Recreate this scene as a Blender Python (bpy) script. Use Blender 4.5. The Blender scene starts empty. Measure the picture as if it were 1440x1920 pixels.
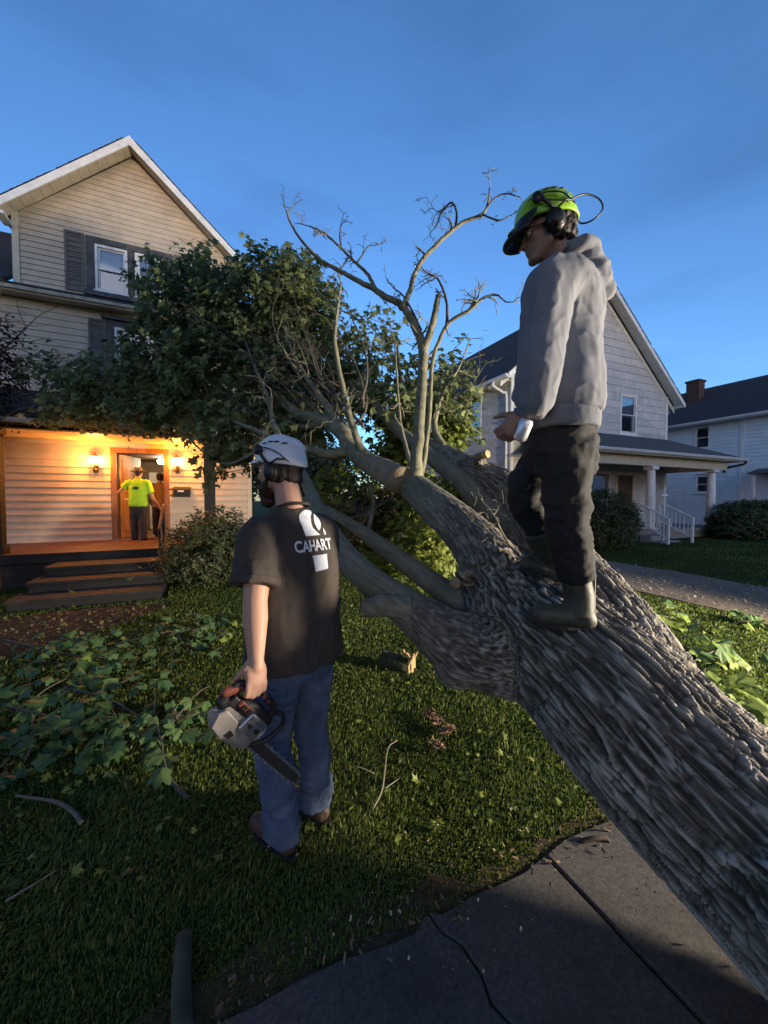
import bpy, bmesh, math, random
import numpy as np
from mathutils import Vector, Matrix
from mathutils.bvhtree import BVHTree

random.seed(7)
RNG = np.random.default_rng(7)
SC = bpy.context.scene
COL = SC.collection
R = math.radians

# ------------------------------------------------------------------ camera
F_PX, PITCH, YAW, EYE = 720.0, R(1.95), R(24.5), 1.6
cam_d = bpy.data.cameras.new('camera')
cam = bpy.data.objects.new('camera', cam_d)
COL.objects.link(cam)
cam_d.sensor_fit = 'HORIZONTAL'
cam_d.sensor_width = 36.0
cam_d.lens = 18.0
cam_d.clip_start = 0.02
cam_d.clip_end = 2000
cam.location = (0, 0, EYE)
cam.rotation_euler = (math.pi / 2 - PITCH, 0, 0)
SC.camera = cam

# ------------------------------------------------------------------ sky, dusk
SUN_EL, SUN_AZ = R(6), R(168)
world = bpy.data.worlds.new('World')
SC.world = world
world.use_nodes = True
wn, wl = world.node_tree.nodes, world.node_tree.links
wn.clear()
w_out = wn.new('ShaderNodeOutputWorld')
w_bg = wn.new('ShaderNodeBackground')
w_sky = wn.new('ShaderNodeTexSky')
w_sky.sky_type = 'NISHITA'
w_sky.sun_disc = False
w_sky.sun_elevation = SUN_EL
w_sky.sun_rotation = SUN_AZ
w_sky.altitude = 0
w_sky.air_density = 1.0
w_sky.dust_density = 0.6
w_sky.ozone_density = 4.5
w_bg.inputs['Strength'].default_value = SKY_STRENGTH = 0.15
# faint dusk clouds, low in the sky
w_tc = wn.new('ShaderNodeTexCoord')
w_map = wn.new('ShaderNodeMapping'); w_map.inputs['Scale'].default_value = (1.3, 1.3, 5.5)
w_noise = wn.new('ShaderNodeTexNoise'); w_noise.inputs['Scale'].default_value = 2.2
w_noise.inputs['Detail'].default_value = 6; w_noise.inputs['Roughness'].default_value = 0.45
w_ramp = wn.new('ShaderNodeValToRGB')
w_ramp.color_ramp.elements[0].position = 0.50; w_ramp.color_ramp.elements[0].color = (0, 0, 0, 1)
w_ramp.color_ramp.elements[1].position = 0.78; w_ramp.color_ramp.elements[1].color = (0.42, 0.42, 0.42, 1)
w_hsv = wn.new('ShaderNodeHueSaturation')
w_hsv.inputs['Saturation'].default_value = 1.0
w_hsv.inputs['Value'].default_value = 1.0
w_tint = wn.new('ShaderNodeMix'); w_tint.data_type = 'RGBA'; w_tint.blend_type = 'MULTIPLY'
w_tint.inputs['Factor'].default_value = 1.0
w_tint.inputs[7].default_value = (1.22, 1.03, 1.02, 1)
w_mix = wn.new('ShaderNodeMix'); w_mix.data_type = 'RGBA'
w_cl = wn.new('ShaderNodeMix'); w_cl.data_type = 'RGBA'; w_cl.blend_type = 'MULTIPLY'
w_cl.inputs['Factor'].default_value = 1.0
w_cl.inputs[7].default_value = (0.60, 0.56, 0.62, 1)
wl.new(w_tc.outputs['Generated'], w_map.inputs['Vector'])
wl.new(w_map.outputs['Vector'], w_noise.inputs['Vector'])
wl.new(w_noise.outputs['Fac'], w_ramp.inputs['Fac'])
wl.new(w_sky.outputs['Color'], w_tint.inputs[6])
wl.new(w_tint.outputs[2], w_cl.inputs[6])
wl.new(w_ramp.outputs['Color'], w_mix.inputs['Factor'])
wl.new(w_tint.outputs[2], w_mix.inputs[6])
wl.new(w_cl.outputs[2], w_mix.inputs[7])
wl.new(w_mix.outputs[2], w_bg.inputs['Color'])
wl.new(w_bg.outputs['Background'], w_out.inputs['Surface'])

# the sun has just gone: a trace of soft light from the same direction as the sky's sun
sun_d = bpy.data.lights.new('sun', 'SUN')
sun_d.energy = 0.18
sun_d.angle = R(40)
sun_d.color = (1.0, 0.86, 0.72)
sun = bpy.data.objects.new('sun', sun_d)
COL.objects.link(sun)
sun_dir = Vector((math.sin(SUN_AZ) * math.cos(SUN_EL), math.cos(SUN_AZ) * math.cos(SUN_EL), math.sin(SUN_EL)))
sun.rotation_euler = sun_dir.to_track_quat('Z', 'Y').to_euler()

# warm beam of the crew's truck headlight, out of frame to the right
beam_d = bpy.data.lights.new('truck_headlight_beam', 'SPOT')
beam_d.energy = 2200
beam_d.color = (1.0, 0.86, 0.66)
beam_d.spot_size = R(104)
beam_d.spot_blend = 0.35
beam_d.shadow_soft_size = 0.32
beam = bpy.data.objects.new('truck_headlight_beam', beam_d)
COL.objects.link(beam)
BEAM_AT = Vector((7.0, 1.08, 1.40))
beam.location = BEAM_AT
beam.rotation_euler = (BEAM_AT - Vector((-5.0, 8.6, 4.4))).to_track_quat('Z', 'Y').to_euler()

SC.view_settings.view_transform = 'Standard'
SC.view_settings.look = 'None'
SC.view_settings.exposure = 1.50
SC.view_settings.gamma = 1.0
SC.view_settings.use_curve_mapping = False
SC.render.engine = 'CYCLES'
SC.cycles.use_denoising = True
SC.cycles.max_bounces = 6
SC.cycles.transparent_max_bounces = 8

# ------------------------------------------------------------------ measuring the place
FW = np.array([0, math.cos(PITCH), -math.sin(PITCH)])
UP = np.array([0, math.sin(PITCH), math.cos(PITCH)])
CAM = np.array([0, 0, EYE])
EX = np.array([math.cos(YAW), math.sin(YAW), 0])      # along the street
EY = np.array([-math.sin(YAW), math.cos(YAW), 0])     # away from the street
Z3 = np.array([0, 0, 1.0])


def ray(px, py):
    return FW + (px - 720) / F_PX * np.array([1.0, 0, 0]) - (py - 960) / F_PX * UP


def at(px, py, d):
    return CAM + d * ray(px, py)


def gnd(px, py, z=0.0):
    r = ray(px, py)
    return CAM + (z - EYE) / r[2] * r


def lot(u, v, z=0.0):
    return EX * u + EY * v + Z3 * z


def uv_of(p):
    p = np.asarray(p)
    return p[..., :3] @ EX, p[..., :3] @ EY


def sstep(a, b, x):
    t = np.clip((np.asarray(x, float) - a) / (b - a), 0, 1)
    return t * t * (3 - 2 * t)


def ground_z(x, y):
    """the lawn rises a little beyond the driveway"""
    u = x * EX[0] + y * EX[1]
    return 0.2 * sstep(9.4, 11.0, u)


# ------------------------------------------------------------------ objects
def tag(o, label=None, cat=None, group=None, kind=None):
    if label: o['label'] = label
    if cat: o['category'] = cat
    if group: o['group'] = group
    if kind: o['kind'] = kind
    return o


def thing(name, label, cat, loc=(0, 0, 0), rz=0.0, group=None):
    o = bpy.data.objects.new(name, None)
    COL.objects.link(o)
    o.empty_display_size = 0.2
    o.location = Vector([float(c) for c in loc])
    o.rotation_euler = (0, 0, rz)
    return tag(o, label, cat, group)


def local_of(parent):
    """world -> local matrix of a top-level Empty"""
    m = Matrix.Translation(parent.location) @ parent.rotation_euler.to_matrix().to_4x4()
    return np.array(m.inverted())


def root_of(o):
    while o.parent:
        o = o.parent
    return o


class MB:
    def __init__(self):
        self.V, self.F, self.n = [], [], 0

    def add(self, verts, faces):
        verts = np.asarray(verts, float).reshape(-1, 3)
        self.V.append(verts)
        self.F += [tuple(i + self.n for i in f) for f in faces]
        self.n += len(verts)
        return self

    def verts(self):
        return np.concatenate(self.V) if self.V else np.zeros((0, 3))

    def hexa(self, p):  # p[0:4] bottom loop, p[4:8] top loop
        return self.add(p, [(3, 2, 1, 0), (4, 5, 6, 7), (0, 1, 5, 4), (1, 2, 6, 5), (2, 3, 7, 6), (3, 0, 4, 7)])

    def box(self, x0, x1, y0, y1, z0, z1):
        return self.hexa([(x0, y0, z0), (x1, y0, z0), (x1, y1, z0), (x0, y1, z0),
                          (x0, y0, z1), (x1, y0, z1), (x1, y1, z1), (x0, y1, z1)])

    def prism(self, poly, off):
        poly = np.asarray(poly, float); k = len(poly); off = np.asarray(off, float)
        f = [tuple(range(k))[::-1], tuple(range(k, 2 * k))]
        f += [(i, (i + 1) % k, k + (i + 1) % k, k + i) for i in range(k)]
        return self.add(np.concatenate([poly, poly + off]), f)

    def rings(self, rings, cap=True):
        k = len(rings[0]); m = len(rings)
        f = []
        for j in range(m - 1):
            for i in range(k):
                a, b = j * k + i, j * k + (i + 1) % k
                f.append((a, b, b + k, a + k))
        v = np.concatenate([np.asarray(r, float) for r in rings])
        if cap:
            f.append(tuple(range(k))[::-1]); f.append(tuple(range((m - 1) * k, m * k)))
        return self.add(v, f)

    def tube(self, pts, rad, n=8, cap=True):
        pts = np.asarray(pts, float)
        rad = np.broadcast_to(np.asarray(rad, float), (len(pts),))
        fr = frames(pts)
        a = np.linspace(0, 2 * np.pi, n, endpoint=False)
        rg = [pts[i] + rad[i] * (np.cos(a)[:, None] * fr[i][0] + np.sin(a)[:, None] * fr[i][1]) for i in range(len(pts))]
        return self.rings(rg, cap)

    def cyl(self, p0, p1, r0, r1=None, n=12):
        return self.tube([p0, p1], [r0, r0 if r1 is None else r1], n)

    def ell(self, c, r, M=None, nu=16, nv=10):
        c = np.asarray(c, float); r = np.asarray(r, float)
        if r.ndim == 0: r = np.array([r, r, r])
        v = [(0, 0, -1)]
        for j in range(1, nv):
            t = -np.pi / 2 + np.pi * j / nv
            for i in range(nu):
                p = 2 * np.pi * i / nu
                v.append((math.cos(t) * math.cos(p), math.cos(t) * math.sin(p), math.sin(t)))
        v.append((0, 0, 1))
        v = np.array(v) * r
        if M is not None: v = v @ np.asarray(M, float).T
        f = [(0, 1 + (i + 1) % nu, 1 + i) for i in range(nu)]
        for j in range(nv - 2):
            for i in range(nu):
                a, b = 1 + j * nu + i, 1 + j * nu + (i + 1) % nu
                f.append((a, b, b + nu, a + nu))
        last = 1 + (nv - 1) * nu; s = 1 + (nv - 2) * nu
        f += [(s + i, s + (i + 1) % nu, last) for i in range(nu)]
        return self.add(v + c, f)

    def cap(self, p0, p1, r0, r1, n=14):
        """tapered capsule"""
        p0 = np.asarray(p0, float); p1 = np.asarray(p1, float)
        d = p1 - p0; L = np.linalg.norm(d)
        if L < 1e-6: return self.ell(p0, max(r0, r1))
        d = d / L
        pts, rad = [], []
        for t in np.linspace(-np.pi / 2 + .25, 0, 5): pts.append(p0 + d * r0 * math.sin(t)); rad.append(r0 * math.cos(t))
        for t in np.linspace(0, np.pi / 2 - .25, 5): pts.append(p1 + d * r1 * math.sin(t)); rad.append(r1 * math.cos(t))
        return self.tube(pts, rad, n)

    def chain(self, pts, rad, n=14):
        for i in range(len(pts) - 1):
            self.cap(pts[i], pts[i + 1], rad[i], rad[i + 1], n)
        return self

    def torus(self, c, ax, R_, r, n=24, m=8, a0=0, a1=2 * np.pi, e=None):
        c = np.asarray(c, float); ax = np.asarray(ax, float) / np.linalg.norm(ax)
        u = np.cross(ax, (0, 0, 1)) if e is None else np.asarray(e, float)
        if np.linalg.norm(u) < 1e-4: u = np.array([1.0, 0, 0])
        u = u / np.linalg.norm(u); w = np.cross(ax, u)
        full = abs(a1 - a0 - 2 * np.pi) < 1e-6
        t = np.linspace(a0, a1, n + 1)
        return self.tube([c + R_ * (math.cos(x) * u + math.sin(x) * w) for x in t], r, m, cap=True)


def frames(pts):
    pts = np.asarray(pts, float)
    t = np.gradient(pts, axis=0)
    t /= np.maximum(np.linalg.norm(t, axis=1, keepdims=True), 1e-9)
    ref = np.array([0, 0, 1.0]) if abs(t[0][2]) < .9 else np.array([1.0, 0, 0])
    u = np.cross(ref, t[0]); u /= np.linalg.norm(u)
    out = []
    for i in range(len(pts)):
        u = u - t[i] * (u @ t[i]); u /= max(np.linalg.norm(u), 1e-9)
        out.append((u.copy(), np.cross(t[i], u), t[i]))
    return out


def spline(P, n=8):
    """Catmull-Rom through rows of P (any width)"""
    P = np.asarray(P, float)
    Q = np.concatenate([[2 * P[0] - P[1]], P, [2 * P[-1] - P[-2]]])
    out = []
    for i in range(1, len(Q) - 2):
        for t in np.linspace(0, 1, n, endpoint=False):
            a, b, c, d = Q[i - 1], Q[i], Q[i + 1], Q[i + 2]
            out.append(.5 * (2 * b + (c - a) * t + (2 * a - 5 * b + 4 * c - d) * t * t + (3 * b - a - 3 * c + d) * t ** 3))
    out.append(P[-1])
    return np.array(out)


def link(me, name, material=None, parent=None):
    o = bpy.data.objects.new(name, me)
    COL.objects.link(o)
    if material and not me.materials: me.materials.append(material)
    if parent: o.parent = parent
    return o


def build(mb, name, material, parent=None, smooth=False, world=False, fn=None, bevel=0.0, kind=None, fix=True):
    v = mb.verts()
    if fn is not None: v = fn(v)
    if world and parent is not None:
        m = local_of(root_of(parent))
        v = v @ m[:3, :3].T + m[:3, 3]
    me = bpy.data.meshes.new(name)
    me.from_pydata(v.tolist(), [], mb.F)
    if fix:
        bm = bmesh.new(); bm.from_mesh(me)
        bmesh.ops.recalc_face_normals(bm, faces=bm.faces)
        if bevel:
            bmesh.ops.bevel(bm, geom=bm.edges[:], offset=bevel, segments=1, affect='EDGES', clamp_overlap=True)
        bm.to_mesh(me); bm.free()
    if smooth: me.shade_smooth()
    o = link(me, name, material, parent)
    if kind: o['kind'] = kind
    return o


def fast_mesh(name, verts, faces, material, parent=None, tint=None, world=False, kind=None, smooth=False, uv=None):
    """faces: (n,3) or (n,4) index array; tint: per-vertex float"""
    verts = np.asarray(verts, float)
    if world and parent is not None:
        m = local_of(root_of(parent))
        verts = verts @ m[:3, :3].T + m[:3, 3]
    me = bpy.data.meshes.new(name)
    nf, k = faces.shape
    me.vertices.add(len(verts)); me.vertices.foreach_set('co', verts.astype(np.float32).ravel())
    me.loops.add(nf * k); me.loops.foreach_set('vertex_index', faces.astype(np.int32).ravel())
    me.polygons.add(nf)
    me.polygons.foreach_set('loop_start', np.arange(0, nf * k, k, dtype=np.int32))
    me.update(calc_edges=True)
    me.polygons.foreach_set('use_smooth', np.full(nf, smooth))
    if tint is not None:
        at_ = me.attributes.new('tint', 'FLOAT', 'POINT')
        at_.data.foreach_set('value', np.asarray(tint, np.float32))
    o = link(me, name, material, parent)
    if kind: o['kind'] = kind
    return o


def remesh(mb, voxel, smooth=2):
    """union of closed shapes as one continuous skin: verts, quads"""
    me = bpy.data.meshes.new('tmp')
    me.from_pydata(mb.verts().tolist(), [], mb.F)
    bm = bmesh.new(); bm.from_mesh(me)
    bmesh.ops.recalc_face_normals(bm, faces=bm.faces)
    bm.to_mesh(me); bm.free()
    o = bpy.data.objects.new('tmp', me)
    COL.objects.link(o)
    md = o.modifiers.new('r', 'REMESH'); md.mode = 'VOXEL'; md.voxel_size = voxel; md.adaptivity = 0
    dg = bpy.context.evaluated_depsgraph_get()
    m2 = bpy.data.meshes.new_from_object(o.evaluated_get(dg))
    n = len(m2.vertices)
    v = np.empty(n * 3, np.float32); m2.vertices.foreach_get('co', v); v = v.reshape(-1, 3).astype(float)
    f = np.empty(len(m2.loops), np.int32); m2.loops.foreach_get('vertex_index', f); f = f.reshape(-1, 4)
    bpy.data.objects.remove(o); bpy.data.meshes.remove(me); bpy.data.meshes.remove(m2)
    v = relax(v, f, smooth)
    return v, f


def relax(v, f, it):
    if it <= 0: return v
    e = np.concatenate([f[:, [0, 1]], f[:, [1, 2]], f[:, [2, 3]], f[:, [3, 0]]])
    deg = np.bincount(e[:, 0], minlength=len(v)) + np.bincount(e[:, 1], minlength=len(v))
    for _ in range(it):
        a = np.zeros_like(v)
        for c in range(3):
            a[:, c] = np.bincount(e[:, 0], v[e[:, 1], c], len(v)) + np.bincount(e[:, 1], v[e[:, 0], c], len(v))
        v = .4 * v + .6 * a / np.maximum(deg, 1)[:, None]
    return v


def normals(v, f):
    n = np.cross(v[f[:, 2]] - v[f[:, 0]], v[f[:, 3]] - v[f[:, 1]])
    out = np.zeros_like(v)
    for k in range(4):
        for c in range(3):
            out[:, c] += np.bincount(f[:, k], n[:, c], len(v))
    return out / np.maximum(np.linalg.norm(out, axis=1, keepdims=True), 1e-12)


# ------------------------------------------------------------------ noise for relief in the meshes
def _hash(ix, iy, iz):
    h = (ix.astype(np.int64) * 374761393 + iy.astype(np.int64) * 668265263 + iz.astype(np.int64) * 2147483647) & 0xFFFFFFFF
    h = ((h ^ (h >> 13)) * 1274126177) & 0xFFFFFFFF
    h = ((h ^ (h >> 16)) * 2246822519) & 0xFFFFFFFF
    return ((h ^ (h >> 15)) & 0xFFFF) / 65535.0


GRAD = np.random.default_rng(5).normal(0, 1, (32, 3))
GRAD /= np.linalg.norm(GRAD, axis=1, keepdims=True)


def vnoise(p, s=1.0):
    p = np.asarray(p, float) * s
    i = np.floor(p).astype(np.int64); t = p - i
    e = t * t * t * (t * (t * 6 - 15) + 10)
    out = 0
    for dx in (0, 1):
        wx = e[:, 0] if dx else 1 - e[:, 0]
        for dy in (0, 1):
            wy = e[:, 1] if dy else 1 - e[:, 1]
            for dz in (0, 1):
                wz = e[:, 2] if dz else 1 - e[:, 2]
                h = (_hash(i[:, 0] + dx, i[:, 1] + dy, i[:, 2] + dz) * 65535).astype(np.int64)
                g = GRAD[h % 32]
                out = out + wx * wy * wz * (g[:, 0] * (t[:, 0] - dx) + g[:, 1] * (t[:, 1] - dy) + g[:, 2] * (t[:, 2] - dz))
    return out * 1.75


def fbm(p, s=1.0, o=3):
    a, r = 1.0, 0
    for k in range(o):
        r = r + a * vnoise(p + 17.3 * k, s); s *= 2.03; a *= .5
    return r


def skin(mb, name, material, parent, voxel=.008, smooth=2, disp=None, world=True):
    v, f = remesh(mb, voxel, smooth)
    if disp is not None:
        n = normals(v, f)
        v = v + n * disp(v, n)[:, None]
    return fast_mesh(name, v, f, material, parent, world=world, smooth=True)


# ------------------------------------------------------------------ materials
def nodes(name):
    m = bpy.data.materials.new(name); m.use_nodes = True
    t = m.node_tree
    return m, t.nodes, t.links, t.nodes['Principled BSDF'], t.nodes['Material Output']


def mat(name, col, rough=.75, var=.15, scale=6.0, bump=0.0, bscale=60.0, metal=0.0, spec=.4, stretch=(1, 1, 1),
        dirt=0.0, dirt_col=(.03, .028, .025), dirt_scale=2.0, rnd=0.0, trans=None, coat=0.0):
    m, n, l, b, out = nodes(name)
    tc = n.new('ShaderNodeTexCoord'); mp = n.new('ShaderNodeMapping'); mp.inputs['Scale'].default_value = stretch
    l.new(tc.outputs['Object'], mp.inputs['Vector'])
    nz = n.new('ShaderNodeTexNoise'); nz.inputs['Scale'].default_value = scale; nz.inputs['Detail'].default_value = 5
    l.new(mp.outputs['Vector'], nz.inputs['Vector'])
    cr = n.new('ShaderNodeMapRange'); cr.inputs[1].default_value = .3; cr.inputs[2].default_value = .7
    cr.inputs[3].default_value = 1 - var; cr.inputs[4].default_value = 1 + var
    l.new(nz.outputs['Fac'], cr.inputs[0])
    val = cr.outputs[0]
    if rnd:
        oi = n.new('ShaderNodeObjectInfo'); rr = n.new('ShaderNodeMapRange')
        rr.inputs[3].default_value = 1 - rnd; rr.inputs[4].default_value = 1 + rnd
        l.new(oi.outputs['Random'], rr.inputs[0])
        mu = n.new('ShaderNodeMath'); mu.operation = 'MULTIPLY'
        l.new(val, mu.inputs[0]); l.new(rr.outputs[0], mu.inputs[1]); val = mu.outputs[0]
    mx = n.new('ShaderNodeMix'); mx.data_type = 'RGBA'; mx.blend_type = 'MULTIPLY'
    mx.inputs['Factor'].default_value = 1; mx.inputs[6].default_value = (*col, 1)
    l.new(val, mx.inputs[7])
    c = mx.outputs[2]
    if dirt:
        dz = n.new('ShaderNodeTexNoise'); dz.inputs['Scale'].default_value = dirt_scale; dz.inputs['Detail'].default_value = 8
        dz.inputs['Roughness'].default_value = .65
        l.new(mp.outputs['Vector'], dz.inputs['Vector'])
        dr = n.new('ShaderNodeMapRange'); dr.inputs[1].default_value = .48; dr.inputs[2].default_value = .72
        dr.inputs[3].default_value = 0; dr.inputs[4].default_value = dirt
        l.new(dz.outputs['Fac'], dr.inputs[0])
        dm = n.new('ShaderNodeMix'); dm.data_type = 'RGBA'; dm.inputs[7].default_value = (*dirt_col, 1)
        l.new(dr.outputs[0], dm.inputs['Factor']); l.new(c, dm.inputs[6]); c = dm.outputs[2]
    l.new(c, b.inputs['Base Color'])
    b.inputs['Roughness'].default_value = rough
    b.inputs['Metallic'].default_value = metal
    b.inputs['Specular IOR Level'].default_value = spec
    if coat: b.inputs['Coat Weight'].default_value = coat
    if bump:
        bz = n.new('ShaderNodeTexNoise'); bz.inputs['Scale'].default_value = bscale; bz.inputs['Detail'].default_value = 4
        l.new(mp.outputs['Vector'], bz.inputs['Vector'])
        bp = n.new('ShaderNodeBump'); bp.inputs['Strength'].default_value = bump; bp.inputs['Distance'].default_value = .01
        l.new(bz.outputs['Fac'], bp.inputs['Height']); l.new(bp.outputs[0], b.inputs['Normal'])
    return m


def glow_mat(name, col, strength):
    m, n, l, b, out = nodes(name)
    b.inputs['Base Color'].default_value = (*col, 1)
    b.inputs['Emission Color'].default_value = (*col, 1)
    b.inputs['Emission Strength'].default_value = strength
    return m


def glass_mat(name, tint=(.6, .65, .7), see=.55):
    m, n, l, b, out = nodes(name)
    n.remove(b)
    gl = n.new('ShaderNodeBsdfGlossy'); gl.inputs['Roughness'].default_value = .04
    gl.inputs['Color'].default_value = (.9, .92, .95, 1)
    tr = n.new('ShaderNodeBsdfTransparent'); tr.inputs['Color'].default_value = (*tint, 1)
    fr = n.new('ShaderNodeLayerWeight'); fr.inputs['Blend'].default_value = 1 - see
    mr = n.new('ShaderNodeMapRange'); mr.inputs[3].default_value = .05; mr.inputs[4].default_value = .6
    l.new(fr.outputs['Facing'], mr.inputs[0])
    mx = n.new('ShaderNodeMixShader')
    l.new(mr.outputs[0], mx.inputs[0]); l.new(tr.outputs[0], mx.inputs[1]); l.new(gl.outputs[0], mx.inputs[2])
    l.new(mx.outputs[0], out.inputs['Surface'])
    return m


def leaf_mat(name, c0, c1, c2, transl=.3, rough=.5):
    """colour by the per-leaf 'tint' value: c0 dark, c1 middle, c2 pale"""
    m, n, l, b, out = nodes(name)
    a = n.new('ShaderNodeAttribute'); a.attribute_name = 'tint'
    r = n.new('ShaderNodeValToRGB')
    r.color_ramp.elements[0].color = (*c0, 1); r.color_ramp.elements[1].color = (*c2, 1)
    e = r.color_ramp.elements.new(.55); e.color = (*c1, 1)
    oi = n.new('ShaderNodeObjectInfo')
    l.new(a.outputs['Fac'], r.inputs['Fac'])
    l.new(r.outputs[0], b.inputs['Base Color'])
    b.inputs['Roughness'].default_value = rough
    b.inputs['Specular IOR Level'].default_value = .3
    tl = n.new('ShaderNodeBsdfTranslucent')
    l.new(r.outputs[0], tl.inputs['Color'])
    mx = n.new('ShaderNodeMixShader'); mx.inputs[0].default_value = transl
    l.new(b.outputs[0], mx.inputs[1]); l.new(tl.outputs[0], mx.inputs[2])
    l.new(mx.outputs[0], out.inputs['Surface'])
    return m

# ================================================================== materials of the place
M = {}
M['siding_tan'] = mat('tan_vinyl_siding', (.48, .395, .30), .6, .08, 3, .05, 30, dirt=.45, dirt_col=(.16, .13, .10), dirt_scale=.9, rnd=.06)
M['siding_grey'] = mat('grey_shingle_siding', (.47, .455, .44), .8, .12, 5, .15, 60, dirt=.3, dirt_col=(.17, .17, .18), dirt_scale=1.3, rnd=.09)
M['siding_white'] = mat('white_lap_siding', (.68, .69, .72), .6, .06, 3, dirt=.25, dirt_col=(.35, .35, .36))
M['backing'] = mat('sheathing', (.12, .10, .08), .9)
M['white_trim'] = mat('white_paint', (.70, .69, .66), .5, .08, 7, .05, 50, dirt=.35, dirt_col=(.30, .27, .23), dirt_scale=4)
M['cream_trim'] = mat('cream_paint', (.52, .45, .34), .55, .1, 5, .05, 50, dirt=.3, dirt_col=(.22, .18, .13), dirt_scale=3)
M['dark_trim'] = mat('weathered_dark_paint', (.045, .042, .045), .7, .25, 9, .15, 40, dirt=.5, dirt_col=(.20, .18, .16), dirt_scale=7)
M['shutter'] = mat('brown_grey_shutter', (.105, .092, .085), .65, .15, 6)
M['shingle_dark'] = mat('dark_asphalt_shingle', (.030, .028, .032), .9, .35, 14, .5, 90, dirt=.4, dirt_col=(.055, .05, .052), dirt_scale=5, rnd=.2)
M['shingle_grey'] = mat('grey_green_shingle', (.075, .083, .09), .9, .25, 14, .4, 90, rnd=.12)
M['floor_red'] = mat('red_brown_porch_floor', (.105, .05, .038), .55, .2, 4, dirt=.4, dirt_col=(.10, .07, .05), dirt_scale=5)
M['step_dark'] = mat('dark_painted_wood', (.016, .0145, .015), .8, .25, 5, .15, 40, dirt=.3, dirt_col=(.04, .032, .028), dirt_scale=4)
M['ceil_board'] = mat('cream_bead_board', (.55, .43, .27), .5, .06, 4, rnd=.05)
M['door_wood'] = mat('varnished_wood_door', (.22, .10, .045), .4, .25, 3, .05, 30, stretch=(6, 6, .8))
M['hall_wall'] = mat('hall_brown_wall', (.20, .14, .095), .8, .08)
M['white_panel'] = mat('white_panel', (.72, .70, .64), .5, .05)
M['iron'] = mat('dark_iron', (.02, .018, .017), .5, .2, 20, metal=.3)
M['brass'] = mat('aged_brass', (.20, .12, .05), .4, .2, 20, metal=.9)
M['glass'] = glass_mat('window_glass')
M['curtain'] = mat('lace_curtain', (.74, .74, .76), .9, .2, 25, stretch=(4, 4, .4))
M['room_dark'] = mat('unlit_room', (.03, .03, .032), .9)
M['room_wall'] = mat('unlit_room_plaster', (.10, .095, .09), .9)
M['galv'] = mat('white_gutter_metal', (.60, .60, .60), .4, .08, 4, metal=.1, dirt=.3, dirt_col=(.3, .29, .27), dirt_scale=3)
M['porch_stone'] = mat('porch_concrete', (.22, .215, .205), .9, .15, 5, .2, 60)
M['brick'] = None

# ================================================================== ground
def lawn_sheet():
    g = np.concatenate([-np.geomspace(220, 14, 10), np.linspace(-12, 30, 85), np.geomspace(34, 260, 9)])
    X, Y = np.meshgrid(g, g, indexing='ij')
    Zg = ground_z(X, Y)
    v = np.stack([X.ravel(), Y.ravel(), Zg.ravel()], 1)
    k = len(g); i = np.arange(k * k).reshape(k, k)
    f = np.stack([i[:-1, :-1], i[1:, :-1], i[1:, 1:], i[:-1, 1:]], -1).reshape(-1, 4)
    m, n, l, b, out = nodes('lawn_soil')
    tc = n.new('ShaderNodeTexCoord')
    a = n.new('ShaderNodeTexNoise'); a.inputs['Scale'].default_value = 1.3; a.inputs['Detail'].default_value = 8
    c = n.new('ShaderNodeTexNoise'); c.inputs['Scale'].default_value = 55; c.inputs['Detail'].default_value = 5
    l.new(tc.outputs['Object'], a.inputs['Vector']); l.new(tc.outputs['Object'], c.inputs['Vector'])
    r = n.new('ShaderNodeValToRGB')
    r.color_ramp.elements[0].position = .35; r.color_ramp.elements[0].color = (.017, .022, .008, 1)
    r.color_ramp.elements[1].position = .68; r.color_ramp.elements[1].color = (.050, .075, .018, 1)
    mm = n.new('ShaderNodeMath'); mm.operation = 'MULTIPLY_ADD'; mm.inputs[1].default_value = .55
    l.new(c.outputs['Fac'], mm.inputs[0])
    m2 = n.new('ShaderNodeMath'); m2.operation = 'MULTIPLY'; m2.inputs[1].default_value = .45
    l.new(a.outputs['Fac'], m2.inputs[0]); l.new(m2.outputs[0], mm.inputs[2])
    l.new(mm.outputs[0], r.inputs['Fac']); l.new(r.outputs[0], b.inputs['Base Color'])
    b.inputs['Roughness'].default_value = 1; b.inputs['Specular IOR Level'].default_value = .05
    bp = n.new('ShaderNodeBump'); bp.inputs['Strength'].default_value = .8; bp.inputs['Distance'].default_value = .03
    l.new(c.outputs['Fac'], bp.inputs['Height']); l.new(bp.outputs[0], b.inputs['Normal'])
    o = fast_mesh('lawn', v, f, m, smooth=True)
    return tag(o, kind='structure')


lawn_sheet()


def blob_sheet(name, poly_uv, z, material, jag=.04, n=6):
    """irregular flat patch given by lot coordinates"""
    P = spline(np.array(poly_uv + poly_uv[:1], float), n)[:-1]
    P = P + RNG.normal(0, jag, P.shape)
    pts = np.array([lot(u, v, z) for u, v in P])
    me = bpy.data.meshes.new(name)
    bm = bmesh.new()
    vs = [bm.verts.new(p) for p in pts]
    fc = bm.faces.new(vs)
    bmesh.ops.triangulate(bm, faces=[fc])
    bmesh.ops.recalc_face_normals(bm, faces=bm.faces)
    bm.to_mesh(me); bm.free()
    if len(me.polygons) and me.polygons[0].normal.z < 0: me.flip_normals()
    return tag(link(me, name, material), kind='structure')


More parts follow.
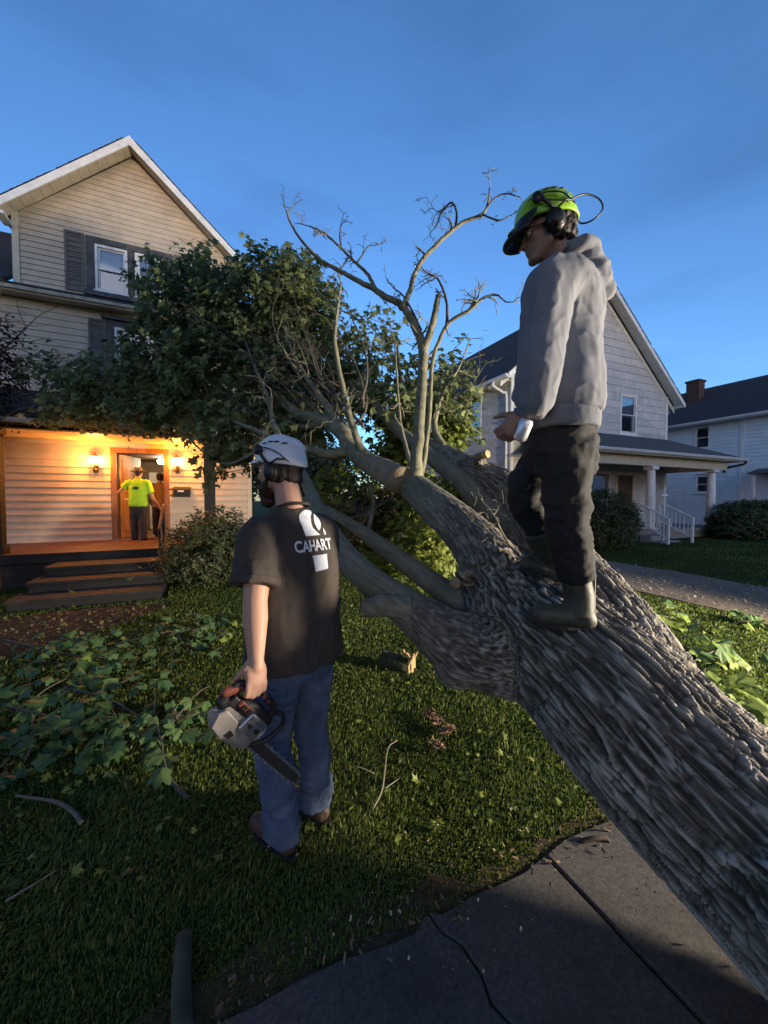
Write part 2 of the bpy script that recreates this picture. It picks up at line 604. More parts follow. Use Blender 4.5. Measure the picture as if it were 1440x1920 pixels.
M['dirt'] = mat('trodden_dirt', (.070, .045, .027), 1, .35, 9, .6, 70, spec=.1, dirt=.5, dirt_col=(.05, .035, .02), dirt_scale=12)
M['gravel'] = mat('gravel_drive', (.19, .15, .11), 1, .35, 30, .7, 60, spec=.1, dirt=.6, dirt_col=(.09, .08, .065), dirt_scale=1.2)
M['edge_soil'] = mat('edge_soil', (.085, .058, .036), 1, .4, 25, .8, 90, spec=.1)
M['concrete'] = mat('sidewalk_concrete', (.094, .087, .081), .92, .30, 70, .5, 220, spec=.2, dirt=.75, dirt_col=(.046, .042, .039), dirt_scale=3.0)
blob_sheet('dirt_path', [(-2.9, 6.75), (-1.2, 6.85), (-.55, 6.6), (-1.0, 5.9), (-1.6, 5.2), (-2.4, 4.9), (-3.2, 5.6)], .006, M['dirt'], .06)
blob_sheet('driveway', [(6.7, -1.0), (6.62, 2), (6.75, 4), (6.6, 7), (6.7, 12), (6.7, 16), (9.2, 16), (9.25, 12), (9.28, 7), (9.2, 3), (9.3, -1.0)], .008, M['gravel'], .05)
blob_sheet('soil_edge', [(-4, 1.22), (-2, 1.34), (-.6, 1.30), (.2, 1.40), (.8, 1.33), (1.4, 1.26), (2.2, 1.33), (4, 1.3), (6, 1.3), (6, 1.05), (2.5, 1.08), (0, 1.08), (-4, 1.08)], .005, M['edge_soil'], .022, 7)

# sidewalk: slabs with recessed joints; one slab is broken along a crack
walk = thing('sidewalk', None, None, lot(1.34, .48, 0), YAW)
del_keys = [k for k in ('label', 'category') if k in walk]
tag(walk, kind='structure')


def slab(poly, name='slab'):
    m = MB().prism([(x, y, -.09) for x, y in poly], (0, 0, .108))
    return build(m, name, M['concrete'], walk, bevel=.006)


edge = lambda x: .73 + .02 * math.sin(3.1 * x) + .012 * math.sin(11 * x)
for k in range(-5, 5):
    x0, x1 = k * 1.5 + .008, (k + 1) * 1.5 - .008
    xs = np.linspace(x0, x1, 12)
    if k == -1:
        c = [(-.60, .745), (-.585, .66), (-.545, .60), (-.535, .50), (-.555, .43), (-.53, .36), (-.545, .30), (-.50, .12), (-.52, -.1), (-.47, -.3), (-.50, -.55), (-.46, -.78)]
        g = .004
        slab([(x0, -.78)] + [(x - g, y) for x, y in c[::-1]] + [(x, edge(x)) for x in xs[::-1] if x < -.62])
        slab([(x + g, y) for x, y in c] + [(x1, -.78)] + [(x, edge(x)) for x in xs[::-1] if x > -.58])
    else:
        slab([(x0, -.78), (x1, -.78)] + [(x, edge(x)) for x in xs[::-1]])

# ================================================================== house building kit
def fmap_front(y0):   # wall facing the street: a = x, out = towards the street
    return lambda v: np.stack([v[:, 0], y0 - v[:, 1], v[:, 2]], 1)


def fmap_left(x0):    # wall facing left: a = y, out = towards -x
    return lambda v: np.stack([x0 - v[:, 1], v[:, 0], v[:, 2]], 1)


def cut(x0, x1, zm, holes):
    iv = [(x0, x1)]
    for a0, a1, z0, z1 in holes:
        if z0 < zm < z1:
            nx = []
            for p, q in iv:
                if a1 <= p or a0 >= q: nx.append((p, q)); continue
                if a0 > p: nx.append((p, a0))
                if a1 < q: nx.append((a1, q))
            iv = nx
    return iv


def boards(parent, fn, a0, a1, z0, z1, pitch, material, holes=(), lim=None, name='siding_board', thick=.026, step=None, wob=.0):
    """lapped siding, one object per board; lim(z) gives the ends under a gable"""
    nrow = int(math.ceil((z1 - z0) / pitch - 1e-6))
    for i in range(nrow):
        zb, zt = z0 + i * pitch, min(z0 + (i + 1) * pitch, z1)
        if lim:
            (bl, br), (tl, tr) = lim(zb), lim(zt - .002)
            if br - bl < .12: continue
            if tr - tl < .02: tl = tr - .02 if tr > tl else (bl + br) / 2 - .01; tr = tl + .02
        else:
            bl, br, tl, tr = a0, a1, a0, a1
        for p, q in cut(bl, br, (zb + zt) / 2, holes):
            cuts = [p]
            if step:
                x = p + (.35 if i % 2 else .85) * step
                while x < q - .15 * step: cuts.append(x); x += step
            cuts.append(q)
            for s, e in zip(cuts[:-1], cuts[1:]):
                ts = tl if s == bl else s
                te = tr if e == br else e
                s_, e_ = s + (.002 if s != p else 0), e - (.002 if e != q else 0)
                w = random.uniform(-wob, wob)
                m = MB().hexa([(s_, thick + w, zb - .012), (e_, thick + w, zb - .012), (e_, 0, zb - .012), (s_, 0, zb - .012),
                               (ts if s == bl else s_, .004, zt), (te if e == br else e_, .004, zt), (te if e == br else e_, 0, zt), (ts if s == bl else s_, 0, zt)])
                build(m, name, material, parent, fn=fn)


def wall_slab(parent, fn, a0, a1, z0, z1, holes, name='wall', depth=.14, material=None, gable=None):
    m = MB()
    xs = sorted({a0, a1, *[h for q in holes for h in q[:2]]})
    zs = sorted({z0, z1, *[h for q in holes for h in q[2:]]})
    for p, q in zip(xs[:-1], xs[1:]):
        for r, s in zip(zs[:-1], zs[1:]):
            cx, cz = (p + q) / 2, (r + s) / 2
            if not any(h[0] < cx < h[1] and h[2] < cz < h[3] for h in holes):
                m.box(p, q, -depth, -.003, r, s)
    if gable:
        m.prism([(g[0], -.003, g[1]) for g in gable], (0, -depth + .003, 0))
    return build(m, name, material or M['backing'], parent, fn=fn)


def window(parent, fn, a0, a1, z0, z1, frame_mat, split=.5, curtain=True, fw=.055, room=.9, curtain_z=1.0):
    """double-hung window standing in an opening of the wall"""
    fr = MB()
    fr.box(a0 - fw, a0, -.10, .035, z0 - fw, z1 + fw); fr.box(a1, a1 + fw, -.10, .035, z0 - fw, z1 + fw)
    fr.box(a0, a1, -.10, .035, z1, z1 + fw); fr.box(a0, a1, -.10, .045, z0 - fw, z0)
    w = build(fr, 'window', frame_mat, parent, fn=fn)
    sl = MB().box(a0 - fw - .03, a1 + fw + .03, -.02, .075, z0 - fw - .035, z0 - fw - .002)
    build(sl, 'sill', frame_mat, w, fn=fn)
    zm = z0 + (z1 - z0) * split
    for k, (b, t, dy) in enumerate(((z0, zm + .02, -.045), (zm - .02, z1, -.012))):
        s = MB(); g = .035
        s.box(a0 + .002, a0 + g, dy - .03, dy, b + .002, t - .002); s.box(a1 - g, a1 - .002, dy - .03, dy, b + .002, t - .002)
        s.box(a0 + g, a1 - g, dy - .03, dy, b + .002, b + g); s.box(a0 + g, a1 - g, dy - .03, dy, t - g, t - .002)
        build(s, 'sash', frame_mat, w, fn=fn)
        build(MB().box(a0 + g, a1 - g, dy - .018, dy - .012, b + g, t - g), 'pane', M['glass'], w, fn=fn)
    if curtain:
        n = 28; xs = np.linspace(a0 + .01, a1 - .01, n)
        zb = z1 - (z1 - z0) * curtain_z
        dy = -.11 - .012 * np.sin(np.linspace(0, 30, n))
        c = MB().prism([(x, d, zb) for x, d in zip(xs, dy)] + [(x, d - .004, zb) for x, d in zip(xs[::-1], dy[::-1])], (0, 0, z1 - zb - .01))
        build(c, 'curtain', M['curtain'], w, fn=fn)
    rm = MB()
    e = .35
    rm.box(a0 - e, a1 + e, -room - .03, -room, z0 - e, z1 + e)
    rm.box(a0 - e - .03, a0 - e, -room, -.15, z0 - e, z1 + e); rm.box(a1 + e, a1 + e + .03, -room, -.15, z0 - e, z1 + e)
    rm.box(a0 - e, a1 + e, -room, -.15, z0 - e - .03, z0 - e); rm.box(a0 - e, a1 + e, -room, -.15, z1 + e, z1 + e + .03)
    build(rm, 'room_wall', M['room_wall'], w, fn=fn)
    return w


def roof_shingles(parent, o, ea, es, La, Ls, pitch, w, material, kind_stuff=True, name='shingle'):
    """courses of shingles on a slope: o corner, ea along the eave, es up the slope"""
    o, ea, es = (np.asarray(x, float) for x in (o, ea, es))
    n = np.cross(ea, es); n /= np.linalg.norm(n)
    if n[2] < 0: n = -n
    m = MB()
    rows = int(Ls / pitch)
    for j in range(rows):
        s0, s1 = j * pitch, min((j + 1) * pitch + .03, Ls)
        x = -random.random() * w
        while x < La:
            p, q = max(x, 0), min(x + w - .012, La)
            if q - p > .02:
                t = .016 + random.uniform(-.003, .004)
                a = [o + ea * p + es * s0, o + ea * q + es * s0, o + ea * q + es * s1, o + ea * p + es * s1]
                b = [a[0] + n * t, a[1] + n * t, a[2] + n * .004, a[3] + n * .004]
                m.hexa(a + b)
            x += w
    return build(m, name, material, parent, kind='stuff', fix=False)

# ================================================================== the tan house on the left
HU, HV = -1.65, 11.2
tan = thing('house', 'tan lap-sided house with steep gable, dark shutters and lamplit front porch', 'house', lot(HU, HV, 0), YAW)
u_ = lambda u: u - HU
FT = fmap_front(0.0)
door = (u_(-2.03), u_(-1.03), .6, 2.72)
w2 = (u_(-1.95), u_(-1.25), 4.45, 5.66)
wA = (u_(-2.30), u_(-1.76), 6.56, 7.52)
wB = (u_(-1.50), u_(-.96), 6.56, 7.52)
XL, XR = u_(-6.6), u_(.99)
# ground floor and first floor walls
wall_slab(tan, FT, XL, XR, 0, 2.98, [door])
wall_slab(tan, FT, XL, XR, 2.98, 6.1, [w2], depth=.14)
boards(tan, FT, XL, XR, .62, 2.96, .158, M['siding_tan'], [(door[0] - .12, door[1] + .12, .5, 2.84)], thick=.032)
boards(tan, FT, XL, XR, 3.3, 6.06, .150, M['siding_tan'], [(w2[0] - .05, w2[1] + .05, w2[2] - .05, w2[3] + .05)], wob=.002)
build(MB().box(XR - .02, XR + .09, -.03, .06, .6, 6.1), 'corner_board', M['cream_trim'], tan)
# the side of the house and its back
SB = MB(); SB.box(XR - .12, XR - .002, .15, 9.0, 0, 6.1); SB.box(XL, XR, 8.9, 9.0, 0, 6.1)
build(SB, 'side_wall', M['siding_tan'], tan)
# attic gable
gl, gr, gm = u_(-3.77), u_(.66), u_(-1.555)
EV, PK = 7.86, 9.86


def tan_lim(z, top=PK - .05):
    if z <= EV: return gl, gr
    t = (z - EV) / (top - EV)
    return gl + (gm - gl) * t, gr + (gm - gr) * t


wall_slab(tan, FT, gl, gr, 6.1, EV, [wA, wB], name='gable_wall', gable=[(gl, EV), (gr, EV), (gm, PK)])
boards(tan, FT, gl, gr, 6.34, PK - .1, .124, M['siding_tan'], [(wA[0] - .05, wB[1] + .05, wA[2] - .05, wA[3] + .06)], lim=tan_lim, wob=.0025)
build(MB().box(gl - .06, gl + .06, -.045, .05, 6.3, EV + .02), 'corner_board', M['cream_trim'], tan)
build(MB().box(gr - .06, gr + .06, -.045, .05, 6.3, EV + .02), 'corner_board', M['cream_trim'], tan)
# roof slopes with bargeboards and soffit boards
OV = .42
for s in (-1, 1):
    ex_ = (gl if s < 0 else gr) + s * .20
    ze = EV - .20 * (PK - EV) / abs(gm - gl)
    a, b = np.array([gm, 0, PK + .06]), np.array([ex_, 0, ze + .06])
    d = (b - a) / np.linalg.norm(b - a); nrm = np.array([-d[2], 0, d[0]]) * (1 if s > 0 else -1)
    if nrm[2] < 0: nrm = -nrm
    y0, y1 = -OV, 6.5
    sl = MB().prism([a + [0, y0, 0], b + [0, y0, 0], b + [0, y1, 0], a + [0, y1, 0]], nrm * .05)
    r = build(sl, 'roof', M['shingle_dark'], tan)
    e0 = b + nrm * .052 + np.array([0, y0 - .03, 0])
    roof_shingles(r, e0 + d * .03, (0, 1, 0), -d, 6.5, np.linalg.norm(b - a), .15, .33, M['shingle_dark'])
    bb = MB().prism([a + [0, y0 - .032, .045], b + d * .03 + [0, y0 - .032, .045], b + d * .03 + [0, y0 - .032, -.13], a + [0, y0 - .032, -.155]], (0, .03, 0))
    build(bb, 'bargeboard', M['white_trim'], tan)
    build(MB().box(min(ex_, ex_ - s * .16), max(ex_, ex_ - s * .16), y0 - .03, .02, ze - .13, ze - .075), 'eave_return', M['white_trim'], tan)
    L = np.linalg.norm(b - a); k = 14
    for i in range(k):
        p, q = a + d * (L * i / k + .003), a + d * (L * (i + 1) / k - .003)
        o_ = -nrm * .035
        sb = MB().prism([p + o_ + [0, y0, 0], q + o_ + [0, y0, 0], q + o_ + [0, -.02, 0], p + o_ + [0, -.02, 0]], -nrm * .012)
        build(sb, 'soffit_board', M['cream_trim'], tan)
build(MB().cyl((u_(-2.75), .1, 8.9), (u_(-2.75), .1, 9.12), .05, .05), 'vent_pipe', M['iron'], tan)
# main roof of the wing behind, seen left of the gable
wing = MB().prism([(XL - .4, -.30, 6.2), (gl - .1, -.30, 6.2), (gl - .1, 4.6, 9.7), (XL - .4, 4.6, 9.7)], (0, -.04, .06))
rw = build(wing, 'roof', M['shingle_dark'], tan)
sl_ = np.array([0, 4.9, 3.5]); sl_ /= np.linalg.norm(sl_)
roof_shingles(rw, (XL - .4, -.34, 6.265), (1, 0, 0), sl_, gl - .1 - XL + .4, 6.0, .16, .33, M['shingle_dark'])
M['peeling_trim'] = mat('peeling_cream_paint', (.40, .34, .26), .7, .2, 9, .2, 40, dirt=.85, dirt_col=(.075, .065, .058), dirt_scale=5)
# skirt ledge between the storeys
lx0, lx1 = XL - .3, XR + .3
lg = MB().prism([(lx0, .02, 6.36), (lx0, -.40, 6.20), (lx0, -.40, 6.155), (lx0, .02, 6.155)], (lx1 - lx0, 0, 0))
build(lg, 'ledge_roof', M['shingle_dark'], tan)
build(MB().box(lx0, lx1, -.392, -.362, 6.075, 6.15), 'ledge_fascia', M['peeling_trim'], tan)
build(MB().prism([(lx0, -.36, 6.10), (lx0, -.27, 6.10), (lx0, -.25, 6.03), (lx0, -.33, 6.04)], (lx1 - lx0, 0, 0)), 'ledge_moulding', M['cream_trim'], tan)
for i in range(26):
    x0 = lx0 + (lx1 - lx0) * i / 26; x1 = lx0 + (lx1 - lx0) * (i + 1) / 26 - .006
    build(MB().box(x0, x1, -.26, -.005, 6.05, 6.07), 'soffit_board', M['cream_trim'], tan)
# attic windows, dark casing, shutters
for w in (wA, wB): window(tan, FT, *w, M['white_trim'], curtain_z=.52)
cs = MB()
c0, c1 = wA[0] - .22, wB[1] + .22
cs.box(c0, wA[0] - .057, 0, .05, 6.47, 7.72); cs.box(wB[1] + .057, c1, 0, .05, 6.47, 7.72)
cs.box(wA[1] + .057, wB[0] - .057, 0, .05, 6.47, 7.58); cs.box(wA[0] - .057, wB[1] + .057, 0, .052, 7.58, 7.722)
cs.box(c0 - .04, c1 + .04, 0, .10, 6.36, 6.465)
build(cs, 'window_casing', M['dark_trim'], tan, fn=FT)


def shutter(parent, fn, a0, a1, z0, z1):
    s = MB(); g = .05
    s.box(a0, a0 + g, .022, .05, z0, z1); s.box(a1 - g, a1, .022, .05, z0, z1)
    zm = (z0 + z1) / 2
    for b, t in ((z0, z0 + g * 1.4), (zm - g / 2, zm + g / 2), (z1 - g, z1)): s.box(a0 + g, a1 - g, .022, .05, b, t)
    sh = build(s, 'shutter', M['shutter'], parent, fn=fn)
    for b, t in ((z0 + g * 1.4, zm - g / 2), (zm + g / 2, z1 - g)):
        k = max(3, int((t - b) / .055))
        for i in range(k):
            zc = b + (t - b) * (i + .5) / k
            build(MB().hexa([(a0 + g, .040, zc - .022), (a1 - g, .040, zc - .022), (a1 - g, .034, zc - .022), (a0 + g, .034, zc - .022),
                             (a0 + g, .030, zc + .024), (a1 - g, .030, zc + .024), (a1 - g, .024, zc + .024), (a0 + g, .024, zc + .024)]), 'slat', M['shutter'], sh, fn=fn)


shutter(tan, FT, c0 - .40, c0 - .03, 6.40, 7.74)
shutter(tan, FT, c1 + .03, c1 + .40, 6.40, 7.74)
# first floor window
window(tan, FT, *w2, M['white_trim'], curtain_z=1.0)
cs = MB()
cs.box(w2[0] - .2, w2[0] - .057, 0, .05, 4.3, 5.86); cs.box(w2[1] + .057, w2[1] + .2, 0, .05, 4.3, 5.86)
cs.box(w2[0] - .057, w2[1] + .057, 0, .05, 5.72, 5.86); cs.box(w2[0] - .3, w2[1] + .3, 0, .12, 5.865, 5.94)
build(cs, 'window_casing', M['dark_trim'], tan, fn=FT)
shutter(tan, FT, w2[0] - .56, w2[0] - .22, 4.3, 5.84)
shutter(tan, FT, w2[1] + .22, w2[1] + .56, 4.3, 5.84)
# porch roof
pr = MB().prism([(XL - .3, -2.45, 3.04), (XR + .3, -2.45, 3.04), (XR + .3, .0, 3.96), (XL - .3, .0, 3.96)], (0, -.02, .05))
prf = build(pr, 'porch_roof', M['shingle_dark'], tan)
sp = np.array([0, 2.45, .94]); sp /= np.linalg.norm(sp)
roof_shingles(prf, (XL - .3, -2.47, 3.095), (1, 0, 0), sp, XR - XL + .6, 2.6, .15, .33, M['shingle_dark'])
build(MB().box(XL - .3, XR + .3, -2.44, -2.40, 2.90, 3.015), 'porch_fascia', M['step_dark'], tan)
gut = MB()
gp = [(-2.46, 3.0), (-2.56, 3.0), (-2.575, 2.985), (-2.56, 2.935), (-2.52, 2.918), (-2.465, 2.918)]
gut.prism([(XL - .3, y, z) for y, z in gp], (XR - XL + .6, 0, 0))
gg = build(gut, 'gutter', M['galv'], tan)
for i in range(12):
    x = XL + i * .62
    build(MB().box(x, x + .03, -2.582, -2.452, 2.99, 3.012), 'gutter_strap', M['galv'], gg)
# beam, porch ceiling boards
build(MB().box(XL, XR + .12, -2.11, -1.93, 2.885, 2.958), 'porch_beam', M['step_dark'], tan)
for i in range(25):
    x0 = XL + (XR - XL + .1) * i / 25; x1 = XL + (XR - XL + .1) * (i + 1) / 25 - .014
    build(MB().box(x0, x1, -2.385, -.03, 2.962, 2.98), 'ceiling_board', M['ceil_board'], tan)
build(MB().box(XL, XR + .1, -2.38, 0, 2.984, 3.0), 'ceiling_backing', M['step_dark'], tan)
build(MB().box(XL, XR, -.075, -.023, 2.87, 2.958), 'crown_moulding', M['cream_trim'], tan)
# posts, floor, base
for u in (-3.50, .02):
    p = MB(); x = u_(u)
    p.box(x - .11, x + .11, -2.13, -1.91, .6, 2.883)
    po = build(p, 'porch_post', M['step_dark'], tan, bevel=.012)
    q = MB(); q.box(x - .14, x + .14, -2.16, -1.88, .602, .76); q.box(x - .14, x + .14, -2.16, -1.88, 2.77, 2.881)
    build(q, 'post_collar', M['step_dark'], po, bevel=.01)
for i in range(16):
    yy = -2.25 + i * .1395
    build(MB().box(XL, XR + .2, yy, yy + .136, .555, .602), 'floor_board', M['floor_red'], tan)
build(MB().box(XL, XR + .15, -2.16, .0, 0, .553), 'porch_base', M['step_dark'], tan)
build(MB().box(XL, XR + .2, -2.275, -2.252, .44, .603), 'porch_skirt', M['step_dark'], tan)
# steps
for i, (v0, v1, zt, ul) in enumerate(((8.17, 8.92, .45, -2.50), (7.62, 8.17, .30, -2.56), (7.07, 7.62, .15, -2.62))):
    a = MB().box(u_(ul), u_(-.72), v0 + .03 - HV, v1 - HV + (.2 if i else .0), 0, zt - .042)
    st = build(a, 'step', M['step_dark'], tan)
    for k in range(3):
        w = (v1 - v0) / 3
        build(MB().box(u_(ul) - .03, u_(-.70), v0 - HV + k * w, v0 - HV + (k + 1) * w - .006, zt - .04, zt), 'tread_board', mat('worn_tread', (.022, .019, .017), .75, .35, 6, .2, 40, dirt=.4, dirt_col=(.055, .042, .03), dirt_scale=6) if (i == 0 and k == 0) else bpy.data.materials['worn_tread'], st)
# doorway: casing, open door leaf, hall behind
dc = MB()
dc.box(door[0] - .115, door[0], -.14, .045, .6, door[3] + .115); dc.box(door[1], door[1] + .115, -.14, .045, .6, door[3] + .115)
dc.box(door[0], door[1], -.14, .045, door[3], door[3] + .115)
df = build(dc, 'door_frame', M['door_wood'], tan, fn=FT, bevel=.006)
build(MB().box(door[0], door[1], -.14, .03, .602, .625), 'threshold', M['door_wood'], df, fn=FT)
M['hall_ceil'] = mat('hall_brown_ceiling', (.11, .065, .04), .8, .1)
hall = MB()
h0, h1, hd = door[0] - .35, door[1] + .75, 3.4
hall.box(h0, h1, hd, hd + .05, .6, 3.0); hall.box(h0 - .05, h0, .15, hd, .6, 3.0); hall.box(h1, h1 + .05, .15, hd, .6, 3.0)
build(hall, 'hall_wall', M['hall_wall'], tan)
build(MB().box(h0, h1, .15, hd, 2.80, 2.86), 'hall_ceiling', M['hall_ceil'], tan)
build(MB().box(h0, h1, .0, hd, .54, .60), 'hall_floor', M['door_wood'], tan)
build(MB().box(h0 + .62, h0 + 1.02, hd - .04, hd - .002, .62, 2.46), 'inner_door', M['white_panel'], tan)
# door leaf swung inwards on its left hinge
ang = R(70)
dl = lambda v: np.stack([door[0] + .02 + v[:, 0] * math.cos(ang) - v[:, 1] * math.sin(ang), .16 + v[:, 0] * math.sin(ang) + v[:, 1] * math.cos(ang), v[:, 2]], 1)
leaf = MB(); leaf.box(0, .94, -.02, .02, .63, 2.70)
M['door_lit_tone'] = mat('lit_toned_door', (.42, .26, .12), .4, .2, 3, .05, 30, stretch=(6, 6, .8))  # light falling on the open leaf is put into a paler wood colour
lf = build(leaf, 'door', M['door_lit_tone'], tan, fn=dl, bevel=.004)
for a0, a1, z0, z1 in ((.12, .82, 1.75, 2.58), (.12, .42, .78, 1.6), (.52, .82, .78, 1.6)):
    build(MB().box(a0, a1, -.032, -.021, z0, z1), 'door_panel', M['door_lit_tone'], lf, fn=dl, bevel=.008)
build(MB().ell((.87, -.06, 1.62), .032), 'handle', M['brass'], lf, fn=dl, smooth=True)

# storm door leaf folded back on the left is part of the frame's dark edge; lamps, mailbox, rail stand on their own
def lantern(u, z, label):
    t = thing('wall_lantern', label, 'lamp', lot(HU, HV, 0) + EX * (u - HU) + Z3 * z, YAW, 'lanterns beside the porch door')
    b = MB(); b.box(-.045, .045, -.035, -.02, -.34, -.16); b.tube([(0, -.03, -.30), (0, -.09, -.31), (0, -.14, -.25), (0, -.14, -.15)], .011, 8)
    build(b, 'bracket', M['brass'], t, smooth=False)
    s = MB()
    for k in (-1, 1): s.tube(spline([(0, -.13, -.24), (k * .05, -.14, -.27), (k * .085, -.14, -.21), (k * .075, -.14, -.15)], 4), .007, 6)
    build(s, 'scroll', M['brass'], t)
    c = MB(); c.cyl((0, -.14, -.155), (0, -.14, -.135), .075, .085, 8)
    build(c, 'lantern_base', M['brass'], t)
    g = MB().rings([[(r * math.cos(a), -.14 + r * math.sin(a), z_) for a in np.linspace(0, 2 * np.pi, 9)[:-1]] for r, z_ in ((.062, -.133), (.082, -.06), (.072, .03))])
    build(g, 'lantern_glass', glow_mat('lit_lantern_glass', (1.0, .66, .25), 26) if 'lit_lantern_glass' not in bpy.data.materials else bpy.data.materials['lit_lantern_glass'], t)
    h = MB().rings([[(r * math.cos(a), -.14 + r * math.sin(a), z_) for a in np.linspace(0, 2 * np.pi, 9)[:-1]] for r, z_ in ((.095, .032), (.06, .07), (.015, .12), (.01, .15))])
    build(h, 'lantern_cap', M['brass'], t)
    ld = bpy.data.lights.new('lantern_light', 'POINT'); ld.energy = 38; ld.color = (1.0, .30, .03); ld.shadow_soft_size = .05
    lo = bpy.data.objects.new('lantern_light', ld); COL.objects.link(lo); lo.parent = t; lo.location = (0, -.27, -.03)
    return t


lantern(-2.43, 2.56, 'lit brass wall lantern on the siding left of the open front door')
lantern(-.72, 2.60, 'lit brass wall lantern on the siding right of the open front door')
hp = lot(HU, HV) + EX * (u_(-1.22)) + EY * 1.7 + Z3 * 2.79
hl = thing('ceiling_light', 'lit white globe lamp on the hall ceiling inside the open doorway', 'lamp', hp, YAW)
build(MB().cyl((0, 0, -.03), (0, 0, .0), .09, .09, 16), 'ceiling_plate', M['brass'], hl)
build(MB().ell((0, 0, -.10), (.13, .13, .085)), 'globe', glow_mat('lit_globe', (1, .87, .66), 22), hl, smooth=True)
ld = bpy.data.lights.new('hall_light', 'POINT'); ld.energy = 14; ld.color = (1, .70, .40); ld.shadow_soft_size = .1
lo = bpy.data.objects.new('hall_light', ld); COL.objects.link(lo); lo.parent = hl; lo.location = (0, 0, -.26)

mb_ = thing('mailbox', 'black metal mailbox on the siding right of the front door', 'mailbox', lot(-.62, 11.2, 1.78), YAW)
build(MB().prism([(-.19, -.03, -.13), (-.19, -.15, -.13), (-.19, -.15, .05), (-.19, -.03, .12)], (.38, 0, 0)), 'box_body', M['iron'], mb_, bevel=.006)
build(MB().prism([(-.20, -.027, .128), (-.20, -.165, .055), (-.20, -.165, .04), (-.20, -.027, .112)], (.40, 0, 0)), 'lid', M['iron'], mb_)
build(MB().box(-.10, .04, -.17, -.152, .0, .035), 'nameplate', M['white_trim'], mb_)

hr = thing('handrail', 'dark iron handrail at the top of the tan house porch steps', 'handrail', lot(-.86, 9.0, .45), YAW)
for y in (-.62, .02): build(MB().cyl((0, y, -.28 if y < -.3 else .15), (0, y, .62 if y < -.3 else .98), .02, .02, 8), 'post', M['iron'], hr)
build(MB().tube(spline([(0, -.68, .58), (0, -.3, .8), (0, .02, 1.0), (0, .10, 1.02)], 5), .026, 8), 'rail', M['door_wood'], hr)
build(MB().tube([(0, -.62, .1), (0, .02, .45)], .013, 6), 'lower_rail', M['iron'], hr)

# ================================================================== the grey house in the middle
GU, GV = 9.5, 10.3
grey = thing('house', 'grey shingle-sided gabled house with white trim and hipped front porch', 'house', lot(GU, GV, 0), YAW)
g_ = lambda u: u - GU
FG, LG = fmap_front(0.0), fmap_left(0.0)
W_G, EVG, PKG, GMID = 8.8, 6.05, 9.72, 4.4
gw = (g_(15.26), g_(16.13), 4.30, 5.78)
pw = (g_(13.1), g_(14.6), 1.0, 2.62)
pd = (g_(15.1), g_(16.05), .62, 2.66)
sw = (1.66, 2.42, 4.02, 5.50)
sw2 = (1.66, 2.42, 1.1, 2.6)


def grey_lim(z):
    if z <= EVG: return 0, W_G
    t = (z - EVG) / (PKG - .05 - EVG)
    return GMID * t, W_G - (W_G - GMID) * t


wall_slab(grey, FG, 0, W_G, 0, EVG, [gw, pw, pd], gable=[(0, EVG), (W_G, EVG), (GMID, PKG)])
hole = lambda w, e=.05: (w[0] - e, w[1] + e, w[2] - e, w[3] + e)
boards(grey, FG, 0, W_G, .5, PKG - .1, .298, M['siding_grey'], [hole(gw), hole(pw), hole(pd)], lim=grey_lim, step=1.22, wob=.003, thick=.024, name='siding_panel')
wall_slab(grey, LG, .14, 10, 0, EVG + .1, [sw, sw2], name='side_wall')
boards(grey, LG, 0.0, 10, .5, EVG, .298, M['siding_grey'], [hole(sw), hole(sw2)], step=1.22, wob=.003, thick=.024, name='siding_panel')
build(MB().box(W_G - .14, W_G, .14, 10, 0, EVG), 'side_wall', M['siding_grey'], grey)
build(MB().box(0, W_G, 9.86, 10, 0, EVG), 'back_wall', M['siding_grey'], grey)
fd = MB(); fd.box(0, W_G, -.028, .0, 0, .5); fd.box(-.028, 0, 0, 10, 0, .5)
build(fd, 'foundation', M['porch_stone'], grey)
for x in (0, W_G):
    build(MB().box(x - .032 if x == 0 else x - .09, x + .09 if x == 0 else x + .032, -.036, .03, .5, EVG), 'corner_board', M['white_trim'], grey)
for w in (gw, pw): window(grey, FG, *w, M['white_trim'], curtain=(w is gw), curtain_z=.55, fw=.08)
for w in (sw, sw2): window(grey, LG, *w, M['white_trim'], curtain=(w is sw), curtain_z=.5, fw=.09)
# front door
dd = MB(); dd.box(pd[0] - .1, pd[0], -.1, .04, .55, pd[3] + .1); dd.box(pd[1], pd[1] + .1, -.1, .04, .55, pd[3] + .1); dd.box(pd[0], pd[1], -.1, .04, pd[3], pd[3] + .1)
dfr = build(dd, 'door_frame', M['cream_trim'], grey, fn=FG)
dr = build(MB().box(pd[0], pd[1], -.08, -.03, .56, pd[3]), 'door', mat('brown_front_door', (.07, .04, .028), .5, .2, 4), grey, fn=FG)
for z0, z1 in ((.75, 1.45), (1.6, 2.5)): build(MB().box(pd[0] + .15, pd[1] - .15, -.029, -.012, z0, z1), 'door_panel', bpy.data.materials['brown_front_door'], dr, fn=FG, bevel=.01)
build(MB().ell((pd[0] + .09, .0, 1.55), .035), 'handle', M['brass'], dr, fn=FG, smooth=True)
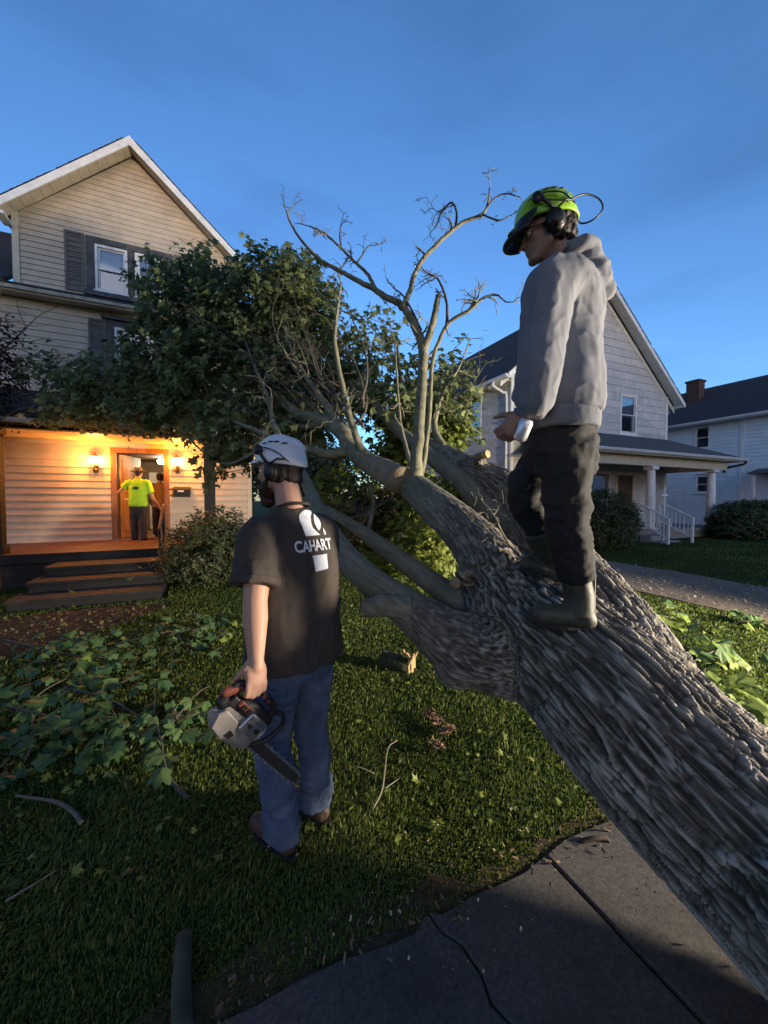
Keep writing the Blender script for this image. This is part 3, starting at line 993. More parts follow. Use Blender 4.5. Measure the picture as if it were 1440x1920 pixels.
# roof
OVG = .42
for s in (-1, 1):
    e0 = 0 if s < 0 else W_G
    sl = (PKG - EVG) / GMID
    ex_, ze = e0 + s * .5, EVG - .5 * sl
    a, b = np.array([GMID, 0, PKG + .10]), np.array([ex_, 0, ze + .10])
    d = (b - a) / np.linalg.norm(b - a); nrm = np.array([-d[2], 0, d[0]])
    if nrm[2] < 0: nrm = -nrm
    y0, y1 = -OVG, 10.3
    r = build(MB().prism([a + [0, y0, 0], b + [0, y0, 0], b + [0, y1, 0], a + [0, y1, 0]], nrm * .05), 'roof', M['shingle_dark'], grey)
    roof_shingles(r, b + nrm * .052 + d * .03 + np.array([0, y0 - .04, 0]), (0, 1, 0), -d, y1 - y0 + .08, np.linalg.norm(b - a) + .02, .18, .34, M['shingle_dark'])
    build(MB().prism([a + [0, y0 - .034, .02], b + d * .02 + [0, y0 - .034, .02], b + d * .02 + [0, y0 - .034, -.17], a + [0, y0 - .034, -.20]], (0, .03, 0)), 'bargeboard', M['white_trim'], grey)
    build(MB().prism([a + [0, -.034, -.16], b + [0, -.034, -.16], b + [0, -.034, -.34], a + [0, -.034, -.38]], (0, .03, 0)), 'frieze_board', M['white_trim'], grey)
    o_ = -nrm * .03
    L = np.linalg.norm(b - a); k = 18
    for i in range(k):
        p, q = a + d * (L * i / k + .002), a + d * (L * (i + 1) / k - .002)
        build(MB().prism([p + o_ + [0, y0, 0], q + o_ + [0, y0, 0], q + o_ + [0, -.04, 0], p + o_ + [0, -.04, 0]], -nrm * .012), 'soffit_board', M['white_trim'], grey)
    # side eave: soffit, fascia, gutter, downspout
    xs = sorted((e0 + s * .034, ex_ - s * .02))
    build(MB().box(xs[0], xs[1], -.0, 10.2, ze + .02, ze + .035), 'eave_soffit', M['white_trim'], grey)
    fx = sorted((ex_ - s * .02, ex_ + s * .01))
    build(MB().box(fx[0], fx[1], y0, y1, ze - .06, ze + .085), 'fascia', M['white_trim'], grey)
    gq = [(ex_ + s * p, ze + q) for p, q in ((.012, .075), (.13, .075), (.135, .05), (.11, -.02), (.06, -.045), (.012, -.045))]
    gt = build(MB().prism([(x, y0, z) for x, z in gq], (0, y1 - y0, 0)), 'gutter', M['galv'], grey)
    wx = e0 + s * .085
    ds = spline([(ex_ + s * .07, .25, ze - .03), (ex_ + s * .07, .25, ze - .16), (wx + s * .12, .18, ze - .36), (wx, .14, ze - .55), (wx, .14, 3.0), (wx, .14, .25)], 5)
    build(MB().tube(ds, .045, 8), 'downspout', M['galv'], grey, smooth=True)
# porch
px0, px1, pf, pe, pzt = .1, g_(18.35), -2.1, -2.45, 4.14
ee = g_(18.95)
roofp = MB()
zE = 3.15
roofp.prism([(px0 - .3, pe, zE), (ee, pe, zE), (ee - .75, 0, pzt), (px0 - .3, 0, pzt)], (0, 0, .05))
roofp.prism([(ee, pe, zE), (ee, 0.0, zE), (ee - .75, 0, pzt)], (0, 0, .05))
pg_ = build(roofp, 'porch_roof', M['shingle_grey'], grey)
so = np.array([0, -pe, pzt - zE]); so /= np.linalg.norm(so)
roof_shingles(pg_, (px0 - .3, pe - .03, zE + .055), (1, 0, 0), so, ee - .80 - px0 + .3, 2.6, .16, .34, M['shingle_grey'])
build(MB().box(px0 - .3, ee, pe - .02, pe + .012, zE - .12, zE + .03), 'porch_fascia', M['cream_trim'], grey)
build(MB().box(ee - .012, ee + .02, pe, 0.0, zE - .12, zE + .03), 'porch_fascia', M['cream_trim'], grey)
g2 = build(MB().prism([(px0 - .3, pe + y, zE + z) for y, z in ((-.022, .02), (-.13, .02), (-.135, 0), (-.11, -.07), (-.022, -.09))], (ee - px0 + .42, 0, 0)), 'gutter', M['galv'], grey)
build(MB().tube(spline([(ee + .02, pe - .07, zE - .07), (ee - .02, pe - .02, zE - .2), (ee - .3, pf, zE - .32), (px1 - .05, pf - .02, zE - .5)], 5), .045, 8), 'downspout', M['step_dark'], grey, smooth=True)
build(MB().box(px0 - .28, ee - .015, pe + .015, -.03, zE - .10, zE - .085), 'porch_ceiling', M['cream_trim'], grey)
bm_ = MB(); bm_.box(px0, px1, pf - .1, pf + .1, 2.72, zE - .102); bm_.box(px1 - .2, px1, pf + .1, -.03, 2.72, zE - .102)
build(bm_, 'porch_beam', M['cream_trim'], grey)
build(MB().box(px0, px1, pf - .2, -.03, .42, .55), 'porch_floor', M['porch_stone'], grey)
build(MB().box(px0 + .05, px1 - .05, pf - .12, -.03, 0, .42), 'porch_base', M['porch_stone'], grey)
for u in (10.35, 13.78, 17.5):
    x = g_(u)
    c = MB()
    c.rings([[(x + r * math.cos(a), pf + r * math.sin(a), z) for a in np.linspace(0, 2 * np.pi, 17)[:-1]] for r, z in ((.14, .63), (.145, 1.4), (.135, 2.0), (.12, 2.6))])
    co = build(c, 'column', M['white_trim'], grey, smooth=False)
    b2 = MB(); b2.box(x - .19, x + .19, pf - .19, pf + .19, .552, .63); b2.box(x - .17, x + .17, pf - .17, pf + .17, 2.6, 2.718)
    build(b2, 'column_cap', M['white_trim'], co, bevel=.012)
# steps of the grey porch
for i in range(2):
    build(MB().box(g_(12.9), g_(13.93), pf - .55 - .33 * i, pf - .22 - .33 * i + .002, .1, .40 - .15 * i), 'step', M['porch_stone'], grey, bevel=.008)


def stair_rail(u, v0, v1, z0, z1, label, gz):
    t = thing('stair_railing', label, 'railing', lot(u, v1, gz), YAW, 'white railings of the grey porch steps')
    L = v0 - v1
    build(MB().box(-.03, .03, -.03, .03, 0, z1 - gz), 'post', M['white_trim'], t)
    build(MB().box(-.03, .03, L - .03, L + .03, z0 - gz - .85, z0 - gz), 'post', M['white_trim'], t)
    for dz, th in ((0, .03), (-.62, .022)):
        build(MB().hexa([(-th, 0, z1 - gz + dz - .04), (th, 0, z1 - gz + dz - .04), (th, L, z0 - gz + dz - .04), (-th, L, z0 - gz + dz - .04),
                         (-th, 0, z1 - gz + dz), (th, 0, z1 - gz + dz), (th, L, z0 - gz + dz), (-th, L, z0 - gz + dz)]), 'rail', M['white_trim'], t)
    for k in range(1, 8):
        y = L * k / 8; z = z1 - gz + (z0 - z1) * k / 8
        build(MB().box(-.012, .012, y - .012, y + .012, z - .63, z - .035), 'baluster', M['white_trim'], t)
    return t


stair_rail(13.98, 8.0, 7.02, 1.50, 1.02, 'white stair railing nearer the round clipped bush\'s far side, right of the steps', .2)
stair_rail(12.85, 8.0, 7.1, 1.5, 1.0, 'white stair railing half hidden behind the clipped bush, left of the steps', .2)
cr = thing('cross', 'small white cross standing by the grey house porch column', 'cross', lot(13.5, 7.6, .2), YAW)
build(MB().box(-.025, .025, -.015, .015, 0, 1.75), 'upright', M['white_trim'], cr)
build(MB().box(-.14, .14, -.017, .017, 1.5, 1.56), 'crossbar', M['white_trim'], cr)

# ================================================================== the white house far right
WU, WV = 22.4, 8.4
wh = thing('house', 'white lap-sided house with dark roof and brick chimney', 'house', lot(WU, WV, 0), YAW)
LW = fmap_left(0.0)
wwin = [(2.26, 2.80, 4.15, 5.15), (2.2, 2.72, 1.95, 2.72)]
wall_slab(wh, LW, -6, 14, 0, 5.45, wwin)
boards(wh, LW, -6, 14, .3, 5.42, .17, M['siding_white'], [hole(w) for w in wwin])
build(MB().box(0, 7, 13.9, 14, 0, 5.45), 'back_wall', M['siding_white'], wh)
build(MB().box(0, 7, -6, -5.9, 0, 5.45), 'front_wall', M['siding_white'], wh)
for w in wwin: window(wh, LW, *w, M['white_trim'], curtain=False, fw=.07)
build(MB().box(-.045, -.0, .88, 1.02, .3, 5.4), 'corner_board', M['white_trim'], wh)
ra = np.array([-.45, 0, 5.36]); rb = np.array([3.5, 0, 7.85])
d = (rb - ra) / np.linalg.norm(rb - ra); nrm = np.array([-d[2], 0, d[0]])
rf = build(MB().prism([ra + [0, -6.4, 0], rb + [0, -6.4, 0], rb + [0, 14.4, 0], ra + [0, 14.4, 0]], nrm * .06), 'roof', M['shingle_dark'], wh)
build(MB().prism([rb + [0, -6.4, 0], rb + [0, 14.4, 0], np.array([7.45, 14.4, 5.36]), np.array([7.45, -6.4, 5.36])], (0, 0, .06)), 'roof', M['shingle_dark'], wh)
roof_shingles(rf, ra + nrm * .062 + np.array([0, -6.4, 0]), (0, 1, 0), d, 20.8, 4.6, .22, .42, M['shingle_dark'])
build(MB().box(-.47, -.43, -6.4, 14.4, 5.26, 5.42), 'fascia', M['white_trim'], wh)
build(MB().box(-.43, -.02, -6.4, 14.4, 5.27, 5.30), 'eave_soffit', M['white_trim'], wh)
build(MB().prism([(-.475, -6.4, 5.40), (-.58, -6.4, 5.40), (-.57, -6.4, 5.30), (-.475, -6.4, 5.28)], (0, 20.8, 0)), 'gutter', M['galv'], wh)
aw = MB().prism([(0, .35, 2.95), (-1.0, .35, 2.72), (-1.0, .35, 2.68), (0, .35, 2.70)], (0, -2.4, 0))
build(aw, 'door_hood', M['dark_trim'], wh)
build(MB().box(-.9, -.8, .12, .22, .3, 2.68), 'hood_post', M['white_trim'], wh)
# brick chimney, bricks in courses
def brick_material():
    m, n, l, b, out = nodes('red_brick')
    oi = n.new('ShaderNodeObjectInfo'); r = n.new('ShaderNodeValToRGB')
    r.color_ramp.elements[0].color = (.040, .018, .016, 1); r.color_ramp.elements[1].color = (.085, .038, .03, 1)
    l.new(oi.outputs['Random'], r.inputs[0]); l.new(r.outputs[0], b.inputs['Base Color']); b.inputs['Roughness'].default_value = .9
    return m
M['brick'] = brick_material()
cx, cy, cw = 2.2, 4.0, .30
ch = build(MB().box(cx - cw + .015, cx + cw - .015, cy - cw + .015, cy + cw - .015, 6.2, 8.02), 'chimney', M['porch_stone'], wh)
bk = MB()
for r in range(22):
    z = 6.25 + r * .08
    for side in range(4):
        o = (r % 2) * .10
        for k in range(5):
            p = max(-cw, -cw + k * .21 - o); q = min(cw, -cw + (k + 1) * .21 - o - .012)
            if q - p < .03: continue
            if side == 0: bk.box(cx + p, cx + q, cy - cw, cy - cw + .05, z, z + .068)
            elif side == 1: bk.box(cx + p, cx + q, cy + cw - .05, cy + cw, z, z + .068)
            elif side == 2: bk.box(cx - cw, cx - cw + .05, cy + p, cy + q, z, z + .068)
            else: bk.box(cx + cw - .05, cx + cw, cy + p, cy + q, z, z + .068)
build(bk, 'brick', M['brick'], ch, kind='stuff', fix=False)
build(MB().box(cx - cw - .05, cx + cw + .05, cy - cw - .05, cy + cw + .05, 8.02, 8.12), 'chimney_cap', M['brick'], ch)

# ================================================================== the fallen maple
def bark_mat(name, dark, mid, light, moss=.35):
    m, n, l, b, out = nodes(name)
    a = n.new('ShaderNodeAttribute'); a.attribute_name = 'tint'
    uvn = n.new('ShaderNodeAttribute'); uvn.attribute_name = 'grain'
    tc = n.new('ShaderNodeTexCoord')
    mp = n.new('ShaderNodeMapping'); mp.inputs['Scale'].default_value = (9, 60, 60)
    l.new(uvn.outputs['Vector'], mp.inputs['Vector'])
    nz = n.new('ShaderNodeTexNoise'); nz.inputs['Scale'].default_value = 1; nz.inputs['Detail'].default_value = 6; nz.inputs['Roughness'].default_value = .65
    l.new(mp.outputs['Vector'], nz.inputs['Vector'])
    mm = n.new('ShaderNodeMath'); mm.operation = 'MULTIPLY_ADD'; mm.inputs[1].default_value = .62
    m2 = n.new('ShaderNodeMath'); m2.operation = 'MULTIPLY_ADD'; m2.inputs[1].default_value = .62; m2.inputs[2].default_value = -.12
    l.new(nz.outputs['Fac'], m2.inputs[0]); l.new(m2.outputs[0], mm.inputs[2]); l.new(a.outputs['Fac'], mm.inputs[0])
    r = n.new('ShaderNodeValToRGB')
    r.color_ramp.elements[0].position = .18; r.color_ramp.elements[0].color = (*dark, 1)
    r.color_ramp.elements[1].position = .85; r.color_ramp.elements[1].color = (*light, 1)
    e = r.color_ramp.elements.new(.5); e.color = (*mid, 1)
    l.new(mm.outputs[0], r.inputs['Fac'])
    big = n.new('ShaderNodeTexNoise'); big.inputs['Scale'].default_value = 3.2; big.inputs['Detail'].default_value = 7
    l.new(tc.outputs['Object'], big.inputs['Vector'])
    mr = n.new('ShaderNodeMapRange'); mr.inputs[1].default_value = .45; mr.inputs[2].default_value = .7; mr.inputs[4].default_value = moss
    l.new(big.outputs['Fac'], mr.inputs[0])
    mx = n.new('ShaderNodeMix'); mx.data_type = 'RGBA'; mx.inputs[7].default_value = (.105, .115, .062, 1)
    l.new(mr.outputs[0], mx.inputs['Factor']); l.new(r.outputs[0], mx.inputs[6]); l.new(mx.outputs[2], b.inputs['Base Color'])
    b.inputs['Roughness'].default_value = .85; b.inputs['Specular IOR Level'].default_value = .35
    bp = n.new('ShaderNodeBump'); bp.inputs['Strength'].default_value = .7; bp.inputs['Distance'].default_value = .006
    l.new(nz.outputs['Fac'], bp.inputs['Height']); l.new(bp.outputs[0], b.inputs['Normal'])
    return m


M['bark'] = bark_mat('furrowed_maple_bark', (.032, .026, .020), (.150, .130, .106), (.40, .365, .315), .14)
M['bark_limb'] = bark_mat('smooth_limb_bark', (.09, .083, .064), (.20, .19, .145), (.31, .295, .23), .5)
M['bark_branch'] = mat('greenish_branch_bark', (.185, .175, .115), .85, .35, 16, .5, 55, dirt=.5, dirt_col=(.09, .085, .065), dirt_scale=9)
M['bark_twig'] = mat('twig_bark', (.085, .074, .056), .85, .3, 20)
M['wood_cut'] = mat('fresh_cut_wood', (.42, .29, .13), .8, .2, 20, .2, 80)
M['wood_torn'] = mat('torn_sapwood', (.23, .18, .12), .85, .3, 14, .3, 60, stretch=(1, 1, 1))


def path(rows, n=10):
    """rows: px, py, depth, radius -> dense world points and radii"""
    P = np.array([[*at(a, b, c), r] for a, b, c, r in rows])
    S = spline(P, n)
    return S[:, :3], S[:, 3]


T_rows = [(2000, 1985, .80, .37), (1772, 1845, .96, .345), (1568, 1715, 1.14, .316), (1405, 1565, 1.32, .310), (1250, 1420, 1.49, .312), (1112, 1276, 1.69, .310), (1000, 1172, 1.94, .285), (945, 1110, 2.08, .225)]
M_rows = [(1000, 1172, 1.94, .26), (938, 1085, 2.10, .185), (880, 1005, 2.30, .138), (812, 945, 2.55, .116), (766, 907, 2.80, .102), (722, 882, 3.05, .086), (682, 862, 3.28, .074)]
L_rows = [(990, 1215, 1.88, .25), (910, 1222, 1.90, .190), (845, 1198, 1.95, .150), (788, 1158, 2.02, .115), (740, 1124, 2.10, .096), (693, 1088, 2.20, .085), (648, 1044, 2.35, .079), (616, 995, 2.55, .068), (592, 945, 2.80, .055), (572, 900, 3.05, .043), (545, 850, 3.3, .034)]
S_rows = [(905, 1150, 2.12, .09), (862, 1126, 2.20, .080), (825, 1103, 2.28, .072), (782, 1072, 2.40, .064), (738, 1040, 2.53, .060), (693, 1008, 2.72, .052), (650, 978, 2.93, .042), (612, 955, 3.2, .032), (570, 935, 3.5, .024)]
R1_rows = [(1225, 1345, 1.66, .25), (1135, 1200, 1.85, .24), (1055, 1075, 2.2, .205), (1003, 990, 2.55, .180), (955, 930, 2.85, .165), (900, 895, 3.15, .142), (840, 862, 3.5, .122), (785, 832, 3.9, .100), (740, 795, 4.4, .085), (700, 770, 5.0, .06)]
R2_rows = [(1060, 1120, 2.02, .20), (1008, 1052, 2.33, .155), (958, 1000, 2.58, .125), (912, 952, 2.86, .104), (868, 906, 3.13, .085), (810, 858, 3.45, .070), (745, 805, 3.85, .060), (695, 752, 4.3, .053), (640, 717, 4.8, .045), (575, 685, 5.4, .034), (500, 650, 6.0, .022)]
base_pt = np.array([at(1560, 1722, 1.14)[0], at(1560, 1722, 1.14)[1], 0.0])
maple = thing('fallen_tree', 'large uprooted maple lying across lawn and sidewalk with leafy crown against the house', 'tree', base_pt, 0)

big = [path(r, 8) for r in (T_rows, M_rows, L_rows, S_rows, R1_rows, R2_rows)]
tb = MB()
for p, r in big: tb.tube(p, r, 22)
KN = [(at(858, 1250, 1.90), (.115, .12, .09)), (at(870, 1085, 2.02), (.05, .045, .05)), (at(935, 1045, 2.0), (.07, .07, .05))]
for c, r in KN: tb.ell(c, r)
tb.tube(np.array([at(770, 1138, 1.98), at(715, 1135, 1.98), at(680, 1141, 2.0)]), [.062, .056, .048], 14)
tb.tube(np.array([at(900, 870, 3.05), at(895, 858, 2.98), at(908, 853, 2.93)]), [.05, .036, .032], 10)
tv, tf = remesh(tb, .0055, 7)
# coordinates along and around the nearest limb, for the bark
best = np.full(len(tv), 1e9); S_ = np.zeros(len(tv)); GX = np.zeros((len(tv), 2)); RR = np.zeros(len(tv)); BI = np.zeros(len(tv))
for bi, (p, r) in enumerate(big):
    fr = frames(p); s = np.concatenate([[0], np.cumsum(np.linalg.norm(np.diff(p, axis=0), axis=1))])
    if bi == 0: s_main = s
    else: s = s + s_main[int(np.argmin(((big[0][0] - p[0]) ** 2).sum(1)))]
    o_ = np.full(len(tv), False)
    for k in range(len(p) - 1):
        ab = p[k + 1] - p[k]; L2 = ab @ ab
        t = np.clip((tv - p[k]) @ ab / L2, 0, 1)
        q = p[k] + t[:, None] * ab
        dv = tv - q
        dist = np.linalg.norm(dv, axis=1)
        rad = r[k] + (r[k + 1] - r[k]) * t
        sc = dist / rad
        w = sc < best
        best[w] = sc[w]
        S_[w] = (s[k] + t * math.sqrt(L2))[w]; BI[w] = bi
        GX[w, 0] = (dv * ((1 - t)[:, None] * fr[k][0] + t[:, None] * fr[k + 1][0])).sum(1)[w]; GX[w, 1] = (dv * ((1 - t)[:, None] * fr[k][1] + t[:, None] * fr[k + 1][1])).sum(1)[w]
        RR[w] = rad[w]
sm_ = relax(np.stack([S_, GX[:, 0], GX[:, 1]], 1), tf, 18); r2_ = relax(np.stack([RR, RR, RR], 1), tf, 18)
S_ = sm_[:, 0]; GX = sm_[:, 1:]; RR = r2_[:, 0]
th = np.arctan2(GX[:, 1], GX[:, 0])
ridge_w = .0205                                    # spacing of the bark ridges
kk = RR / ridge_w
wx = fbm(np.stack([GX[:, 0] * 7, GX[:, 1] * 7, S_ * 2.6], 1), 1.0, 3)
P3 = np.stack([np.cos(th) * kk * .9 + wx * .30, np.sin(th) * kk * .9 + wx * .26, S_ * 4.6 + wx * .35], 1)
n1 = vnoise(P3, 1.0); n2 = vnoise(P3 + 31.7, 1.25)
rg = np.clip(1 - np.abs(n1) * 2.3, 0, 1) ** 1.2 * .85 + np.clip(1 - np.abs(n2) * 2.4, 0, 1) * .40
crk = np.clip(1 - np.abs(vnoise(np.stack([np.cos(th) * kk * .42 + wx * .6, np.sin(th) * kk * .42 + wx * .6, S_ * 17 + wx * 1.5], 1) + 50.0)) * 4.5, 0, 1)
plate = vnoise(np.stack([np.cos(th) * kk * .5, np.sin(th) * kk * .5, S_ * 9], 1) + 80.0)
rg = np.clip(rg * (1 + .35 * plate) - .42 * crk * (rg > .25), 0, 1.15)
fine = fbm(np.stack([GX[:, 0] * 60, GX[:, 1] * 60, S_ * 16], 1), 1.0, 3)
big_r = sstep(.06, .28, RR)
amp = .0020 + .0185 * big_r
nrm_t = normals(tv, tf)
disp = amp * (rg - .35) + (.0012 + .0022 * big_r) * fine + .010 * big_r * fbm(tv, 3.0, 2)
tv2 = tv + nrm_t * disp[:, None]
tint = np.clip(.40 + (rg - .42) * .95 * (0.3 + .7 * big_r) + .16 * fine, 0, 1)
trunk = fast_mesh('trunk', tv2, tf, M['bark'], maple, tint=tint, world=True, smooth=True)
ga = trunk.data.attributes.new('grain', 'FLOAT_VECTOR', 'POINT')
ga.data.foreach_set('vector', np.stack([S_, GX[:, 0], GX[:, 1]], 1).astype(np.float32).ravel())
# smoother greenish bark on the slimmer limbs: a second material by radius
trunk.data.materials.append(M['bark_limb'])
fr_ = (RR[tf].mean(1) + .02 * fbm(tv[tf[:, 0]], 5.0, 2) < .125).astype(np.int32)
trunk.data.polygons.foreach_set('material_index', fr_)
# stub ends
build(MB().cyl(at(907, 853.5, 2.932), at(915, 851, 2.90), .034, .030, 12), 'cut_stub', M['wood_cut'], maple, world=True, smooth=False)
build(MB().ell(at(853, 1094, 1.93), (.028, .02, .03)), 'branch_scar', M['wood_torn'], maple, world=True, smooth=True)
tw = MB(); tw.tube(*path([(755, 903, 2.70, .105), (722, 884, 2.94, .096), (690, 868, 3.16, .083)], 5), n=14)
build(tw, 'torn_patch', M['wood_torn'], maple, world=True, smooth=True)
TREE_BVH = BVHTree.FromPolygons([Vector(x) for x in tv2], [list(map(int, q)) for q in tf])


def branch_mesh(rows, n=7, sides=8, wob=.0032, twigs=0, tw_len=.22, seed=0, taper_end=True, name='branch', material=None, subs=3):
    p, r = path(rows, n)
    rg_ = np.random.default_rng(seed)
    p = p + rg_.normal(0, wob, p.shape) * np.minimum(1, r / .03)[:, None]
    m = MB().tube(p, r, sides)
    fr = frames(p)
    for k in range(int(twigs * .6)):
        i = int(rg_.integers(int(len(p) * .30), len(p) - 1)); 
        grow_twig(m, p[i], fr[i][2] * .6 + rg_.normal(0, .8, 3) + Z3 * .1, min(r[i] * .7, .009), tw_len * (.5 + rg_.random()), rg_, subs)
    if tw_len: grow_twig(m, p[-1], fr[-1][2], r[-1] * .9, tw_len, rg_, subs)
    return build(m, name, material or M['bark_branch' if r[0] > .016 else 'bark_twig'], maple, world=True, smooth=True, fix=False)


def grow_twig(m, o, d, r, L, rg_, depth):
    d = np.asarray(d, float); d = d / np.linalg.norm(d)
    k = 5; pts = [np.asarray(o, float)]; dd = d
    for i in range(k):
        dd = dd + rg_.normal(0, .28, 3); dd /= np.linalg.norm(dd)
        pts.append(pts[-1] + dd * L / k)
    rad = np.linspace(r, max(r * .45, .0016), k + 1)
    m.tube(pts, rad, 5)
    if depth > 0:
        for i in (2, 3, 4, 5):
            if rg_.random() < .62:
                grow_twig(m, pts[i], dd * .5 + rg_.normal(0, .75, 3), max(rad[i] * .75, .0016), L * (.35 + .35 * rg_.random()), rg_, depth - 1)


BR = [
    # upright bare branch and its forks against the sky
    ([(776, 925, 2.74, .085), (778, 900, 2.72, .058), (781, 860, 2.70, .043), (786, 790, 2.74, .039), (791, 715, 2.78, .036), (793, 655, 2.82, .034), (778, 612, 2.85, .030), (755, 575, 2.88, .027), (722, 555, 2.92, .024), (682, 532, 2.98, .020), (640, 510, 3.04, .017), (600, 487, 3.1, .014), (566, 452, 3.15, .011), (545, 418, 3.2, .009), (537, 395, 3.2, .007)], 10, .16),
    ([(706, 546, 2.94, .018), (690, 515, 2.96, .014), (664, 490, 2.98, .011), (632, 458, 3.0, .009), (606, 436, 3.0, .007), (580, 424, 3.0, .005)], 14, .15),
    ([(668, 494, 2.98, .008), (680, 478, 2.98, .006), (690, 462, 2.98, .0045), (702, 460, 2.98, .004)], 4, .10),
    ([(640, 468, 3.0, .007), (637, 440, 3.0, .005), (640, 418, 3.0, .004)], 4, .09),
    ([(753, 580, 2.88, .022), (768, 548, 2.86, .020), (776, 518, 2.84, .018), (792, 488, 2.82, .017), (828, 450, 2.78, .015), (866, 418, 2.74, .013), (904, 402, 2.7, .011), (915, 380, 2.7, .007), (918, 352, 2.7, .005)], 7, .12),
    ([(904, 402, 2.7, .008), (925, 374, 2.68, .006), (948, 363, 2.66, .005), (970, 368, 2.64, .004)], 6, .10),
    ([(906, 403, 2.7, .007), (935, 413, 2.66, .005), (955, 405, 2.64, .004)], 3, .08),
    ([(854, 428, 2.76, .010), (856, 398, 2.76, .008), (846, 380, 2.77, .007), (828, 398, 2.78, .005), (818, 424, 2.8, .004)], 8, .11),
    ([(792, 662, 2.82, .030), (806, 625, 2.80, .026), (816, 588, 2.78, .023), (821, 553, 2.76, .019)], 0, .0),
    ([(786, 905, 2.76, .026), (797, 845, 2.80, .019), (806, 765, 2.86, .017), (809, 690, 2.88, .016), (821, 645, 2.84, .015), (842, 605, 2.78, .014), (878, 583, 2.72, .013), (905, 560, 2.68, .010), (930, 553, 2.66, .007), (948, 566, 2.64, .005)], 12, .14),
    ([(838, 612, 2.78, .012), (837, 565, 2.80, .010), (822, 525, 2.82, .008), (800, 512, 2.84, .006)], 10, .15),
    ([(790, 620, 2.84, .010), (760, 560, 2.86, .007), (738, 540, 2.86, .005)], 6, .12),
    ([(770, 870, 2.9, .020), (752, 800, 3.1, .014), (745, 720, 3.3, .010), (740, 640, 3.5, .006)], 8, .2),
    # slim upright from the middle limb, and the limb's own forks into the crown
    ([(690, 868, 3.24, .040), (668, 820, 3.22, .031), (652, 765, 3.22, .026), (638, 705, 3.25, .022), (628, 640, 3.3, .018), (634, 570, 3.35, .012), (640, 530, 3.4, .008)], 5, .15),
    ([(690, 866, 3.2, .083), (660, 842, 3.38, .078), (638, 808, 3.55, .074), (600, 786, 3.85, .068), (562, 778, 4.15, .060), (528, 750, 4.5, .048), (505, 715, 4.9, .036), (470, 680, 5.4, .024)], 8, .35),
    ([(655, 846, 3.4, .05), (615, 852, 3.4, .042), (575, 842, 3.5, .038), (540, 838, 3.65, .032), (490, 812, 4.0, .026), (440, 790, 4.5, .018)], 8, .3),
    ([(640, 812, 3.56, .045), (612, 760, 3.8, .034), (570, 700, 4.2, .026), (540, 640, 4.7, .018), (530, 570, 5.2, .010)], 9, .35),
    ([(605, 788, 3.85, .04), (575, 800, 4.1, .035), (540, 790, 4.4, .028), (470, 760, 5.0, .022), (380, 740, 5.6, .015), (270, 700, 6.2, .009)], 9, .4),
    ([(520, 745, 4.5, .03), (450, 770, 5.0, .024), (360, 790, 5.6, .018), (250, 760, 6.2, .012), (130, 730, 6.6, .007)], 10, .4),
    ([(545, 850, 3.3, .034), (515, 800, 3.7, .028), (500, 740, 4.2, .022), (460, 640, 5.0, .014), (440, 560, 5.6, .008)], 9, .35),
    ([(545, 850, 3.3, .028), (500, 838, 3.7, .024), (430, 870, 4.6, .018), (385, 850, 5.3, .014), (330, 800, 5.9, .010)], 8, .35),
    ([(700, 770, 5.0, .06), (660, 720, 5.4, .045), (600, 640, 5.9, .03), (560, 560, 6.3, .016)], 8, .4),
    ([(720, 785, 4.7, .05), (700, 720, 4.9, .03), (690, 650, 5.1, .018), (680, 600, 5.3, .010)], 8, .35),
    ([(785, 825, 3.9, .05), (770, 770, 4.1, .032), (750, 700, 4.3, .022), (745, 650, 4.5, .012)], 8, .3),
    ([(835, 848, 3.5, .045), (815, 800, 3.7, .03), (830, 740, 3.8, .018), (860, 690, 3.9, .010), (880, 640, 3.9, .005)], 14, .2),
    ([(862, 740, 3.85, .010), (890, 712, 3.85, .007), (905, 690, 3.85, .005)], 8, .14),
    ([(575, 685, 5.4, .02), (480, 610, 5.8, .016), (400, 560, 6.2, .010)], 8, .4),
    ([(612, 958, 3.2, .03), (580, 1000, 3.4, .02), (560, 1060, 3.5, .012)], 5, .2),
    ([(690, 1000, 2.8, .018), (700, 940, 3.1, .012), (690, 900, 3.3, .008)], 8, .22),
    ([(650, 975, 2.95, .014), (690, 960, 3.2, .010), (740, 930, 3.4, .007)], 8, .22),
]
# many slender bare branches fanning in front of the crown
rq = np.random.default_rng(123)
for i in range(34):
    x0, y0 = rq.uniform(480, 690), rq.uniform(740, 850); d0 = 3.3 + (690 - x0) * .008
    ang_ = rq.uniform(1.75, 2.75); Lp = rq.uniform(110, 260); bow = rq.uniform(-40, 50)
    rows = [(x0 + math.cos(ang_) * Lp * t - bow * math.sin(t * 3), y0 - math.sin(ang_) * Lp * t - bow * t * (1 - t) * 2, d0 + t * rq.uniform(.5, 1.1), .015 * (1 - .75 * t)) for t in (0, .25, .5, .75, 1)]
    BR.append((rows, 5, .22))
for i, (rows, tws, tl) in enumerate(BR):
    o = branch_mesh(rows, twigs=tws, tw_len=tl, seed=50 + i, subs=2)
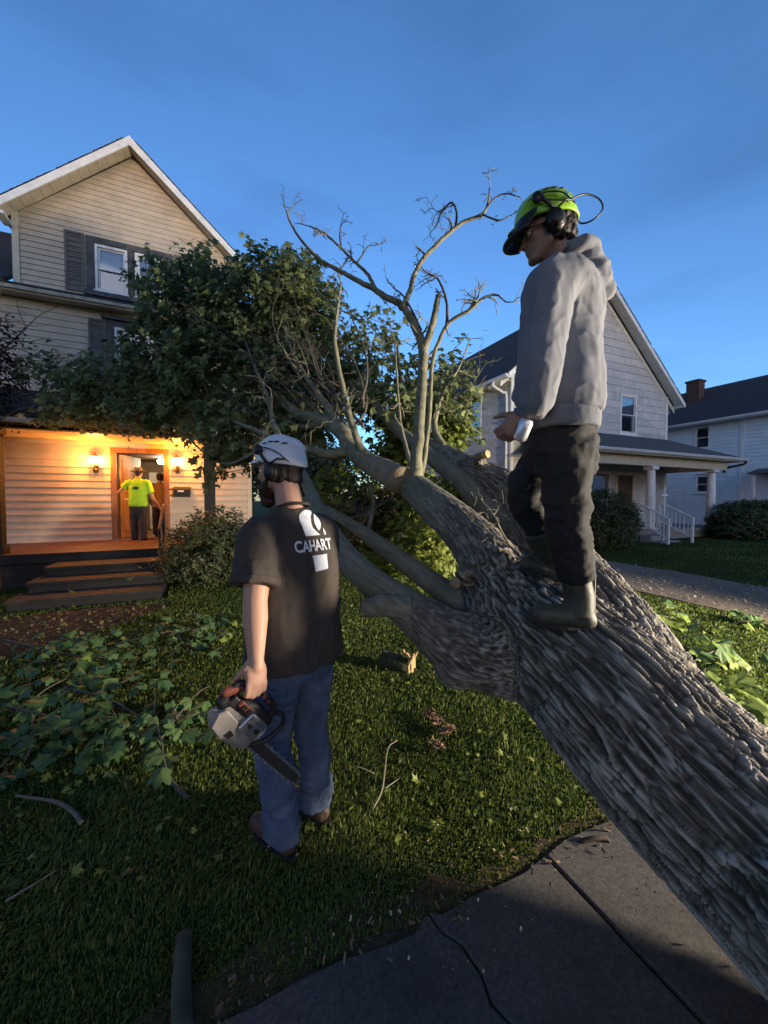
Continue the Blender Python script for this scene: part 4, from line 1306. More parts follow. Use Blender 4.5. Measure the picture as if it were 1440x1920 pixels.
# dry hanging sprigs on the trunk beside the boots
sp = MB(); rg_ = np.random.default_rng(5)
p, r = path([(968, 1040, 1.90, .006), (945, 1005, 2.0, .005), (925, 965, 2.1, .004), (900, 935, 2.2, .003)], 6)
sp.tube(p, r, 5)
for i in (8, 12, 15, 17): grow_twig(sp, p[i], rg_.normal(0, 1, 3) + Z3, .0025, .12, rg_, 1)
p, r = path([(968, 1040, 1.90, .005), (950, 1018, 1.95, .004), (895, 985, 2.1, .003), (865, 955, 2.2, .0025)], 6)
sp.tube(p, r, 5)
for i in (8, 12, 15, 17): grow_twig(sp, p[i], rg_.normal(0, 1, 3) + Z3, .0022, .10, rg_, 1)
build(sp, 'sprig', mat('dry_sprig', (.22, .19, .13), .9, .2), maple, world=True, fix=False)

# ------------------------------------------------------------------ maple leaves
def maple_leaf(fold=.12, lobes=5):
    tips = [(90, 1.0), (38, .92), (142, .92), (-22, .60), (202, .60)]
    notch = [(64, .58), (116, .58), (8, .52), (172, .52), (-70, .25), (250, .25)]
    side = [(77, .80), (103, .80), (51, .78), (129, .78), (24, .72), (156, .72)]
    P = sorted(tips + notch + side)
    P = [(math.cos(R(a)) * r, math.sin(R(a)) * r) for a, r in P]
    v = [(0, 0, 0)] + [(x * .55, y * .6 + .05, -abs(x) * fold - (x * x + y * y) * .10) for x, y in P]
    k = len(P)
    f = [(0, 1 + i, 1 + (i + 1) % k) for i in range(k)]
    return np.array(v), np.array(f)


def maple_leaf_small():
    P = [(-90, .15), (-20, .62), (10, .40), (40, .95), (64, .62), (90, 1.0), (116, .62), (140, .95), (170, .40), (200, .62)]
    P = [(math.cos(R(a)) * r, math.sin(R(a)) * r) for a, r in P]
    v = [(0, 0, 0)] + [(x * .58, y * .6 + .05, -abs(x) * .16 - (x * x + y * y) * .12) for x, y in P]
    k = len(P)
    return np.array(v), np.array([(0, 1 + i, 1 + (i + 1) % k) for i in range(k)])


LEAF, LEAF_F = maple_leaf()
LEAF_S, LEAF_SF = maple_leaf_small()
OVAL = np.array([(0, 0, 0), (.28, .35, -.05), (.24, .75, -.06), (0, 1.0, -.12), (-.24, .75, -.06), (-.28, .35, -.05)], float)
OVAL_F = np.array([(0, 1, 2), (0, 2, 3), (0, 3, 4), (0, 4, 5)])


def leaf_cloud(pos, nrm, tipd, size, lv, lf):
    """leaf copies: pos (N,3), surface normal nrm, tip direction tipd, size (N,)"""
    nrm = nrm / np.linalg.norm(nrm, axis=1, keepdims=True)
    y = tipd - nrm * (tipd * nrm).sum(1, keepdims=True)
    y /= np.maximum(np.linalg.norm(y, axis=1, keepdims=True), 1e-6)
    x = np.cross(y, nrm)
    V = pos[:, None, :] + size[:, None, None] * (lv[None, :, 0:1] * x[:, None] + lv[None, :, 1:2] * y[:, None] + lv[None, :, 2:3] * nrm[:, None])
    N, k = len(pos), len(lv)
    Fc = (lf[None] + (np.arange(N) * k)[:, None, None]).reshape(-1, 3)
    return V.reshape(-1, 3), Fc, k


def sprays(ell, rg_, per=15, spread=.20, size=.085, droop=.5, shell=.5):
    """ell: centre, radii(3), number of sprays -> leaf arrays + twig segments"""
    P, Nn, T, S, C, W = [], [], [], [], [], []
    for c, rr, n, bias in ell:
        c = np.asarray(c); rr = np.asarray(rr)
        d = rg_.normal(0, 1, (n, 3)); d /= np.linalg.norm(d, axis=1, keepdims=True)
        rad = rg_.random(n) ** (1 / (2 + 3 * shell))
        o = c + d * rr * rad[:, None]
        clump = fbm(o, 1.6, 2) * .22
        ax = d * .7 + rg_.normal(0, .5, (n, 3)); ax[:, 2] -= .1
        ax /= np.linalg.norm(ax, axis=1, keepdims=True)
        for i in range(n):
            k = int(per * (.6 + .8 * rg_.random()))
            t = rg_.random(k) ** .7
            p = o[i] + ax[i] * (t[:, None] - .5) * spread * 2 + rg_.normal(0, spread * .36, (k, 3))
            up = rg_.normal(0, .55, (k, 3)) + np.array([0, 0, .9]) + d[i] * .75
            tip = ax[i] * .6 + rg_.normal(0, .6, (k, 3)); tip[:, 2] -= droop
            P.append(p); Nn.append(up); T.append(tip)
            S.append(size * (.55 + .75 * rg_.random(k)))
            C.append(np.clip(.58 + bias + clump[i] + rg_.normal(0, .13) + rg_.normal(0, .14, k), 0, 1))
            W.append((o[i] - ax[i] * spread * 1.6, o[i] + ax[i] * spread))
    return np.concatenate(P), np.concatenate(Nn), np.concatenate(T), np.concatenate(S), np.concatenate(C), W


def E_(px, py, d, rx, ry, rz, n, bias=0.0):
    """ellipsoid measured in photo pixels across and up, metres deep"""
    return (at(px, py, d), (rx / F_PX * d, rz, ry / F_PX * d), n, bias)


M['leaf_maple'] = leaf_mat('maple_leaves', (.085, .112, .050), (.175, .225, .095), (.30, .335, .15), .48)
M['leaf_lit'] = leaf_mat('lit_toned_maple_leaves', (.05, .075, .018), (.15, .20, .04), (.30, .33, .08), .42)  # maple leaf again, with the beam's yellow-green light put into the colour
M['leaf_shrub'] = leaf_mat('shrub_leaves', (.022, .032, .013), (.065, .082, .032), (.15, .16, .07), .3)
M['leaf_purple'] = leaf_mat('plum_leaves', (.014, .007, .009), (.035, .018, .020), (.06, .035, .035), .25)
M['leaf_brown'] = leaf_mat('dead_leaves', (.03, .017, .010), (.085, .045, .025), (.16, .10, .06), .15, .8)

CROWN = [
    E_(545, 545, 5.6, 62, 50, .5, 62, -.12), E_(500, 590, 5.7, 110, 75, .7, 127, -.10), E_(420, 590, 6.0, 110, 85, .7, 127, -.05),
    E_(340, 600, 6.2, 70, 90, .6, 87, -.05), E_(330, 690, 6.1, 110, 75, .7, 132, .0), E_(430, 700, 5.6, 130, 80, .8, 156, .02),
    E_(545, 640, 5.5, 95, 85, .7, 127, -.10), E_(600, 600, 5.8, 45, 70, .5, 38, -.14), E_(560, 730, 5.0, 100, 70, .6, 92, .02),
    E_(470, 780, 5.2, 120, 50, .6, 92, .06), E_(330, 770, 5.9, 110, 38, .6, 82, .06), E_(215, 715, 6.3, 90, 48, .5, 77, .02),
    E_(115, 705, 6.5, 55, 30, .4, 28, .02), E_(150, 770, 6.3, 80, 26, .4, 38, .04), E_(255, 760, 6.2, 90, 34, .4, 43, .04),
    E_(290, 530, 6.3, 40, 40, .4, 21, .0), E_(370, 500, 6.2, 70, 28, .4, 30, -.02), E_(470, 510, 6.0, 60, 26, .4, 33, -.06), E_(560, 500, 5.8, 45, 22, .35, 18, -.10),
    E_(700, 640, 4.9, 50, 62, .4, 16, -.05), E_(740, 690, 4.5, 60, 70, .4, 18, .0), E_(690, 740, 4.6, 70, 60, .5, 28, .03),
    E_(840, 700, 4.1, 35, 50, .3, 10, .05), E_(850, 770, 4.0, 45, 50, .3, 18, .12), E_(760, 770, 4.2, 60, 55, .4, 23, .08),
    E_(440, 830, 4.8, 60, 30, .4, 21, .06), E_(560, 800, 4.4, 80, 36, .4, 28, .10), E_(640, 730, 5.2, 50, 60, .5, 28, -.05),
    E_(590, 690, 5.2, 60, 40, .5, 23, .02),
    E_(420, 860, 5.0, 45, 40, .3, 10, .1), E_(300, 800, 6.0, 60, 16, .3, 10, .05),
]
rg_ = np.random.default_rng(11)
P, N_, T_, S2, C2, W2 = sprays(CROWN, rg_, per=15, spread=.175, size=.125)
v, f, k = leaf_cloud(P, N_, T_, S2, LEAF_S, LEAF_SF)
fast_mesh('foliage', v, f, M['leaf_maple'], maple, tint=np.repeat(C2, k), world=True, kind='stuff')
tm = MB()
for a, b in W2: tm.tube([a, (a + b) / 2 + rg_.normal(0, .02, 3), b], [.006, .0045, .003], 3, cap=False)
build(tm, 'twigs', M['bark_twig'], maple, world=True, fix=False, kind='stuff')
# leaves under and behind the limbs, the beam's light painted into their colour
LOW = [E_(740, 860, 4.0, 55, 40, .3, 44, .05), E_(780, 950, 4.1, 60, 50, .4, 52, .15), E_(795, 1020, 3.6, 45, 55, .3, 44, .20),
       E_(850, 930, 3.4, 40, 30, .2, 22, .22), E_(690, 960, 4.3, 70, 60, .5, 70, -.05), E_(640, 930, 4.6, 60, 50, .5, 50, -.1),
       E_(700, 1050, 4.2, 70, 40, .4, 48, -.05), E_(840, 820, 4.0, 40, 40, .3, 30, .1), E_(865, 960, 3.2, 22, 28, .2, 12, .25)]
P, N_, T_, S2, C2, W2 = sprays(LOW, rg_, per=17, spread=.16, size=.10)
v, f, k = leaf_cloud(P, N_, T_, S2, LEAF_S, LEAF_SF)
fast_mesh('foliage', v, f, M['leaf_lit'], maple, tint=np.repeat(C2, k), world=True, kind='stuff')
BRN = [E_(680, 990, 3.9, 70, 50, .4, 40, .0), E_(720, 940, 4.2, 60, 40, .4, 30, .0)]
P, N_, T_, S2, C2, W2 = sprays(BRN, rg_, per=14, spread=.16, size=.06)
v, f, k = leaf_cloud(P, N_, T_, S2, LEAF_S, LEAF_SF)
fast_mesh('dead_foliage', v, f, M['leaf_brown'], maple, tint=np.repeat(C2, k), world=True, kind='stuff')

# ================================================================== shrubs and the small tree
def shrub(name, label, cat, base, ells, per_m, size, material, lv=OVAL, lf=OVAL_F, stems=9, seed=1, rz=0, group=None, spread=.09, tilt=.55):
    rg = np.random.default_rng(seed)
    t = thing(name, label, cat, base, rz, group)
    P, N, T, S, C, W = sprays([(np.asarray(base) + c, r, int(n), b) for c, r, n, b in ells], rg, per=per_m, spread=spread, size=size, droop=.1, shell=.9)
    v, f, k = leaf_cloud(P, N, T, S, lv, lf)
    fast_mesh('foliage', v, f, material, t, tint=np.repeat(C, k), world=True, kind='stuff')
    m = MB(); b = np.asarray(base, float)
    c0, r0 = ells[0][0], ells[0][1]
    for i in range(stems):
        a = rg.random() * 6.28
        q = b + np.asarray(c0) + np.array([math.cos(a), math.sin(a), .0]) * np.asarray(r0) * .75 + Z3 * r0[2] * rg.uniform(-.1, .75)
        p0 = b + np.array([math.cos(a), math.sin(a), 0]) * .12
        mid = (p0 + q) / 2 + rg.normal(0, .08, 3)
        m.tube(spline([p0, mid, q], 4), np.linspace(.018, .005, 9), 5)
        for _ in range(3): grow_twig(m, mid, q - mid + rg.normal(0, .3, 3), .005, .35, rg, 1)
    build(m, 'stem', M['bark_twig'], t, world=True, fix=False)
    return t


b0 = gnd(392, 1112)
shrub('shrub', 'loose twiggy green shrub beside the tan house porch steps', 'shrub', b0 + EY * .75,
      [((0, 0, .62), (.80, .75, .62), 520, .05), ((.1, .1, 1.0), (.6, .6, .45), 200, .1), ((-.35, -.1, .35), (.55, .5, .35), 160, 0), ((.6, .2, .5), (.5, .5, .45), 140, 0)], 16, .062, M['leaf_shrub'], seed=3, stems=22)
b1 = np.array([*gnd(1157, 1030, .15)[:2], .1]) + EY * .5
shrub('clipped_bush', 'rounded clipped bush in front of the grey house porch', 'bush', b1,
      [((0, 0, .88), (1.02, .85, .90), 1000, -.05), ((0, 0, .4), (.95, .8, .42), 260, -.1)], 20, .062, M['leaf_shrub'], seed=4, stems=14)
b2 = lot(18.3, 8.0, .2)
for i, (du, dv, r, lb) in enumerate(((1.15, -1.0, 1.0, 'dark spreading bush just right of the grey porch steps'), (3.2, -.9, 1.15, 'dark spreading bush at the white house wall, farthest right'))):
    shrub('spreading_bush', lb, 'bush', lot(16.2 + du, 7.6 + dv + .6, .2), [((0, 0, .62), (r, .9, .70), 720, -.02), ((.3, 0, .9), (r * .7, .6, .45), 220, .03), ((-r * .5, -.2, .4), (r * .6, .7, .4), 160, -.05)], 18, .075, M['leaf_shrub'], seed=8 + i, stems=14, group='dark bushes right of the grey porch')
# low weeds at the foot of the clipped bush
# plum tree at the left edge
tp = lot(-3.22, 8.40, 0)
plum = thing('plum_tree', 'small purple-leaved tree at the left corner of the tan porch', 'tree', tp, 0)
m = MB(); rg = np.random.default_rng(21)
m.tube(spline([tp - Z3 * .05, tp + np.array([-.05, 0, 1.4]), tp + np.array([-.15, .0, 2.6]), tp + np.array([-.1, 0, 4.2])], 6), np.linspace(.07, .02, 19), 9)
for k in range(12):
    a = rg.random() * 6.28
    grow_twig(m, tp + np.array([-.1, 0, 2.6 + 1.4 * rg.random()]), np.array([math.cos(a), math.sin(a), .8]), .018, 1.1, rg, 2)
build(m, 'trunk', M['bark_twig'], plum, world=True, smooth=True, fix=False)
P, N, T, S, C, W = sprays([(tp + np.array([-.10, 0, 3.95]), (.58, .6, .80), 150, 0), (tp + np.array([.25, -.05, 3.7]), (.42, .4, .5), 46, .1), (tp + np.array([-.15, 0, 3.1]), (.4, .5, .5), 46, -.1)], rg, per=12, spread=.13, size=.062, shell=.4)
v, f, k = leaf_cloud(P, N, T, S, OVAL, OVAL_F)
fast_mesh('crown', v, f, M['leaf_purple'], plum, tint=np.repeat(C, k), world=True, kind='stuff')

# ================================================================== grass
def in_poly(u, v, poly):
    poly = np.asarray(poly); c = np.zeros(len(u), bool)
    for i in range(len(poly)):
        a, b = poly[i], poly[i - 1]
        k = ((a[1] > v) != (b[1] > v)) & (u < (b[0] - a[0]) * (v - a[1]) / (b[1] - a[1] + 1e-12) + a[0])
        c ^= k
    return c


def grass(n=500000):
    rg = np.random.default_rng(3)
    r = np.exp(rg.uniform(math.log(.9), math.log(17), n)); a = rg.uniform(-1.2, 1.15, n)
    x, y = r * np.sin(a), r * np.cos(a)
    u, v = x * EX[0] + y * EX[1], x * EY[0] + y * EY[1]
    wob = .03 * np.sin(u * 5) + .03 * vnoise(np.stack([u, v, u * 0], 1), 6)
    ok = (v > 1.20 + wob + .09 * np.abs(vnoise(np.stack([u, v * 0, u * 0], 1), 3))) & ~((u > 6.62) & (u < 9.28) & (v < 16))
    dp = in_poly(u + wob * 3, v + wob * 3, [(-2.9, 6.75), (-1.2, 6.85), (-.55, 6.6), (-1.0, 5.9), (-1.6, 5.2), (-2.4, 4.9), (-3.2, 5.6)])
    ok &= ~(dp & (rg.random(n) < .93))
    ok &= ~((u < 1.1) & (u > -8.5) & (v > 9.0)) & ~((u > -2.7) & (u < -.65) & (v > 7.0)) & ~((u > 9.5) & (v > 8.0))
    thin = vnoise(np.stack([x, y, x * 0], 1), 1.7)
    ok &= rg.random(n) < .80 + .35 * thin
    x, y, r, u, v = x[ok], y[ok], r[ok], u[ok], v[ok]
    n = len(x)
    z = ground_z(x, y) - .004
    near = sstep(.9, 6, r)
    h = (.017 + .023 * rg.random(n) ** 1.6) * (1 + .35 * vnoise(np.stack([x, y, x * 0], 1), 2.3)) * (1 + .2 * near)
    tall = rg.random(n) < .03; h[tall] *= 1.7
    h *= np.where(v < 1.6, .7, 1)
    w = (.0019 + .0014 * rg.random(n)) * (1 + 1.7 * near)
    az = rg.uniform(0, 2 * np.pi, n)
    lean = rg.uniform(.35, 1.25, n)
    la = az + rg.normal(0, .5, n)
    comb = vnoise(np.stack([x + 9, y, x * 0], 1), 1.1) * 3.0
    dx, dy = np.cos(la) * .6 + np.cos(comb) * .5, np.sin(la) * .6 + np.sin(comb) * .5
    sx, sy = -np.sin(az) * w, np.cos(az) * w
    B = np.stack([x, y, z], 1)
    side = np.stack([sx, sy, sx * 0], 1)
    m1 = B + np.stack([dx * lean * h * .35, dy * lean * h * .35, h * .6], 1)
    tp = B + np.stack([dx * lean * h, dy * lean * h, h * (1.05 - .3 * lean)], 1)
    V = np.stack([B - side, B + side, m1 + side * .75, m1 - side * .75, tp], 1).reshape(-1, 3)
    k = np.arange(n) * 5
    F_ = np.concatenate([np.stack([k, k + 1, k + 2], 1), np.stack([k, k + 2, k + 3], 1), np.stack([k + 3, k + 2, k + 4], 1)])
    t = np.clip(.45 + .28 * vnoise(np.stack([x, y, x * 0], 1), .9) + rg.normal(0, .16, n), 0, 1)
    dry = rg.random(n) < .035; t[dry] = 1
    m = leaf_mat('grass_blades', (.036, .055, .011), (.118, .165, .026), (.28, .27, .08), .35, .6)
    o = fast_mesh('grass', V, F_, m, tint=np.repeat(t, 5), kind='stuff')
    tag(o, 'short uneven green lawn grass around the fallen tree', 'grass')


grass()

# ------------------------------------------------------------------ litter on the lawn
def small_bits(name, label, centers, spread, n, size, material, seed, z=0.012, flat=.35):
    rg = np.random.default_rng(seed); m = MB()
    for c in centers:
        for _ in range(n):
            p = np.array([c[0], c[1], 0]) + np.array([*rg.normal(0, spread, 2), 0])
            p[2] = ground_z(p[0], p[1]) + z + abs(rg.normal(0, .012))
            s = size * rg.uniform(.4, 1.4); a = rg.uniform(0, 6.28); e = rg.normal(0, .5)
            d = np.array([math.cos(a), math.sin(a), e]) * s; w = np.array([-math.sin(a), math.cos(a), rg.normal(0, .4)]) * s * flat
            m.prism([p - d - w, p + d - w * .7, p + d * .8 + w, p - d * .9 + w], (0, 0, s * .18))
    o = build(m, name, material, fix=False, kind='stuff')
    return tag(o, label, 'litter')


cl = [gnd(*q) for q in ((805, 1350), (820, 1365), (835, 1385), (822, 1410), (845, 1380))]
small_bits('dead_leaf_clump', 'clump of dead brown leaves and bark on the grass under the trunk', cl, .022, 26, .016, M['leaf_brown_plain'] if 'leaf_brown_plain' in M else mat('dead_leaf_bits', (.17, .10, .055), .9, .4, 30), 5, .04, .6)
eg = [lot(u, 1.24 + .05 * math.sin(u * 7)) for u in np.linspace(-1.2, 3.2, 34)]
small_bits('wood_chips', 'dry chips and mulch scattered along the sidewalk edge', eg, .05, 9, .010, mat('chips', (.17, .115, .07), .9, .45, 40), 6, .014)
pts = [gnd(x, y) for x, y in zip(RNG.uniform(500, 1100, 60), RNG.uniform(1420, 1880, 60))]
small_bits('sawdust_specks', 'pale sawdust specks scattered over grass and concrete', pts, .04, 1, .0045, mat('sawdust', (.45, .36, .24), .9, .2, 20), 7, .030, .7)
gr_ = [lot(u, v) for u, v in zip(RNG.uniform(-.8, 2.4, 160), .5 + .8 * RNG.random(160) ** .5)]
small_bits('grit', 'dark grit and bark crumbs on the sidewalk slabs', gr_, .05, 2, .0042, mat('dark_grit', (.045, .034, .026), .95, .4, 40), 15, .022, .7)
gv = [lot(u, v) for u, v in zip(RNG.uniform(6.7, 9.2, 500), RNG.uniform(1, 12, 500))]
small_bits('gravel', 'loose gravel on the driveway', gv, .1, 3, .016, mat('gravel_stone', (.22, .20, .18), .9, .4, 30), 9, .008, .8)
dc_ = [lot(u, v) for u, v in zip(RNG.uniform(-2.7, -.7, 60), RNG.uniform(5.3, 6.8, 60))]
small_bits('trodden_leaves', 'trodden leaf bits on the dirt in front of the steps', dc_, .12, 4, .016, mat('leaf_bits', (.16, .12, .045), .9, .5, 30), 10, .01, .7)


def leaf_litter():
    rg = np.random.default_rng(41); P = []
    for (x0, x1, y0, y1, n) in ((0, 430, 1150, 1420, 300), (0, 450, 1420, 1640, 60), (620, 1050, 1200, 1560, 130), (1180, 1440, 1110, 1340, 170), (640, 860, 1120, 1260, 90)):
        for _ in range(n):
            p = gnd(rg.uniform(x0, x1), rg.uniform(y0, y1)); p = p + np.array([*rg.normal(0, .08, 2), 0])
            p[2] = ground_z(p[0], p[1]) + .022 + .02 * rg.random(); P.append(p)
    P = np.array(P); n = len(P)
    nr = rg.normal(0, .45, (n, 3)) + np.array([0, 0, 1.0])
    v, f, k = leaf_cloud(P, nr, rg.normal(0, 1, (n, 3)), rg.uniform(.025, .075, n), LEAF_S, LEAF_SF)
    o = fast_mesh('leaf_litter', v, f, M['leaf_lit'], tint=np.repeat(rg.random(n) ** .8, k), kind='stuff')
    tag(o, 'small torn maple leaves scattered in the grass', 'leaves')


leaf_litter()


def stick(name, label, pts, r0, r1, material, cat='stick', forks=(), cut=None, group=None):
    p = spline(np.array(pts), 6)
    t = thing(name, label, cat, [p[0][0], p[0][1], 0], 0, group)
    m = MB().tube(p, np.linspace(r0, r1, len(p)), 8)
    rg = np.random.default_rng(len(label))
    for q in forks:
        q = spline(np.array(q), 5); m.tube(q, np.linspace(r1 * 1.2, r1 * .5, len(q)), 6)
    build(m, 'stem', material, t, world=True, smooth=True, fix=False)
    if cut: build(MB().cyl(p[0], p[0] + (p[0] - p[1]) * .2, r0 * .97, r0 * .9, 9), 'cut_end', M['wood_cut'], t, world=True)
    return t


G = lambda px, py, z=.02: gnd(px, py, z)
stick('twig', 'pale bare forked twig lying on the grass right of the jeans', [G(700, 1515, .03), G(716, 1482, .05), G(722, 1440, .04), G(728, 1402, .06), G(745, 1388, .05)], .005, .0028, mat('pale_twig', (.20, .175, .125), .8, .2), 'twig',
      [[G(722, 1478, .05), G(745, 1462, .05), G(750, 1458, .06)], [G(705, 1452, .03), G(670, 1438, .06), G(636, 1446, .03)]])
stick('broken_stick', 'short broken grey stick with pale torn end at far left', [G(152, 1542, .03), G(135, 1520, .04), G(100, 1502, .03), G(30, 1492, .02)], .012, .007, mat('grey_stick', (.13, .115, .095), .9, .3, 30, .3, 60), 'stick', cut=True)
stick('wooden_stake', 'weathered greenish wooden stake lying on grass by the sidewalk', [G(345, 1755, .03), G(340, 1840, .03), G(342, 1935, .03)], .027, .03, mat('green_wood', (.045, .055, .038), .9, .35, 15, .3, 50), 'stake')
stick('curved_twig', 'thin curved pale twig low on the dark grass at left', [G(10, 1690, .03), G(60, 1660, .04), G(105, 1632, .04)], .005, .003, bpy.data.materials['pale_twig'], 'twig')
stick('bark_curl', 'curled strip of dark bark at the sidewalk edge by the trunk', [G(1090, 1578, .02), G(1115, 1572, .035), G(1135, 1572, .03), G(1143, 1580, .015)], .012, .008, mat('dark_curl', (.05, .035, .028), .9, .3), 'bark')
# sawn log under the left limb
lg_ = thing('log', 'dark mossy sawn log lying under the left limb, torn end pale', 'log', gnd(735, 1245), 0)
a, b = gnd(728, 1240, .055), gnd(768, 1248, .06)
build(MB().tube(spline([a - (b - a) * .3, a, b], 4), [.075, .09, .10, .085, .09, .09, .08, .075, .06], 16), 'log_body', mat('log_bark', (.026, .032, .016), .95, .3, 12, .8, 30), lg_, world=True, smooth=True)
hb = MB(); rg = np.random.default_rng(2)
for k in range(9):
    q = b + np.array([.01, 0, .04]) + rg.normal(0, .03, 3); hb.tube([q - Z3 * .09, q, q + np.array([.02, -.01, .05]) + rg.normal(0, .02, 3)], [.022, .02, .008], 5)
build(hb, 'torn_wood', M['wood_cut'], lg_, world=True)

# ------------------------------------------------------------------ leafy branches torn off, lying on the lawn
LM = [leaf_mat('branch_leaf_%s' % c, tuple(np.array(b) * .8), b, tuple(np.array(b) * 1.3), .25) for c, b in (('dark', (.040, .085, .030)), ('mid', (.058, .12, .040)), ('pale', (.095, .16, .055)), ('lime', (.19, .25, .05)))]  # the lime tone has the beam's light painted into the leaf green
LEAF_ME = {}
for ci, lm in enumerate(LM):
    for s in range(3):
        lv = LEAF.copy(); rg = np.random.default_rng(s)
        lv[:, 2] += .10 * np.sin(lv[:, 0] * 4 + s) + (.22, -.1, .12)[s] * lv[:, 1] ** 2
        m = MB().add(np.concatenate([lv, [(0.012, 0, 0), (-.012, 0, 0), (0, -.55, -.12)]]), [tuple(x) for x in LEAF_F] + [(len(lv), len(lv) + 1, len(lv) + 2)])
        me = bpy.data.meshes.new('leaf'); me.from_pydata(m.verts().tolist(), [], m.F); me.materials.append(lm)
        a_ = me.attributes.new('tint', 'FLOAT', 'POINT'); a_.data.foreach_set('value', np.full(len(me.vertices), .55, np.float32))
        LEAF_ME[ci, s] = me


def fallen_branch(label, stem, n, rad, size, tone, seed, hgt=.16, group=None, r0=.012, side=()):
    """stem: world points; leaves are separate parts sharing their meshes"""
    rg = np.random.default_rng(seed)
    p = spline(np.array(stem), 6)
    t = thing('fallen_branch', label, 'branch', [p[0][0], p[0][1], ground_z(p[0][0], p[0][1])], 0, group)
    m = MB().tube(p, np.linspace(r0, .004, len(p)), 8)
    tips = list(p[len(p) // 3:])
    for q in side:
        q = spline(np.array(q), 5); m.tube(q, np.linspace(r0 * .6, .003, len(q)), 6); tips += list(q[2:])
    build(m, 'stem', M['bark_twig'], t, world=True, smooth=True, fix=False)
    inv = Matrix(local_of(t).tolist())
    for i in range(n):
        c = tips[int(rg.integers(0, len(tips)))] + np.array([*rg.normal(0, rad, 2), 0])
        gz = ground_z(c[0], c[1])
        c[2] = gz + .03 + hgt * rg.random() ** 1.3
        s = size * rg.uniform(.65, 1.45)
        tone_i = int(np.clip(round(rg.normal(tone, .6)), 0, 3))
        o = bpy.data.objects.new('leaf', LEAF_ME[tone_i, int(rg.integers(0, 3))])
        COL.objects.link(o); o.parent = t
        up = Vector((rg.normal(0, .45), rg.normal(0, .45) - .25, 1)).normalized()
        q = up.to_track_quat('Z', 'Y').to_matrix() @ Matrix.Rotation(rg.uniform(0, 6.28), 3, 'Z')
        o.matrix_local = inv @ Matrix.Translation(Vector(c)) @ q.to_4x4() @ Matrix.Scale(s, 4)
    return t


fallen_branch('torn maple branch, its forked bare stem pointing at the man with the chainsaw', [G(352, 1497, .02), G(322, 1465, .03), G(308, 1430, .06), G(302, 1385, .09)], 16, .06, .115, 2, 31,
              hgt=.10, r0=.014, side=[[G(302, 1385, .09), G(335, 1340, .14), G(370, 1300, .2), G(395, 1285, .22)], [G(302, 1385, .09), G(290, 1340, .12), G(292, 1295, .16)], [G(332, 1348, .14), G(322, 1320, .16)]])
fallen_branch('big maple branch with dark leaves heaped on the grass at far left', [G(-60, 1300, .08), G(40, 1330, .1), G(130, 1350, .1), G(210, 1350, .08)], 95, .20, .125, .8, 32, hgt=.28,
              side=[[G(40, 1330, .1), G(90, 1290, .14), G(150, 1260, .14)], [G(60, 1330, .1), G(60, 1390, .1), G(40, 1440, .1)]])
fallen_branch('maple branch with broad mid-green leaves between the heap and the bare forked stem', [G(120, 1290, .08), G(200, 1310, .1), G(270, 1350, .1), G(300, 1370, .08)], 80, .16, .115, .9, 33, hgt=.22,
              side=[[G(200, 1310, .1), G(230, 1380, .1), G(220, 1420, .06)], [G(180, 1300, .1), G(250, 1270, .1)]])
fallen_branch('leafy maple sprays lying before the porch steps at the left edge', [G(10, 1200, .08), G(80, 1215, .1), G(150, 1230, .1), G(230, 1235, .08)], 84, .24, .12, 1.0, 34, hgt=.22)
fallen_branch('leafy maple sprays lying in front of the twiggy shrub', [G(250, 1200, .06), G(310, 1185, .08), G(370, 1180, .08), G(430, 1165, .06)], 80, .22, .115, 1.7, 35, hgt=.16, side=[[G(330, 1185, .06), G(350, 1215, .06), G(380, 1230, .04)]])
fallen_branch('torn maple branch with leaves coloured lime as if lit right behind the trunk, nearest the gravel', [G(1150, 1130, .1), G(1190, 1140, .2), G(1220, 1150, .2), G(1270, 1160, .12)], 44, .16, .17, 2.9, 36, hgt=.30)
fallen_branch('long torn maple branch with lime-lit leaves along the trunk\'s lower right side', [G(1240, 1200, .12), G(1300, 1240, .16), G(1350, 1290, .14), G(1430, 1330, .12)], 72, .14, .16, 2.8, 37, hgt=.22, side=[[G(1300, 1240, .16), G(1340, 1220, .12), G(1370, 1215, .1)]])
fallen_branch('small leafy maple spray on the lawn near the right edge of the gravel', [G(1380, 1165, .05), G(1410, 1165, .08), G(1450, 1170, .05)], 26, .13, .15, 2.2, 38, hgt=.14)
fallen_branch('leafy maple sprays hanging down under the middle limb', [G(760, 1085, .3), G(800, 1070, .35), G(835, 1075, .2)], 22, .10, .15, 3, 39, hgt=.45)
# scattered single leaves in the grass and on the steps
rg = np.random.default_rng(77)
def loose_leaf(px, py, z, tone, size, label):
    o = bpy.data.objects.new('maple_leaf', LEAF_ME[tone, int(rg.integers(0, 3))]); COL.objects.link(o)
    p = gnd(px, py, z); o.location = Vector(p); o.rotation_euler = (rg.normal(0, .3), rg.normal(0, .3), rg.uniform(0, 6.28)); o.scale = (size,) * 3
    tag(o, label, 'leaf', 'single maple leaves lying loose')
loose_leaf(342, 1264, .05, 2, .13, 'single pale upturned maple leaf on the grass left of the chainsaw')
loose_leaf(240, 1085, .32, 2, .16, 'maple leaf lying on the middle porch step')
loose_leaf(262, 1062, .47, 2, .14, 'maple leaf lying on the top porch step')
loose_leaf(140, 1110, .17, 1, .15, 'maple leaf lying on the lowest porch step')
loose_leaf(322, 1532, .05, 1, .08, 'small maple leaf on the dark grass behind the brown boot')
loose_leaf(655, 1212, .05, 3, .09, 'single pale maple leaf in the shadow right of the dark shirt')


# ------------------------------------------------------------------ trees closing the view behind the houses, and an unseen tree added to shade the foreground
M['leaf_far'] = leaf_mat('far_tree_leaves', (.012, .018, .009), (.028, .042, .018), (.05, .065, .028), .15)


